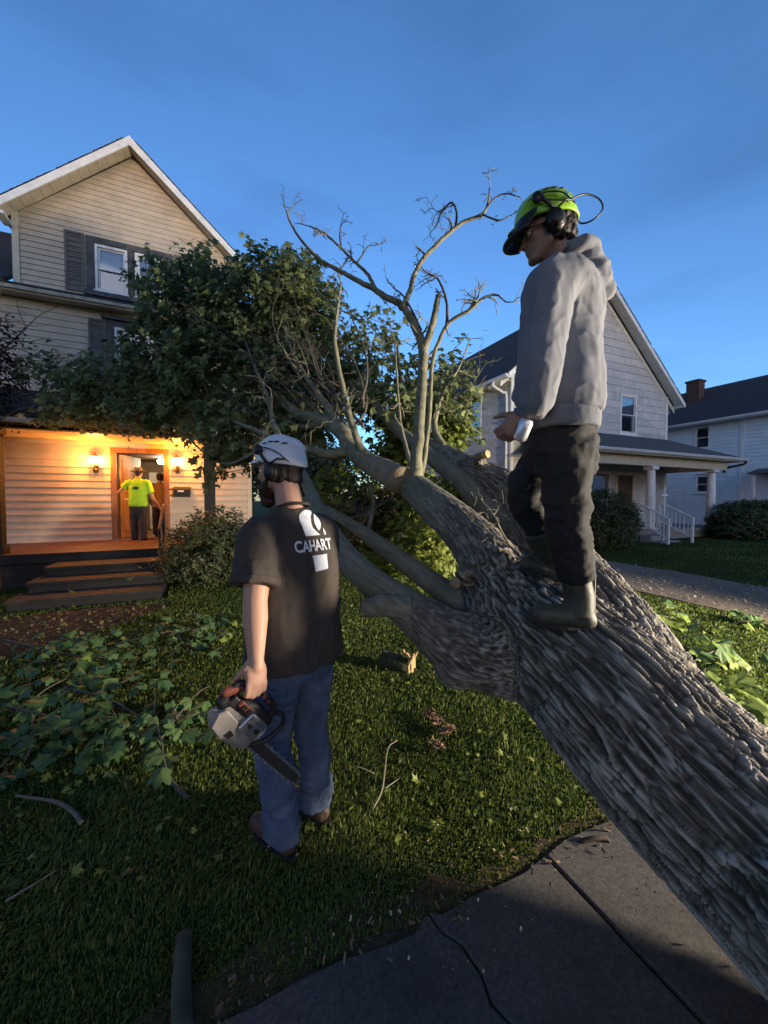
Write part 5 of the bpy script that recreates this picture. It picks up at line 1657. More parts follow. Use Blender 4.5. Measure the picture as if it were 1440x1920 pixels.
def far_tree(label, base, hgt, rad, n, seed, size=.30, group=None, trunk_r=.2):
    rg = np.random.default_rng(seed); base = np.asarray(base, float)
    t = thing('tree', label, 'tree', base, 0, group)
    m = MB(); m.tube(spline([base - Z3 * .1, base + np.array([.1, 0, hgt * .3]), base + np.array([-.1, .1, hgt * .75])], 5), np.linspace(trunk_r, trunk_r * .3, 11), 9)
    for k in range(8):
        a = rg.random() * 6.28; z = hgt * rg.uniform(.3, .6)
        m.tube(spline([base + Z3 * z, base + np.array([math.cos(a) * rad * .4, math.sin(a) * rad * .4, z + hgt * .14]), base + np.array([math.cos(a) * rad * .8, math.sin(a) * rad * .8, z + hgt * .2])], 4), np.linspace(trunk_r * .45, .03, 9), 6)
    build(m, 'trunk', M['bark_twig'], t, world=True, fix=False)
    el = [(base + np.array([rg.normal(0, rad * .38), rg.normal(0, rad * .38), hgt * rg.uniform(.45, .85)]), np.array([rad * .55, rad * .55, hgt * .20]) * rg.uniform(.8, 1.2), n // 8, rg.normal(0, .1)) for _ in range(8)]
    P, N, T, S, C, W = sprays(el, rg, per=14, spread=size * 2.2, size=size, shell=.5)
    v, f, k = leaf_cloud(P, N, T, S, LEAF_S, LEAF_SF)
    fast_mesh('crown', v, f, M['leaf_far'], t, tint=np.repeat(C, k), world=True, kind='stuff')


LB = ['broad dark tree far behind the fallen maple, between the houses', 'dark tree behind the tan house\'s right back corner', 'rounded dark tree glimpsed past the fallen maple\'s right limbs', 'dark tree far behind the grey house\'s left wall']
for i, (u, v, h, r, n) in enumerate(((5.5, 27, 6.2, 3.4, 640), (2.2, 24, 6.4, 3.0, 560), (8.2, 30, 6.0, 3.2, 560), (-.4, 30, 6.0, 3.2, 520))):
    far_tree(LB[i], lot(u, v, 0), h, r, n, 60 + i, group='trees closing the view behind the houses')


def added_shade_tree():
    rg = np.random.default_rng(90); base = np.array([-2.6, -2.0, 0])
    t = thing('added_shade_tree', 'added unseen tree over the sidewalk behind the viewer, shading the foreground', 'tree', base, 0)
    m = MB(); m.tube(spline([base - Z3 * .1, base + np.array([.1, 0, 2.2]), base + np.array([.4, .1, 5.2])], 6), np.linspace(.32, .16, 13), 12)
    el = []
    for cx, cy, cz, r in ((-2.6, -2.2, 6.6, 2.0), (0.4, -1.4, 6.9, 2.0), (2.6, -2.2, 6.6, 1.9), (-.8, -4.2, 7.2, 2.1), (-4.6, -.6, 6.6, 1.8), (1.0, .2, 7.4, 1.5), (-1.6, .3, 7.3, 1.6), (3.4, -.4, 7.2, 1.5), (-3.4, .9, 6.9, 1.5), (-1.2, .9, 7.4, 1.3), (-5.6, 1.5, 7.4, 1.7), (4.6, -3.6, 6.8, 1.9), (2.0, -4.8, 6.8, 2.0)):
        c = np.array([cx, cy, cz]); el.append((c, np.array([r, r, r * .55]), 250, 0))
        m.tube(spline([base + np.array([.3, .1, 4.2]), (base + np.array([.3, .1, 4.6]) + c) / 2 + Z3 * .3, c], 5), np.linspace(.11, .02, 11), 7)
    build(m, 'trunk', M['bark_twig'], t, world=True, smooth=True, fix=False)
    P, N, T, S, C, W = sprays(el, rg, per=14, spread=.34, size=.21, shell=.6)
    v, f, k = leaf_cloud(P, N, T, S, LEAF_S, LEAF_SF)
    fast_mesh('crown', v, f, M['leaf_far'], t, tint=np.repeat(C, k), world=True, kind='stuff')


added_shade_tree()


def sky_block_trees():
    """unseen trees added across the street behind the viewer to block the low western sky"""
    rg = np.random.default_rng(14); P = []
    for u in np.arange(-46, 50, 4.0):
        h = rg.uniform(7.0, 10.5); c = lot(u + rg.normal(0, .6), -19 + rg.normal(0, 1.2), h * .5)
        d = rg.normal(0, 1, (420, 3)); d /= np.linalg.norm(d, axis=1, keepdims=True)
        P.append(c + d * np.array([3.0, 2.6, h * .5]) * rg.random((420, 1)) ** .4)
    P = np.concatenate(P); n = len(P)
    v, f, k = leaf_cloud(P, rg.normal(0, 1, (n, 3)), rg.normal(0, 1, (n, 3)), .75 * rg.uniform(.6, 1.3, n), LEAF_S, LEAF_SF)
    o = fast_mesh('sky_block_trees', v, f, M['leaf_far'], tint=np.repeat(rg.random(n), k), kind='stuff')
    tag(o, 'added unseen row of trees across the street behind the viewer, blocking the low sky', 'trees')


sky_block_trees()

# ================================================================== people
M['skin'] = mat('skin', (.42, .235, .165), .55, .10, 14, .05, 120, spec=.35)
M['skin_dim'] = mat('skin_tanned', (.30, .165, .115), .55, .10, 14, .05, 120, spec=.35)
M['hair'] = mat('dark_brown_hair', (.022, .013, .009), .6, .35, 40, .6, 120, stretch=(1, 1, .25))
M['beard'] = mat('brown_beard', (.040, .020, .012), .7, .35, 60, .7, 150)
M['tee'] = mat('faded_black_tshirt', (.050, .039, .033), .9, .12, 5, .12, 260)
M['denim'] = mat('blue_denim', (.056, .086, .155), .85, .3, 9, .2, 300, dirt=.75, dirt_col=(.15, .175, .23), dirt_scale=4)
M['boot_brown'] = mat('worn_brown_leather', (.060, .034, .026), .6, .3, 10, .15, 60)
M['sole'] = mat('dark_rubber_sole', (.018, .016, .015), .8, .2)
M['hoodie'] = mat('grey_fleece', (.180, .186, .212), .95, .08, 6, .22, 320)
M['rib'] = mat('grey_rib_knit', (.160, .165, .188), .95, .08, 30, .3, 400, stretch=(1, 1, .1))
M['pants'] = mat('black_work_trousers', (.016, .0145, .0145), .85, .2, 6, .15, 200)
M['boot_olive'] = mat('olive_rubber_boot', (.052, .052, .036), .55, .15, 9, .1, 60, spec=.4)
M['helmet_white'] = mat('white_helmet_shell', (.62, .66, .74), .3, .04, 3, spec=.5, coat=.3)
M['helmet_lime'] = mat('lime_helmet_shell', (.30, .56, .035), .35, .05, 3, spec=.5, coat=.3)
M['black_plastic'] = mat('black_plastic', (.014, .014, .015), .45, .2, 20)
M['hivis'] = mat('hi_vis_yellow_shirt', (.30, .56, .02), .8, .08, 5)
M['tan_shirt'] = mat('tan_shirt', (.30, .20, .13), .9, .1, 5)
M['dark_pants'] = mat('dark_jeans', (.05, .045, .05), .9, .2, 5)
M['felt'] = mat('grey_hat', (.10, .085, .065), .9, .15)
M['print_white'] = mat('white_print', (.66, .68, .74), .8, .06, 30)


class Fig:
    """a person's own axes: l to their left, f forward, z up"""
    def __init__(self, base, fwd, lean=(0, 0)):
        f = np.array([fwd[0], fwd[1], 0.0]); f /= np.linalg.norm(f)
        self.b = np.asarray(base, float); self.f = f; self.l = np.array([-f[1], f[0], 0.0])

    def __call__(self, l, f, z):
        return self.b + self.l * l + self.f * f + Z3 * z

    def rings(self, rows, n=28, sq=2.3):
        """rows: l, f, z, half-width, half-depth -> superellipse loops"""
        a = np.linspace(0, 2 * np.pi, n, endpoint=False)
        c, s = np.cos(a), np.sin(a)
        c, s = np.sign(c) * np.abs(c) ** (2 / sq), np.sign(s) * np.abs(s) ** (2 / sq)
        return [self(l, f, z) + rw * c[:, None] * self.l + rd * s[:, None] * self.f for l, f, z, rw, rd in rows]


def hand(mb, w, d, n, t, curl=(.5, .7, .5), s=1.0, thumb=None, spread=1.0):
    """w wrist, d along the hand, n the way the palm faces, t towards the thumb"""
    w, d, n, t = (np.asarray(x, float) for x in (w, d, n, t))
    d = d / np.linalg.norm(d); n = n - d * (n @ d); n /= np.linalg.norm(n); t = t - d * (t @ d) - n * (t @ n); t /= np.linalg.norm(t)
    Mx = np.stack([t, d, n], 1)
    mb.ell(w + d * .050 * s, np.array([.041, .058, .0165]) * s, Mx)
    mb.ell(w + d * .075 * s, np.array([.042, .026, .0145]) * s, Mx)
    mb.cap(w - d * .02 * s, w + d * .03 * s, .026 * s, .028 * s)
    mb.ell(w + d * .035 * s + t * .028 * s + n * .010 * s, np.array([.017, .032, .016]) * s, Mx)
    for off, L, k in ((.031, .074, 0), (.0105, .082, 1), (-.0105, .077, 2), (-.031, .060, 3)):
        p = w + d * (.090 - .004 * abs(k - 1)) * s + t * off * s
        dd = d + t * off * 1.2 * spread
        dd /= np.linalg.norm(dd); ang = 0
        for j, (fr, c) in enumerate(zip((.46, .31, .25), curl)):
            ang += c
            e = dd * math.cos(ang) + n * math.sin(ang)
            q = p + e * L * fr * s
            mb.cap(p, q, (.0098 - .0008 * j) * s, (.0092 - .0010 * j) * s, 10)
            p = q
    a = w + d * .030 * s + t * .036 * s + n * .008 * s
    e = thumb if thumb is not None else (d * .65 + t * .55 + n * .35)
    e = np.asarray(e, float); e /= np.linalg.norm(e)
    b = a + e * .036 * s
    mb.cap(a, b, .0125 * s, .0108 * s, 10)
    e2 = e * .85 + d * .3 + n * .25; e2 /= np.linalg.norm(e2)
    mb.cap(b, b + e2 * .030 * s, .0106 * s, .0088 * s, 10)


def head(mb, o, f, up, s=1.0):
    """o: middle of the head; returns its frame"""
    f = np.asarray(f, float); f /= np.linalg.norm(f)
    up = np.asarray(up, float); up = up - f * (up @ f); up /= np.linalg.norm(up)
    l = np.cross(up, f); Mx = np.stack([l, f, up], 1)
    H = lambda a, b, c: np.asarray(o) + Mx @ (np.array([a, b, c]) * s)
    el = lambda c, r: mb.ell(H(*c), np.array(r) * s, Mx, 22, 14)
    el((0, -.012, .03), (.076, .098, .092))
    el((0, .030, -.035), (.064, .064, .082))
    for k in (-1, 1):
        mb.cap(H(k * .050, .005, -.062), H(k * .016, .070, -.098), .026 * s, .021 * s)
        el((k * .043, .062, -.028), (.022, .022, .018))           # cheekbone
        el((k * .078, -.006, -.012), (.010, .020, .032))          # ear
        el((k * .030, .080, .010), (.021, .012, .008))            # brow
    el((0, .074, -.100), (.020, .018, .016))                      # chin
    mb.cap(H(0, .088, .002), H(0, .108, -.036), .0085 * s, .0125 * s, 10)
    for k in (-1, 1): el((k * .012, .094, -.040), (.009, .010, .008))
    el((0, .090, -.062), (.022, .0085, .006)); el((0, .088, -.073), (.019, .0085, .0065))
    el((0, .081, -.067), (.026, .012, .012))
    return H, Mx


def eyes(H, parent, s=1.0):
    for k in (-1, 1):
        e = build(MB().ell(H(k * .031, .0765, -.006), .0115 * s), 'eye', M['white_panel'], parent, world=True, smooth=True)
        build(MB().ell(H(k * .031, .0850, -.006), .0050 * s), 'iris', M['black_plastic'], e, world=True, smooth=True)


def cloth(amp=.006, sc=9, stretch=(1, 1, .45), seed=0.0, folds=(), hem=0):
    """soft folds: noise, stretched, plus named crease bundles (centre, direction, width, amp)"""
    def fn(v, n):
        q = v * np.asarray(stretch) + seed
        wq = q + .05 * np.stack([vnoise(q, sc * .5), vnoise(q + 7, sc * .5), vnoise(q + 13, sc * .5)], 1)
        d = amp * fbm(wq, sc, 3) * .8 + amp * 1.3 * (0.45 - np.abs(vnoise(wq + 5.1, sc * .8)) * 1.5)
        rdg = lambda k, s_: np.clip(1 - np.abs(vnoise(wq * np.array([1, 1, k]) + seed + 21.3, s_)) * 1.5, 0, 1) ** 4
        d = d + amp * .9 * (rdg(1.0, sc * .62) - .25) * (.5 + .9 * vnoise(v + 4.4, 4)) + amp * .45 * (rdg(1.9, sc * 1.5) - .25)
        for c, ax, wid, a, rep in folds:
            ax = np.asarray(ax, float); ax /= np.linalg.norm(ax)
            r = v - np.asarray(c)
            w = np.exp(-(r * r).sum(1) / (wid * wid))
            ph = (r @ ax) * rep * .62 + 4.0 * vnoise(v, 5.0) + 2.0 * vnoise(v + 3.3, 11)
            d = d + a * .8 * w * (np.abs(np.sin(ph)) ** .7 * 1.4 - .7) * (.55 + .75 * vnoise(v + 9.7, 6))
        return d
    return fn


def helmet(parent, H, Mx, s, material, name='helmet', tilt=0.0, brim=.018, visor=False):
    """climbing-style work helmet with raised crown panels, vents, ear defenders and cable"""
    W = lambda a, b, c: H(a / s * s, b, c)
    rows = []
    n = 40
    a = np.linspace(0, 2 * np.pi, n, endpoint=False)
    c, s_ = np.cos(a), np.sin(a)
    def loop(rx, ry, z, dy=0, cutz=0):
        # lower edge dips at the back and over the ears
        zz = z + cutz * (-.030 * np.clip(-s_, 0, 1) ** 1.5 - .012 * np.abs(c) ** 3 + .014 * np.clip(s_, 0, 1))
        return [H(rx * c[i], dy - .008 + ry * s_[i] * (1.03 if s_[i] > 0 else 1.0), zz[i]) for i in range(n)]
    prof = [(.104, .130, .030, 1.0), (.106, .132, .036, 1.0), (.103, .128, .060, .8), (.098, .121, .085, .5), (.086, .106, .115, .25), (.066, .082, .138, .1), (.038, .048, .151, 0), (.010, .012, .155, 0)]
    R_ = [loop(x, y, z, 0, k) for x, y, z, k in prof]
    inner = [loop(x - .006, y - .006, z - .004, 0, k) for x, y, z, k in prof[:-1]][::-1]
    m = MB().rings(inner + R_, cap=True)
    sh = build(m, name, material, parent, world=True, smooth=True)
    # peak
    t = np.linspace(-1.0, 1.0, 13)
    top = [H(.104 * math.sin(x), -.008 + .132 * math.cos(x), .040 + .008) for x in t]
    out = [H(.100 * math.sin(x), -.008 + (.132 + .040 * math.cos(x * 1.5)) * math.cos(x), .030) for x in t]
    pk = MB()
    for i in range(12):
        A, B, C_, D = top[i], top[i + 1], out[i + 1], out[i]
        dn = Mx[:, 2] * -.005
        pk.hexa([A + dn, B + dn, C_ + dn, D + dn, A, B, C_, D])
    build(pk, 'peak', material, sh, world=True, smooth=False)
    # raised centre ridge
    rd = MB()
    for k in (-.030, .030):
        pts = [H(k, -.008 + .128 * math.sin(x), .030 + .122 * math.cos(x) + .002) for x in np.linspace(-1.15, 1.0, 14)]
        rd.tube(pts, [.002] + [.006] * 12 + [.002], 6)
    build(rd, 'ridge', material, sh, world=True, smooth=True)
    def on_shell(az, z):
        k = np.interp(z, [.036, .060, .085, .115, .138, .151], [.106, .103, .098, .086, .066, .038]) / .106
        return np.array([.106 * k * math.cos(az), -.008 + .131 * k * math.sin(az), z])
    vt = MB()
    for side in (-1, 1):
        for az, z, r in ((.35, .112, .010), (.05, .118, .010), (-.25, .116, .010), (.75, .105, .008), (-.6, .108, .009)):
            az2 = az if side > 0 else math.pi - az
            p = on_shell(az2, z); d = on_shell(az2 + .12, z) - p; d /= np.linalg.norm(d)
            dw = Mx @ d; nr = Mx @ (np.array([math.cos(az2) * .8, math.sin(az2) * .8, .75]))
            nr /= np.linalg.norm(nr); uu = np.cross(nr, dw)
            vt.ell(H(*p), (.016, r * .55, .0035), np.stack([dw, uu, nr], 1), 12, 6)
    build(vt, 'vent', M['black_plastic'], sh, world=True, smooth=True)
    for side in (-1, 1):
        # ear defender: cup, cushion, pivot and arm
        cup = MB(); cc = (side * .098, -.008, -.020)
        cup.ell(H(*cc), (.024, .036, .045), Mx, 20, 12)
        cup.ell(H(side * .116, -.008, -.020), (.010, .026, .034), Mx, 18, 10)
        e = build(cup, 'ear_defender', M['black_plastic'], sh, world=True, smooth=True)
        build(MB().ell(H(side * .084, -.008, -.020), (.012, .038, .048), Mx, 18, 10), 'cushion', M['sole'], e, world=True, smooth=True)
        am = MB(); am.tube([H(side * .116, .0, .02), H(side * .116, .028, .055), H(side * .112, .040, .078)], .007, 6)
        am.tube([H(side * .116, -.02, .015), H(side * .114, -.055, .035), H(side * .104, -.085, .03)], .004, 6)
        am.ell(H(side * .107, .048, .080), (.012, .024, .024), Mx)
        build(am, 'arm', M['black_plastic'], e, world=True, smooth=True)
    cb = MB().tube(spline([H(.104, .04, .095), H(.112, -.0, .085), H(.112, -.05, .065), H(.09, -.10, .02)], 6), .0028, 6)
    build(cb, 'cord', M['black_plastic'], sh, world=True, smooth=True)
    return sh, on_shell


def project_text(txt, parent, material, origin, xdir, updir, height, bvh, width=None, name='lettering', lift=.005):
    cu = bpy.data.curves.new('t', 'FONT'); cu.body = txt; cu.size = 1; cu.resolution_u = 3; cu.offset = .022; cu.align_x = 'CENTER'
    o = bpy.data.objects.new('t', cu); COL.objects.link(o)
    dg = bpy.context.evaluated_depsgraph_get()
    me = bpy.data.meshes.new_from_object(o.evaluated_get(dg))
    bpy.data.objects.remove(o)
    v = np.array([x.co[:] for x in me.vertices])
    v[:, 1] *= height / .70
    v[:, 0] *= (width / (v[:, 0].max() - v[:, 0].min())) if width else height / .7
    return project_mesh(v, me, parent, material, origin, xdir, updir, bvh, name, lift)


def project_mesh(v, me, parent, material, origin, xdir, updir, bvh, name, lift=.005):
    nd = np.cross(xdir, updir); nd /= np.linalg.norm(nd)
    m = local_of(root_of(parent))
    me2 = bpy.data.meshes.new(name)
    out = []
    for x, y in v[:, :2]:
        p = np.asarray(origin) + np.asarray(xdir) * x + np.asarray(updir) * y
        h = bvh.ray_cast(Vector(p + nd * .3), Vector(-nd), .8)
        q = np.array(h[0]) + nd * lift if h[0] else p
        out.append(m[:3, :3] @ q + m[:3, 3])
    me2.from_pydata([tuple(q) for q in out], [], [tuple(p.vertices) for p in me.polygons])
    return link(me2, name, material, parent)


def flat_shape(polys, sub=6):
    """2D polygons -> mesh with enough points to follow a curved surface"""
    bm = bmesh.new()
    for P in polys:
        f = bm.faces.new([bm.verts.new((x, y, 0)) for x, y in P])
    bmesh.ops.triangulate(bm, faces=bm.faces[:])
    bmesh.ops.subdivide_edges(bm, edges=bm.edges[:], cuts=3)
    me = bpy.data.meshes.new('s'); bm.to_mesh(me); bm.free()
    return np.array([x.co[:] for x in me.vertices]), me


def bvh_of(o):
    v = np.empty(len(o.data.vertices) * 3, np.float32); o.data.vertices.foreach_get('co', v)
    v = v.reshape(-1, 3) + np.array(root_of(o).location)
    return BVHTree.FromPolygons([Vector(x) for x in v], [tuple(p.vertices) for p in o.data.polygons])


# ------------------------------------------------------------------ the man with the chainsaw
J = Fig((-.420, 1.790, 0), (-.72, .69))
jean = thing('person', 'man in white helmet, black printed t-shirt and jeans holding a chainsaw', 'person', J.b, 0)
hf = J.f * .88 + J.l * .46 + np.array([0, 0, -.02])
HO = J(.0, .075, 1.715)
HO = at(524, 880, 1.86)
bm_j = MB()
HJ, MJ = head(bm_j, HO, hf, (0, 0, 1), 1.02)
bm_j.chain([HJ(0, -.03, -.04), J(0, .02, 1.50)], [.060, .066])
bm_j.rings(J.rings([(0, .0, .90, .145, .100), (0, .0, 1.1, .165, .11), (0, .01, 1.3, .175, .11), (0, .015, 1.44, .17, .095), (0, .02, 1.53, .09, .065)]))
bx = at(588, 1508, 1.66) - at(470, 1410, 1.46); bx /= np.linalg.norm(bx)
zc = at(480, 1300, 1.48) - at(462, 1372, 1.48); zc = zc - bx * (zc @ bx); zc /= np.linalg.norm(zc)
yc = np.cross(zc, bx)
if yc[1] > 0: yc = -yc                                      # side seen by the camera
SO = at(458, 1352, 1.48)
SHL, ELB = J(.172, -.02, 1.435), at(478, 1125, 1.555)
HAND_AX = SO + zc * .108 - bx * .088                        # where the hand closes on the top handle
palm_n = np.cross(bx, Z3); palm_n /= np.linalg.norm(palm_n); palm_n = palm_n if palm_n[1] > 0 else -palm_n
KNU = HAND_AX - palm_n * .026 + Z3 * .010
to_el = (ELB - KNU) / np.linalg.norm(ELB - KNU)
WRI = KNU + to_el * .100
bm_j.chain([SHL, ELB], [.062, .050]); bm_j.chain([ELB, ELB * .65 + WRI * .35, WRI], [.050, .050, .031])
SHR = J(-.160, .01, 1.435); ELR, WRR = J(-.185, .06, 1.17), J(-.08, .26, 1.10)
bm_j.chain([SHR, ELR], [.062, .048]); bm_j.chain([ELR, WRR], [.047, .031])
for k in (-1, 1): bm_j.chain([J(k * .090, 0, .88), J(k * .102, .028, .50), J(k * .105, -.02, .10)], [.074, .052, .040])
# gripping hand: fingers close round the top handle of the saw
hand(bm_j, WRI, -to_el, palm_n, -bx, (.25, 1.45, 1.1), 1.10, thumb=-to_el * .8 - bx * .35 + palm_n * .6, spread=.5)
hand(bm_j, WRR, J.f * .8 + J.l * .5, -Z3, J.l - J.f, (.5, .8, .5))
body_j = skin(bm_j, 'body', M['skin'], jean, .0058, 3)
eyes(HJ, jean, 1.02)
# hair and beard
hb = MB()
hb.ell(HJ(0, -.030, .012), (.083, .092, .080), MJ); hb.ell(HJ(0, -.072, -.040), (.062, .040, .050), MJ)
for k in (-1, 1): hb.ell(HJ(k * .066, -.03, -.03), (.02, .04, .04), MJ)
skin(hb, 'hair', M['hair'], jean, .006, 2, cloth(.004, 40, (1, 1, .4)))
bb = MB()
bb.ell(HJ(0, .062, -.105), (.052, .045, .045), MJ); bb.ell(HJ(0, .066, -.140), (.038, .034, .042), MJ)
for k in (-1, 1): bb.cap(HJ(k * .062, .008, -.040), HJ(k * .040, .055, -.095), .018, .028)
bb.cap(HJ(-.028, .092, -.060), HJ(.028, .092, -.060), .009, .009)
skin(bb, 'beard', M['beard'], jean, .006, 2, cloth(.006, 45, (1, 1, .5)))
hel_j, ons = helmet(jean, lambda a, b, c: HJ(a * .98, b * .98 - .004, c * .98 + .004), MJ, 1.0, M['helmet_white'])
# t-shirt
ts = MB()
ts.rings(J.rings([(0, -.005, .845, .238, .165), (0, -.005, .95, .236, .163), (0, -.005, 1.10, .226, .156), (0, .0, 1.25, .222, .150), (0, .005, 1.36, .222, .142), (0, .01, 1.43, .195, .126), (0, .015, 1.49, .150, .104), (0, .02, 1.545, .100, .078), (0, .022, 1.562, .080, .070)]))
sle = SHL + (ELB - SHL) * .78
ts.tube(spline([J(.10, .0, 1.44), SHL + J.l * .012, SHL * .55 + sle * .45 + J.l * .015, sle + J.l * .012], 5), np.interp(np.linspace(0, 1, 16), [0, .33, .7, 1], [.085, .086, .092, .099]), 22)
slr = SHR + (ELR - SHR) * .95
ts.tube(spline([J(-.10, 0, 1.44), SHR - J.l * .008, SHR * .5 + slr * .5 - J.l * .008, slr - J.l * .006], 5), np.interp(np.linspace(0, 1, 16), [0, .33, .7, 1], [.085, .082, .085, .092]), 22)
Zdn = np.array([0, 0, -1.0])
shirt = skin(ts, 'tshirt', M['tee'], jean, .0075, 3, cloth(.0085, 7, (1, 1, .32), 3.0, [
    (J(.02, -.15, .98), (.2, .1, 1), .16, .007, 42), (J(.16, -.10, 1.30), (J.l[0], J.l[1], .9), .13, .009, 40), (J(-.16, -.1, 1.33), (-J.l[0], -J.l[1], .9), .12, .007, 40),
    (J(.0, -.16, 1.42), (J.l[0], J.l[1], 0), .14, .006, 50), (J(.22, 0, .98), (.3, .2, 1), .12, .006, 36)]))
col = MB().torus(HJ(0, -.028, -.155) * .0 + J(0, .022, 1.562), (J.f * .25 + Z3), .080, .0075, 28, 8)
build(col, 'collar', M['tee'], shirt, world=True, smooth=True)
def seam(parent, pts, m, r=.0028):
    build(MB().tube(np.array(pts), r, 6), 'seam', m, parent, world=True, smooth=True)


def on_mesh(bvh, pts, lift=.0):
    out = []
    for p in pts:
        h = bvh.find_nearest(Vector(p)); q = np.array(h[0]); nn = np.array(h[1]); out.append(q + nn * lift)
    return out


bt_ = bvh_of(shirt)
ax_ = (sle - SHL) / np.linalg.norm(sle - SHL); e1 = np.cross(ax_, J.f); e1 /= np.linalg.norm(e1); e2 = np.cross(ax_, e1)
ring = [sle - ax_ * .025 + .11 * (math.cos(t) * e1 + math.sin(t) * e2) for t in np.linspace(0, 2 * np.pi, 40)]
seam(shirt, on_mesh(bt_, ring, .0006), M['tee'], .0022)
ah = J.l * .95 + J.f * 0 + Z3 * .32; ah /= np.linalg.norm(ah); e1 = np.cross(ah, J.f); e1 /= np.linalg.norm(e1); e2 = np.cross(ah, e1)
ring = [J(.150, -.005, 1.39) + .125 * (math.cos(t) * e1 + math.sin(t) * e2) for t in np.linspace(0, 2 * np.pi, 44)]
seam(shirt, on_mesh(bt_, ring, .0006), M['tee'], .0026)
# print on the back: round letter-C mark, the word, a small block
bj = bvh_of(shirt)
rt = -J.l
def back_hit(px, py):
    r = ray(px, py); h = bj.ray_cast(Vector(CAM), Vector(r), 5); return np.array(h[0])
po = back_hit(589, 1023)
up_ = np.array([0, 0, 1.0])
project_text('CAHART', shirt, M['print_white'], po - up_ * .022, rt, up_, .048, bj, width=.200)
def arc(cx, cy, rx, ry, a0, a1, n=18): return [(cx + rx * math.cos(t), cy + ry * math.sin(t)) for t in np.linspace(R(a0), R(a1), n)]
outer = [(-.062, -.048), (.030, -.048)] + [(.034, -.030)] + arc(.010, .0, .018, .042, -70, -250, 10)[::1] + [(.030, .050)]
shape1 = [(-.058, -.050)] + [(.030, -.050), (.012, -.036), (-.004, -.015), (-.006, .012), (.004, .034), (.022, .050)] + arc(-.004, .012, .062, .052, 62, 190, 14)
shape2 = [(.026, -.030), (.040, -.022), (.054, .0), (.056, .022), (.044, .042), (.034, .046), (.020, .026), (.014, .004), (.018, -.016)]
shape3 = [(.052, -.050), (.066, -.050), (.064, -.030), (.058, -.020)]
v_, me_ = flat_shape([shape1, shape2, shape3])
project_mesh(v_, me_, shirt, M['print_white'], po + up_ * .094 + rt * .020, rt, up_, bj, 'emblem')
v_, me_ = flat_shape([[(-.042, .036), (.044, .036), (.040, -.030), (-.030, -.036)]])
project_mesh(v_, me_, shirt, M['print_white'], po - up_ * .078 + rt * .020, rt, up_, bj, 'print_block')
# jeans
jn = MB()
jn.rings(J.rings([(0, 0, .78, .155, .115), (0, 0, .88, .175, .130), (0, 0, .98, .175, .128)]))
KL, KR = J(.105, .035, .50), J(-.105, .03, .50)
AL, AR = J(.100, -.035, .075), J(-.115, .0, .08)
for k, K_, A_ in ((1, KL, AL), (-1, KR, AR)):
    jn.tube(spline([J(k * .085, 0, .92), J(k * .098, .004, .74), K_, K_ * .45 + A_ * .55 - J.f * .012, A_ + Z3 * .03, A_ + Z3 * .005], 4), np.interp(np.linspace(0, 1, 21), [0, .2, .4, .6, .85, 1], [.110, .104, .083, .078, .080, .084]), 20)
jeans = skin(jn, 'jeans', M['denim'], jean, .0075, 3, cloth(.0085, 10, (1, 1, 1.5), 9.0, [
    (KL - J.f * .07, (0, .1, 1), .10, .009, 62), (KR - J.f * .07, (.1, 0, 1), .10, .009, 58), (AL + Z3 * .10, (.1, 0, 1), .10, .010, 75), (AR + Z3 * .10, (0, .1, 1), .10, .010, 75), (J(0, -.12, .80), (.3, .2, 1), .12, .007, 50)]))
pk = MB()
bq = bvh_of(jeans)
for k in (-1, 1):
    v_, me_ = flat_shape([[(-.062, .06), (.062, .06), (.062, -.05), (0, -.085), (-.062, -.05)]])
    project_mesh(v_, me_, jeans, M['denim'], J(k * .085, -.10, .835), rt, up_, bq, 'back_pocket', .004)
# boots
for k, A_, yaw in ((1, AL, .12), (-1, AR, -.18)):
    d = J.f * math.cos(yaw) + J.l * math.sin(yaw) * k
    bt = MB(); g0 = np.array([A_[0], A_[1], 0])
    bt.chain([A_ + Z3 * .06, A_ + Z3 * .02], [.055, .056]); bt.cap(g0 - d * .035 + Z3 * .055, g0 + d * .06 + Z3 * .055, .044, .044)
    bt.cap(g0 + d * .06 + Z3 * .052, g0 + d * .175 + Z3 * .046, .044, .043)
    b_ = skin(bt, 'boot', M['boot_brown'], jean, .006, 3, cloth(.002, 30))
    so_ = MB(); pl = []
    for t in np.linspace(0, 2 * np.pi, 22)[:-1]:
        q = np.cross(Z3, d)
        pl.append(g0 + d * (.068 + .165 * math.cos(t)) + q * .047 * math.sin(t) * (1 + .12 * math.cos(t)) + Z3 * .002)
    so_.prism(pl, (0, 0, .024)); build(so_, 'sole', M['sole'], b_, world=True)

# ------------------------------------------------------------------ chainsaw, held by its top handle
sawm = Matrix(((bx[0], yc[0], zc[0], SO[0]), (bx[1], yc[1], zc[1], SO[1]), (bx[2], yc[2], zc[2], SO[2]), (0, 0, 0, 1)))
saw = thing('chainsaw', 'well-worn top-handle chainsaw, white and black, bar pointing down', 'chainsaw', SO, 0)
M['saw_white'] = mat('scuffed_white_plastic', (.26, .235, .215), .5, .2, 12, .05, 60, dirt=.9, dirt_col=(.14, .10, .085), dirt_scale=14)
M['saw_black'] = mat('black_saw_plastic', (.018, .016, .016), .5, .3, 20)
M['saw_orange'] = mat('orange_saw_plastic', (.17, .045, .028), .45, .15, 20, dirt=.5, dirt_col=(.10, .05, .04), dirt_scale=12)
M['saw_metal'] = mat('scuffed_aluminium', (.42, .43, .45), .35, .2, 25, .1, 60, metal=.8, dirt=.4, dirt_col=(.1, .09, .08), dirt_scale=20)
M['bar_steel'] = mat('bar_steel', (.12, .12, .13), .42, .25, 25, metal=.8, dirt=.5, dirt_col=(.06, .05, .045), dirt_scale=12)
BW = np.array(sawm)
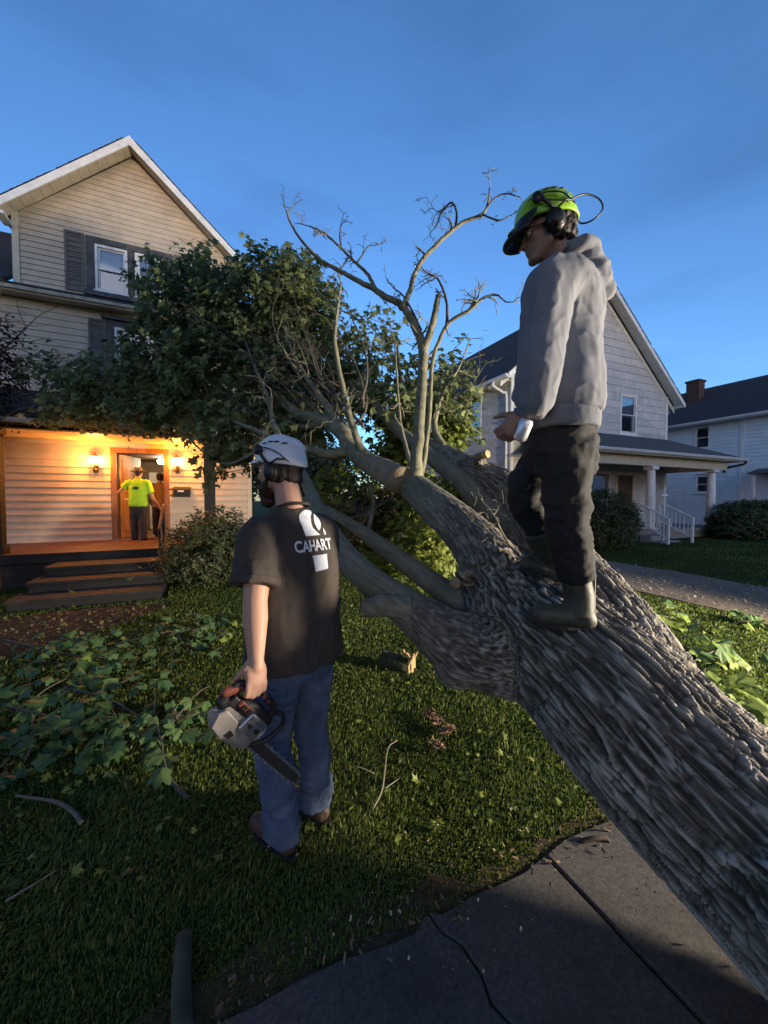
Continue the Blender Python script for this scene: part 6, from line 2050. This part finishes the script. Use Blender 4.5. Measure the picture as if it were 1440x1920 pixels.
sx = lambda v: v @ BW[:3, :3].T + BW[:3, 3]


def sawpart(mb, name, m, parent=None, smooth=False, bevel=0.0):
    return build(MB().add(sx(mb.verts()), mb.F), name, m, parent or saw, world=True, smooth=smooth, bevel=bevel)


def sawskin(mb, name, m, voxel=.004, sm=3, parent=None):
    v, f = remesh(mb, voxel, sm)
    return fast_mesh(name, sx(v), f, m, parent or saw, world=True, smooth=True)


# crankcase and covers
q = MB(); q.box(-.12, .075, -.035, .030, -.070, .030); q.ell((-.03, 0, -.045), (.115, .040, .050)); q.ell((.035, .0, -.035), (.06, .042, .052))
sawskin(q, 'crankcase', M['saw_white'])
q = MB(); q.prism([(-.135, .031, -.030), (-.115, .031, -.075), (-.050, .031, -.085), (-.015, .031, -.055), (-.045, .031, -.005), (-.12, .031, .0)], (0, .016, 0))
sc = sawpart(q, 'starter_cover', M['saw_white'], bevel=.005)
q = MB(); q.prism([(-.055, .045, -.066), (-.030, .045, -.066), (-.022, .045, -.045), (-.050, .045, -.040)], (0, .004, 0))
sawpart(q, 'cover_slot', M['saw_black'], sc)
# muffler with cooling fins and two ports
q = MB(); q.box(-.030, .062, .028, .050, -.022, .050)
mf = sawpart(q, 'muffler', M['saw_metal'], bevel=.005)
for i in range(6): sawpart(MB().box(-.028, .060, .050, .056, -.018 + i * .0112, -.0125 + i * .0112), 'fin', M['saw_metal'], mf)
for x in (-.006, .034): sawpart(MB().cyl((x, .050, .012), (x, .060, .012), .009, .009, 12), 'port', M['saw_black'], mf)
q = MB(); q.ell((.075, .02, .005), (.018, .026, .040)); sawskin(q, 'cylinder_cover', M['saw_metal'])
# black top housing, handle arch with its windows
q = MB(); q.cap((-.13, 0, .005), (-.02, 0, .055), .030, .028); q.cap((-.02, 0, .055), (.07, 0, .050), .028, .026); q.box(-.13, .06, -.034, .034, .015, .050)
sawskin(q, 'top_housing', M['saw_black'])
q = MB(); q.tube(spline([(-.15, 0, .035), (-.135, 0, .085), (-.08, 0, .108), (0, 0, .112), (.055, 0, .100), (.075, 0, .060)], 6), .014, 12)
hdl = sawpart(q, 'top_handle', M['saw_black'], smooth=True)
for x in (-.085, -.055, -.025, .005): sawpart(MB().box(x - .009, x + .009, .012, .0165, .100, .114), 'grip_pad', M['saw_orange'], hdl, bevel=.002)
q = MB(); q.cap((-.155, .0, .03), (-.125, .0, .075), .020, .018); sawskin(q, 'rear_cap', M['saw_orange'])
q = MB(); q.box(-.100, -.03, .030, .042, .030, .055); sawpart(q, 'fuel_panel', M['saw_orange'], bevel=.004)
for x in (-.075, -.045): sawpart(MB().cyl((x, .040, .042), (x, .048, .042), .010, .010, 10), 'filler_cap', M['saw_black'])
# front hand guard and side handle loop
q = MB(); q.tube(spline([(.075, -.055, .00), (.100, -.050, .075), (.112, 0, .105), (.108, .050, .080), (.092, .058, .010), (.075, .040, -.030)], 6), .010, 8)
sawpart(q, 'hand_guard', M['saw_black'], smooth=True)
# bar with its groove and the chain round it
q = MB(); pr = [(.06, -.030), (.38, -.026), (.415, -.018), (.428, 0), (.415, .018), (.38, .026), (.06, .030)]
q.prism([(x, -.004, z * .85 - .035) for x, z in pr], (0, .005, 0))
br = sawpart(q, 'guide_bar', M['bar_steel'])
q = MB(); loop = []
for t in np.linspace(.07, .395, 24): loop.append((t, .0265))
loop += [(.415, .018), (.430, 0), (.415, -.018)]
for t in np.linspace(.395, .07, 24): loop.append((t, -.0265))
for i, (x, z) in enumerate(loop):
    z = z * .87 - .035
    q.box(x - .0055, x + .0055, -.0055, .0035, z - .004, z + .004)
    if i % 3 == 0: q.box(x - .003, x + .005, -.0065, .0015, z + (.004 if z > -.035 else -.0075), z + (.0075 if z > -.035 else -.004))
sawpart(q, 'chain', M['saw_metal'], br)
for x, z in ((.062, -.028), (.085, -.040)): sawpart(MB().cyl((x, 0, z), (x, .012, z), .007, .007, 6), 'bar_nut', M['saw_metal'])

# ------------------------------------------------------------------ the man standing on the trunk
def tree_top(px, py, d):
    p = at(px, py, d); h = TREE_BVH.ray_cast(Vector((p[0], p[1], 3)), Vector((0, 0, -1)), 4)
    return np.array(h[0]) if h[0] else p


B2 = at(1068, 1185, 1.60)
K = Fig((B2[0], B2[1] + .02, B2[2]), (-.97, .22))
hood = thing('person', 'man in lime helmet, grey hoodie, black trousers and rubber boots standing on the trunk', 'person', K.b, 0)
bm_k = MB()
HK_o = at(1022, 436, 1.62)
HK, MK = head(bm_k, HK_o, K.f * .95 + K.l * .10 - Z3 * .22, Z3, .97)
NB = at(1055, 505, 1.64)
bm_k.chain([HK(0, -.03, -.05), NB], [.060, .066])
HIP = at(1052, 805, 1.64); CH = at(1060, 600, 1.66)
hz, cz = HIP[2] - K.b[2], CH[2] - K.b[2]
rel = lambda p: ((p - K.b) @ K.l, (p - K.b) @ K.f, p[2] - K.b[2])
hl_, hf_, _ = rel(HIP); cl_, cf_, _ = rel(CH); nl_, nf_, nz_ = rel(NB)
bm_k.rings(K.rings([(hl_, hf_, hz - .02, .13, .09), (cl_, cf_, cz - .15, .165, .11), (cl_, cf_, cz, .175, .11), (nl_, nf_, nz_ - .06, .17, .09), (nl_, nf_, nz_, .08, .065)]))
SL, EL_, WL = at(1030, 545, 1.47), at(1003, 690, 1.44), at(985, 778, 1.50)
HL_ = at(968, 815, 1.50)
SR2, ER2, WR2 = K(cl_ - .19, cf_ + .0, nz_ - .09), K(cl_ - .23, cf_ + .03, cz - .12), K(cl_ - .20, cf_ + .10, cz - .30)
bm_k.chain([SL, EL_], [.058, .046]); bm_k.chain([EL_, WL], [.046, .030])
bm_k.chain([SR2, ER2], [.058, .046]); bm_k.chain([ER2, WR2], [.046, .030])
hdk = HL_ - WL; hdk /= np.linalg.norm(hdk)
hand(bm_k, WL, hdk * .9 + K.f * .45, K.f * .5 - K.l * .9 - Z3 * .2, K.f + Z3 * .1, (.75, 1.0, .7), 1.05, spread=.6)
hand(bm_k, WR2, -Z3 + K.f * .2, K.l, K.f, (.4, .6, .4))
HPL, HPR = K(hl_ + .085, hf_, hz), K(hl_ - .085, hf_, hz)
KNL, ANL = at(1062, 965, 1.55), at(1086, 1120, 1.59)
KNR, ANR = at(985, 925, 1.78), at(1040, 1060, 1.86)
bm_k.chain([HPL - Z3 * .06, KNL, ANL], [.075, .052, .040]); bm_k.chain([HPR - Z3 * .06, KNR, ANR], [.075, .052, .040])
skin(bm_k, 'body', M['skin_dim'], hood, .0058, 3)
eyes(HK, hood, .97)
hb = MB(); hb.ell(HK(0, -.034, .010), (.086, .094, .080), MK); hb.ell(HK(0, -.075, -.045), (.066, .046, .055), MK)
for k in (-1, 1): hb.ell(HK(k * .068, -.03, -.03), (.022, .045, .048), MK)
skin(hb, 'hair', M['hair'], hood, .006, 2, cloth(.006, 40, (1, 1, .4)))
helk, onk = helmet(hood, lambda a, b, c: HK(a * .98, b * .98 - .006, c * 1.0 + .006), MK, 1.0, M['helmet_lime'])
# raised mesh visor, safety glasses and the cable loop
vs = MB()
tt = np.linspace(-1.15, 1.15, 15)
in_ = [HK(.112 * math.sin(x), .125 * math.cos(x), .055) for x in tt]
ou_ = [HK(.098 * math.sin(x), .03 + .138 * math.cos(x), .018 - .02 * math.cos(x)) for x in tt]
for i in range(14):
    dn = MK[:, 2] * -.010
    vs.hexa([in_[i] + dn, in_[i + 1] + dn, ou_[i + 1] + dn, ou_[i] + dn, in_[i], in_[i + 1], ou_[i + 1], ou_[i]])
build(vs, 'visor', M['black_plastic'], helk, world=True, smooth=False)
lip = MB().tube([HK(.098 * math.sin(x), .033 + .141 * math.cos(x), .012 - .022 * math.cos(x)) for x in tt], .011, 8)
build(lip, 'visor_rim', M['black_plastic'], helk, world=True, smooth=True)
gl_ = MB()
for k in (-1, 1): gl_.ell(HK(k * .034, .102, -.008), (.031, .008, .020), MK)
go = build(gl_, 'safety_glasses', glass_mat('yellow_lens', (.85, .75, .25), .6), hood, world=True, smooth=True)
build(MB().tube([HK(.075, .0, .0), HK(.068, .085, -.002), HK(.03, .112, .004), HK(-.03, .112, .004), HK(-.068, .085, -.002), HK(-.075, 0, .0)], .0028, 6), 'temple', M['black_plastic'], go, world=True, smooth=True)
lp = [HK(.100, .02, .075), at(1062, 375, 1.52), at(1095, 364, 1.54), at(1122, 372, 1.56), at(1130, 392, 1.57), at(1112, 412, 1.58), at(1088, 418, 1.60), HK(.06, -.112, .02)]
build(MB().tube(spline(lp, 6), .0036, 6), 'cable', M['black_plastic'], helk, world=True, smooth=True)
# hoodie
ho = MB()
LX = .0
ho.rings(K.rings([(hl_, hf_ - .005, hz + .055, .190, .142), (hl_, hf_ + .004, hz + .085, .203, .154), (hl_, hf_ + .006, hz + .13, .207, .157), (hl_ * .8, hf_ + .006, hz + .20, .202, .150), (cl_, cf_ + .015, cz - .10, .200, .145), (cl_, cf_ + .01, cz + .02, .205, .148), (nl_, nf_ + .0, nz_ - .14, .208, .145), (nl_, nf_ + .0, nz_ - .07, .175, .120), (nl_, nf_, nz_ - .01, .105, .092), (nl_, nf_ + .005, nz_ + .02, .085, .080)]))
ho.tube(spline([K(nl_ + .10, nf_, nz_ - .10), SL, SL * .5 + EL_ * .5 - K.f * .01, EL_ - K.f * .015, WL * .75 + EL_ * .25 - K.f * .01, WL * .97 + EL_ * .03], 5), np.interp(np.linspace(0, 1, 26), [0, .2, .4, .6, .8, 1], [.098, .096, .090, .085, .078, .058]), 22)
ho.tube(spline([K(nl_ - .10, nf_, nz_ - .10), SR2, SR2 * .5 + ER2 * .5, ER2, WR2 * .9 + ER2 * .1], 5), np.interp(np.linspace(0, 1, 21), [0, .25, .5, .75, 1], [.095, .09, .085, .08, .06]), 22)
# hood lying on the shoulders
NBk = K(nl_, nf_ - .06, nz_ + .01)
ho.ell(K(nl_, nf_ - .085, nz_ + .005), (.105, .075, .060), np.stack([K.l, K.f, Z3], 1))
ho.ell(K(nl_ + .01, nf_ - .125, nz_ - .055), (.085, .060, .085), np.stack([K.l, K.f, Z3], 1))
ho.ell(K(nl_ + .01, nf_ - .150, nz_ - .110), (.045, .045, .055), np.stack([K.l, K.f, Z3], 1))
a_ = np.linspace(-.35, np.pi + .35, 16)
ho.tube([K(nl_ + .100 * math.cos(x), nf_ - .03 - .085 * math.sin(x), nz_ + .028 + .022 * math.sin(x)) for x in a_], .032, 10)
hoodie = skin(ho, 'hoodie', M['hoodie'], hood, .0070, 3, cloth(.0080, 7.5, (1, 1, .40), 1.0, [
    (EL_, (.2, 0, 1), .10, .012, 42), (WL * .8 + EL_ * .2, (.3, 0, 1), .10, .013, 60), (K(hl_, hf_ - .1, hz + .06), (.2, .1, 1), .16, .013, 44), (K(cl_ + .15, cf_ - .06, cz + .05), (K.f[0], K.f[1], .5), .13, .012, 36), (K(cl_, cf_ - .15, cz - .05), (K.l[0], K.l[1], .3), .16, .009, 40), (K(nl_, nf_ - .12, nz_ - .06), (.4, 0, 1), .10, .010, 50)]))
build(MB().ell(at(1113, 514, 1.66), (.024, .022, .026)), 'hood_tip', M['hoodie'], hoodie, world=True, smooth=True)
wb = MB().rings(K.rings([(hl_, hf_ - .004, hz - .012, .184, .136), (hl_, hf_ - .0, hz - .002, .192, .143), (hl_, hf_ + .002, hz + .055, .195, .146), (hl_, hf_ + .002, hz + .075, .185, .14)]))
skin(wb, 'waistband', M['rib'], hood, .0085, 2, cloth(.003, 8))
cf = MB().tube([EL_ * .12 + WL * .88, WL + hdk * .012], [.050, .040], 20)
skin(cf, 'cuff', M['rib'], hood, .007, 2)
# trousers
pt = MB()
pt.rings(K.rings([(hl_, hf_, hz - .20, .150, .125), (hl_, hf_, hz - .10, .172, .140), (hl_, hf_, hz - .03, .165, .126), (hl_, hf_, hz + .04, .162, .122), (hl_, hf_, hz + .07, .158, .118)]))
for Hp, Kn, An, r in ((HPL, KNL, ANL, 1.0), (HPR, KNR, ANR, .96)):
    sh = Kn * .35 + An * .65
    pt.tube(spline([Hp - Z3 * .09, Hp * .5 + Kn * .5, Kn, Kn * .6 + An * .4, (An * .78 + Kn * .22) if r == 1.0 else (An * .60 + Kn * .40)], 5), np.interp(np.linspace(0, 1, 21), [0, .25, .5, .75, 1], [.103, .098, .087, .077, .070]) * r, 20)
trou = skin(pt, 'trousers', M['pants'], hood, .0085, 3, cloth(.0075, 9, (1, 1, 1.5), 4.0, [
    (KNL + K.f * -.06, (.2, 0, 1), .12, .013, 50), (KNR, (.2, 0, 1), .11, .012, 50), (ANL + Z3 * .15, (.2, 0, 1), .10, .010, 60), (K(hl_ + .05, hf_ - .1, hz - .2), (.5, .2, 1), .14, .010, 42)]))
# rubber boots, soles following the bark
for An, (tx, ty, td), (hx, hy, hd_) in ((ANL, (1000, 1168, 1.60), (1108, 1182, 1.58)), (ANR, (975, 1068, 1.86), (1050, 1098, 1.84))):
    toe, heel = at(tx, ty, td), at(hx, hy, hd_)
    d = toe - heel; Lb = np.linalg.norm(d); d /= Lb
    n_ = Z3 - d * (Z3 @ d); n_ /= np.linalg.norm(n_)
    bt = MB()
    bt.cap(heel + n_ * .042 + d * .03, heel + d * Lb * .55 + n_ * .046, .046, .046)
    bt.cap(heel + d * Lb * .5 + n_ * .046, toe - d * .025 + n_ * .042, .047, .044)
    top = An + (An - heel) * 0 + Z3 * .16
    top = (KNL if An is ANL else KNR) * .52 + An * .48
    bt.tube(spline([heel + n_ * .05 + d * .055, An + Z3 * .0, An * .6 + top * .4, top], 5), np.interp(np.linspace(0, 1, 16), [0, .33, .66, 1], [.056, .058, .058, .056] if An is ANL else [.056, .060, .074, .086]), 20)
    bo = skin(bt, 'rubber_boot', M['boot_olive'], hood, .0065, 3, cloth(.0025, 12))
    pl = []; q = np.cross(n_, d)
    for t in np.linspace(0, 2 * np.pi, 24)[:-1]:
        pl.append((heel + toe) / 2 + d * (Lb * .5 + .008) * math.cos(t) + q * .048 * math.sin(t) * (1 + .10 * math.cos(t)) - n_ * .004)
    build(MB().prism(pl, n_ * .018), 'sole', M['sole'], bo, world=True)
    # pale back seam
    ax = top - An
    build(MB().tube([heel - d * .012 + n_ * .03, An - d * .060, An * .5 + top * .5 - d * .074, top - d * .080], .0045, 6), 'seam', mat('boot_seam', (.15, .13, .08), .6) if 'boot_seam' not in bpy.data.materials else bpy.data.materials['boot_seam'], bo, world=True, smooth=True)
# can held in the hand
ca = at(981, 806, 1.475)
can = thing('can', 'small shiny silver can in the hand of the man on the trunk', 'can', ca, 0)
ax = np.array([.25, -.35, .9]); ax /= np.linalg.norm(ax)
cm = MB().tube([ca - ax * .043, ca - ax * .040, ca - ax * .034, ca + ax * .030, ca + ax * .036, ca + ax * .040], [.019, .022, .026, .026, .022, .021], 20)
build(cm, 'can_body', mat('bright_tin', (.75, .77, .80), .3, .05, metal=.5), can, world=True, smooth=True)

# ------------------------------------------------------------------ two men going in at the door
def bystander(base, fwd, h, label, shirt, pants, hat, arms, sleeve=.45, legs=0.10, seed=0):
    Q = Fig(base, fwd); s = h / 1.75
    t = thing('person', label, 'person', base, 0)
    b = MB()
    Hq, Mq = head(b, Q(0, .04 * s, 1.60 * s), Q.f - Z3 * .05, Z3, s)
    b.chain([Hq(0, -.03, -.05), Q(0, 0, 1.42 * s)], [.056, .06])
    b.rings(Q.rings([(0, 0, .86 * s, .15, .10), (0, 0, 1.1 * s, .155, .10), (0, 0, 1.3 * s, .165, .10), (0, 0, 1.42 * s, .12, .07)]))
    S_ = MB()
    S_.rings(Q.rings([(0, 0, .80 * s, .205, .145), (0, 0, 1.0 * s, .20, .14), (0, 0, 1.22 * s, .205, .135), (0, 0, 1.35 * s, .195, .115), (0, .0, 1.43 * s, .10, .08), (0, .01, 1.47 * s, .075, .07)]))
    for k, (el, wr) in zip((1, -1), arms):
        sh = Q(k * .185, 0, 1.36 * s); el, wr = Q(*el), Q(*wr)
        b.chain([sh, el], [.055, .044]); b.chain([el, wr], [.044, .029])
        dd = wr - el
        hand(b, wr, dd, -Q.l * k, Q.f, (.4, .5, .4), s)
        q = sh * (1 - sleeve * 1.5) + el * sleeve * 1.5 if sleeve < .6 else el
        S_.tube(spline([Q(k * .1, 0, 1.34 * s), sh, (sh + q) / 2, q], 4), [.088] * 4 + [.085] * 4 + [.083] * 4 + [.085], 16)
        if sleeve >= .6: S_.tube([el, el * .1 + wr * .9], [.075, .05], 14)
    P_ = MB(); P_.rings(Q.rings([(0, 0, .72 * s, .14, .11), (0, 0, .90 * s, .165, .125)]))
    for k in (1, -1):
        kn, an = Q(k * .10 + .01, .05 * k * (1 if legs else 0), .46 * s), Q(k * .11, legs * k, .08)
        b.chain([Q(k * .09, 0, .86 * s), kn, an], [.085, .056, .04])
        P_.tube(spline([Q(k * .085, 0, .84 * s), kn, an, an - Z3 * .03], 5), np.interp(np.linspace(0, 1, 16), [0, .4, .8, 1], [.108, .085, .078, .082]), 16)
        bo = MB(); g0 = np.array([an[0], an[1], base[2]])
        bo.cap(g0 - Q.f * .03 + Z3 * .045, g0 + Q.f * .16 + Z3 * .04, .043, .038); bo.cap(g0 + Z3 * .05, an + Z3 * .02, .045, .045)
        skin(bo, 'boot', M['boot_brown'], t, .010, 2)
    skin(b, 'body', M['skin'], t, .0085, 2)
    tee = skin(S_, 'shirt', shirt, t, .012, 2, cloth(.006, 8, (1, 1, .5), seed))
    skin(P_, 'trousers', pants, t, .012, 2, cloth(.008, 9, (1, 1, 1), seed))
    hb = MB(); hb.ell(Hq(0, -.03, .015), (.083, .092, .085), Mq); hb.ell(Hq(0, -.07, -.04), (.062, .04, .05), Mq)
    skin(hb, 'hair', M['hair'], t, .009, 2)
    ht = MB()
    if hat == 'brim':
        c = np.linspace(0, 2 * np.pi, 25)[:-1]
        lp_ = lambda r, z: [Hq(r * math.cos(x), -.005 + r * 1.12 * math.sin(x), z + .012 * math.cos(2 * x)) for x in c]
        ht.rings([lp_(.088, .032), lp_(.165, .028), lp_(.167, .035), lp_(.094, .045), lp_(.090, .085), lp_(.080, .120), lp_(.04, .128)])
        build(ht, 'hat', M['felt'], t, world=True, smooth=True)
    else:
        c = np.linspace(0, 2 * np.pi, 25)[:-1]
        lp_ = lambda r, z: [Hq(r * math.cos(x), -.008 + r * 1.18 * math.sin(x), z) for x in c]
        ht.rings([lp_(.088, .030), lp_(.090, .06), lp_(.078, .10), lp_(.05, .128), lp_(.01, .136)])
        cp = build(ht, 'cap', M['felt'], t, world=True, smooth=True)
        pk = MB().prism([Hq(.075 * math.sin(x), .095 + .075 * math.cos(x), .036) for x in np.linspace(-1.4, 1.4, 11)], Z3 * .006)
        build(pk, 'peak', M['felt'], cp, world=True)
    return t, Q, tee, s


yb = lot(-1.55, 10.92, .603)
yel, YQ, yt, ys = bystander(yb, EY + EX * .06, 1.78, 'man in hi-vis yellow t-shirt and brimmed hat stepping through the front door', M['hivis'], M['dark_pants'], 'brim',
                        (((.36, .10, 1.22), (.50, .26, 1.12)), ((-.30, .0, 1.02), (-.42, .06, .80))), legs=.10, seed=2)
v_, me_ = flat_shape([[(-.07, .0), (-.02, .035), (.05, .03), (.075, -.005), (.03, -.045), (-.04, -.04)]])
project_mesh(v_, me_, yt, mat('dark_green_print', (.02, .05, .03), .8), YQ(.03, -.10, 1.26), -YQ.l, Z3, bvh_of(yt), 'back_print', .006)
tb_ = lot(-1.17, 11.72, .603)
bystander(tb_, EY + EX * -.02, 1.70, 'man in tan shirt and cap walking into the lit hall ahead', M['tan_shirt'], M['dark_pants'], 'cap',
          (((.24, .02, 1.02), (.22, .16, .86)), ((-.24, .02, 1.02), (-.22, .16, .86))), sleeve=.62, legs=.06, seed=6)
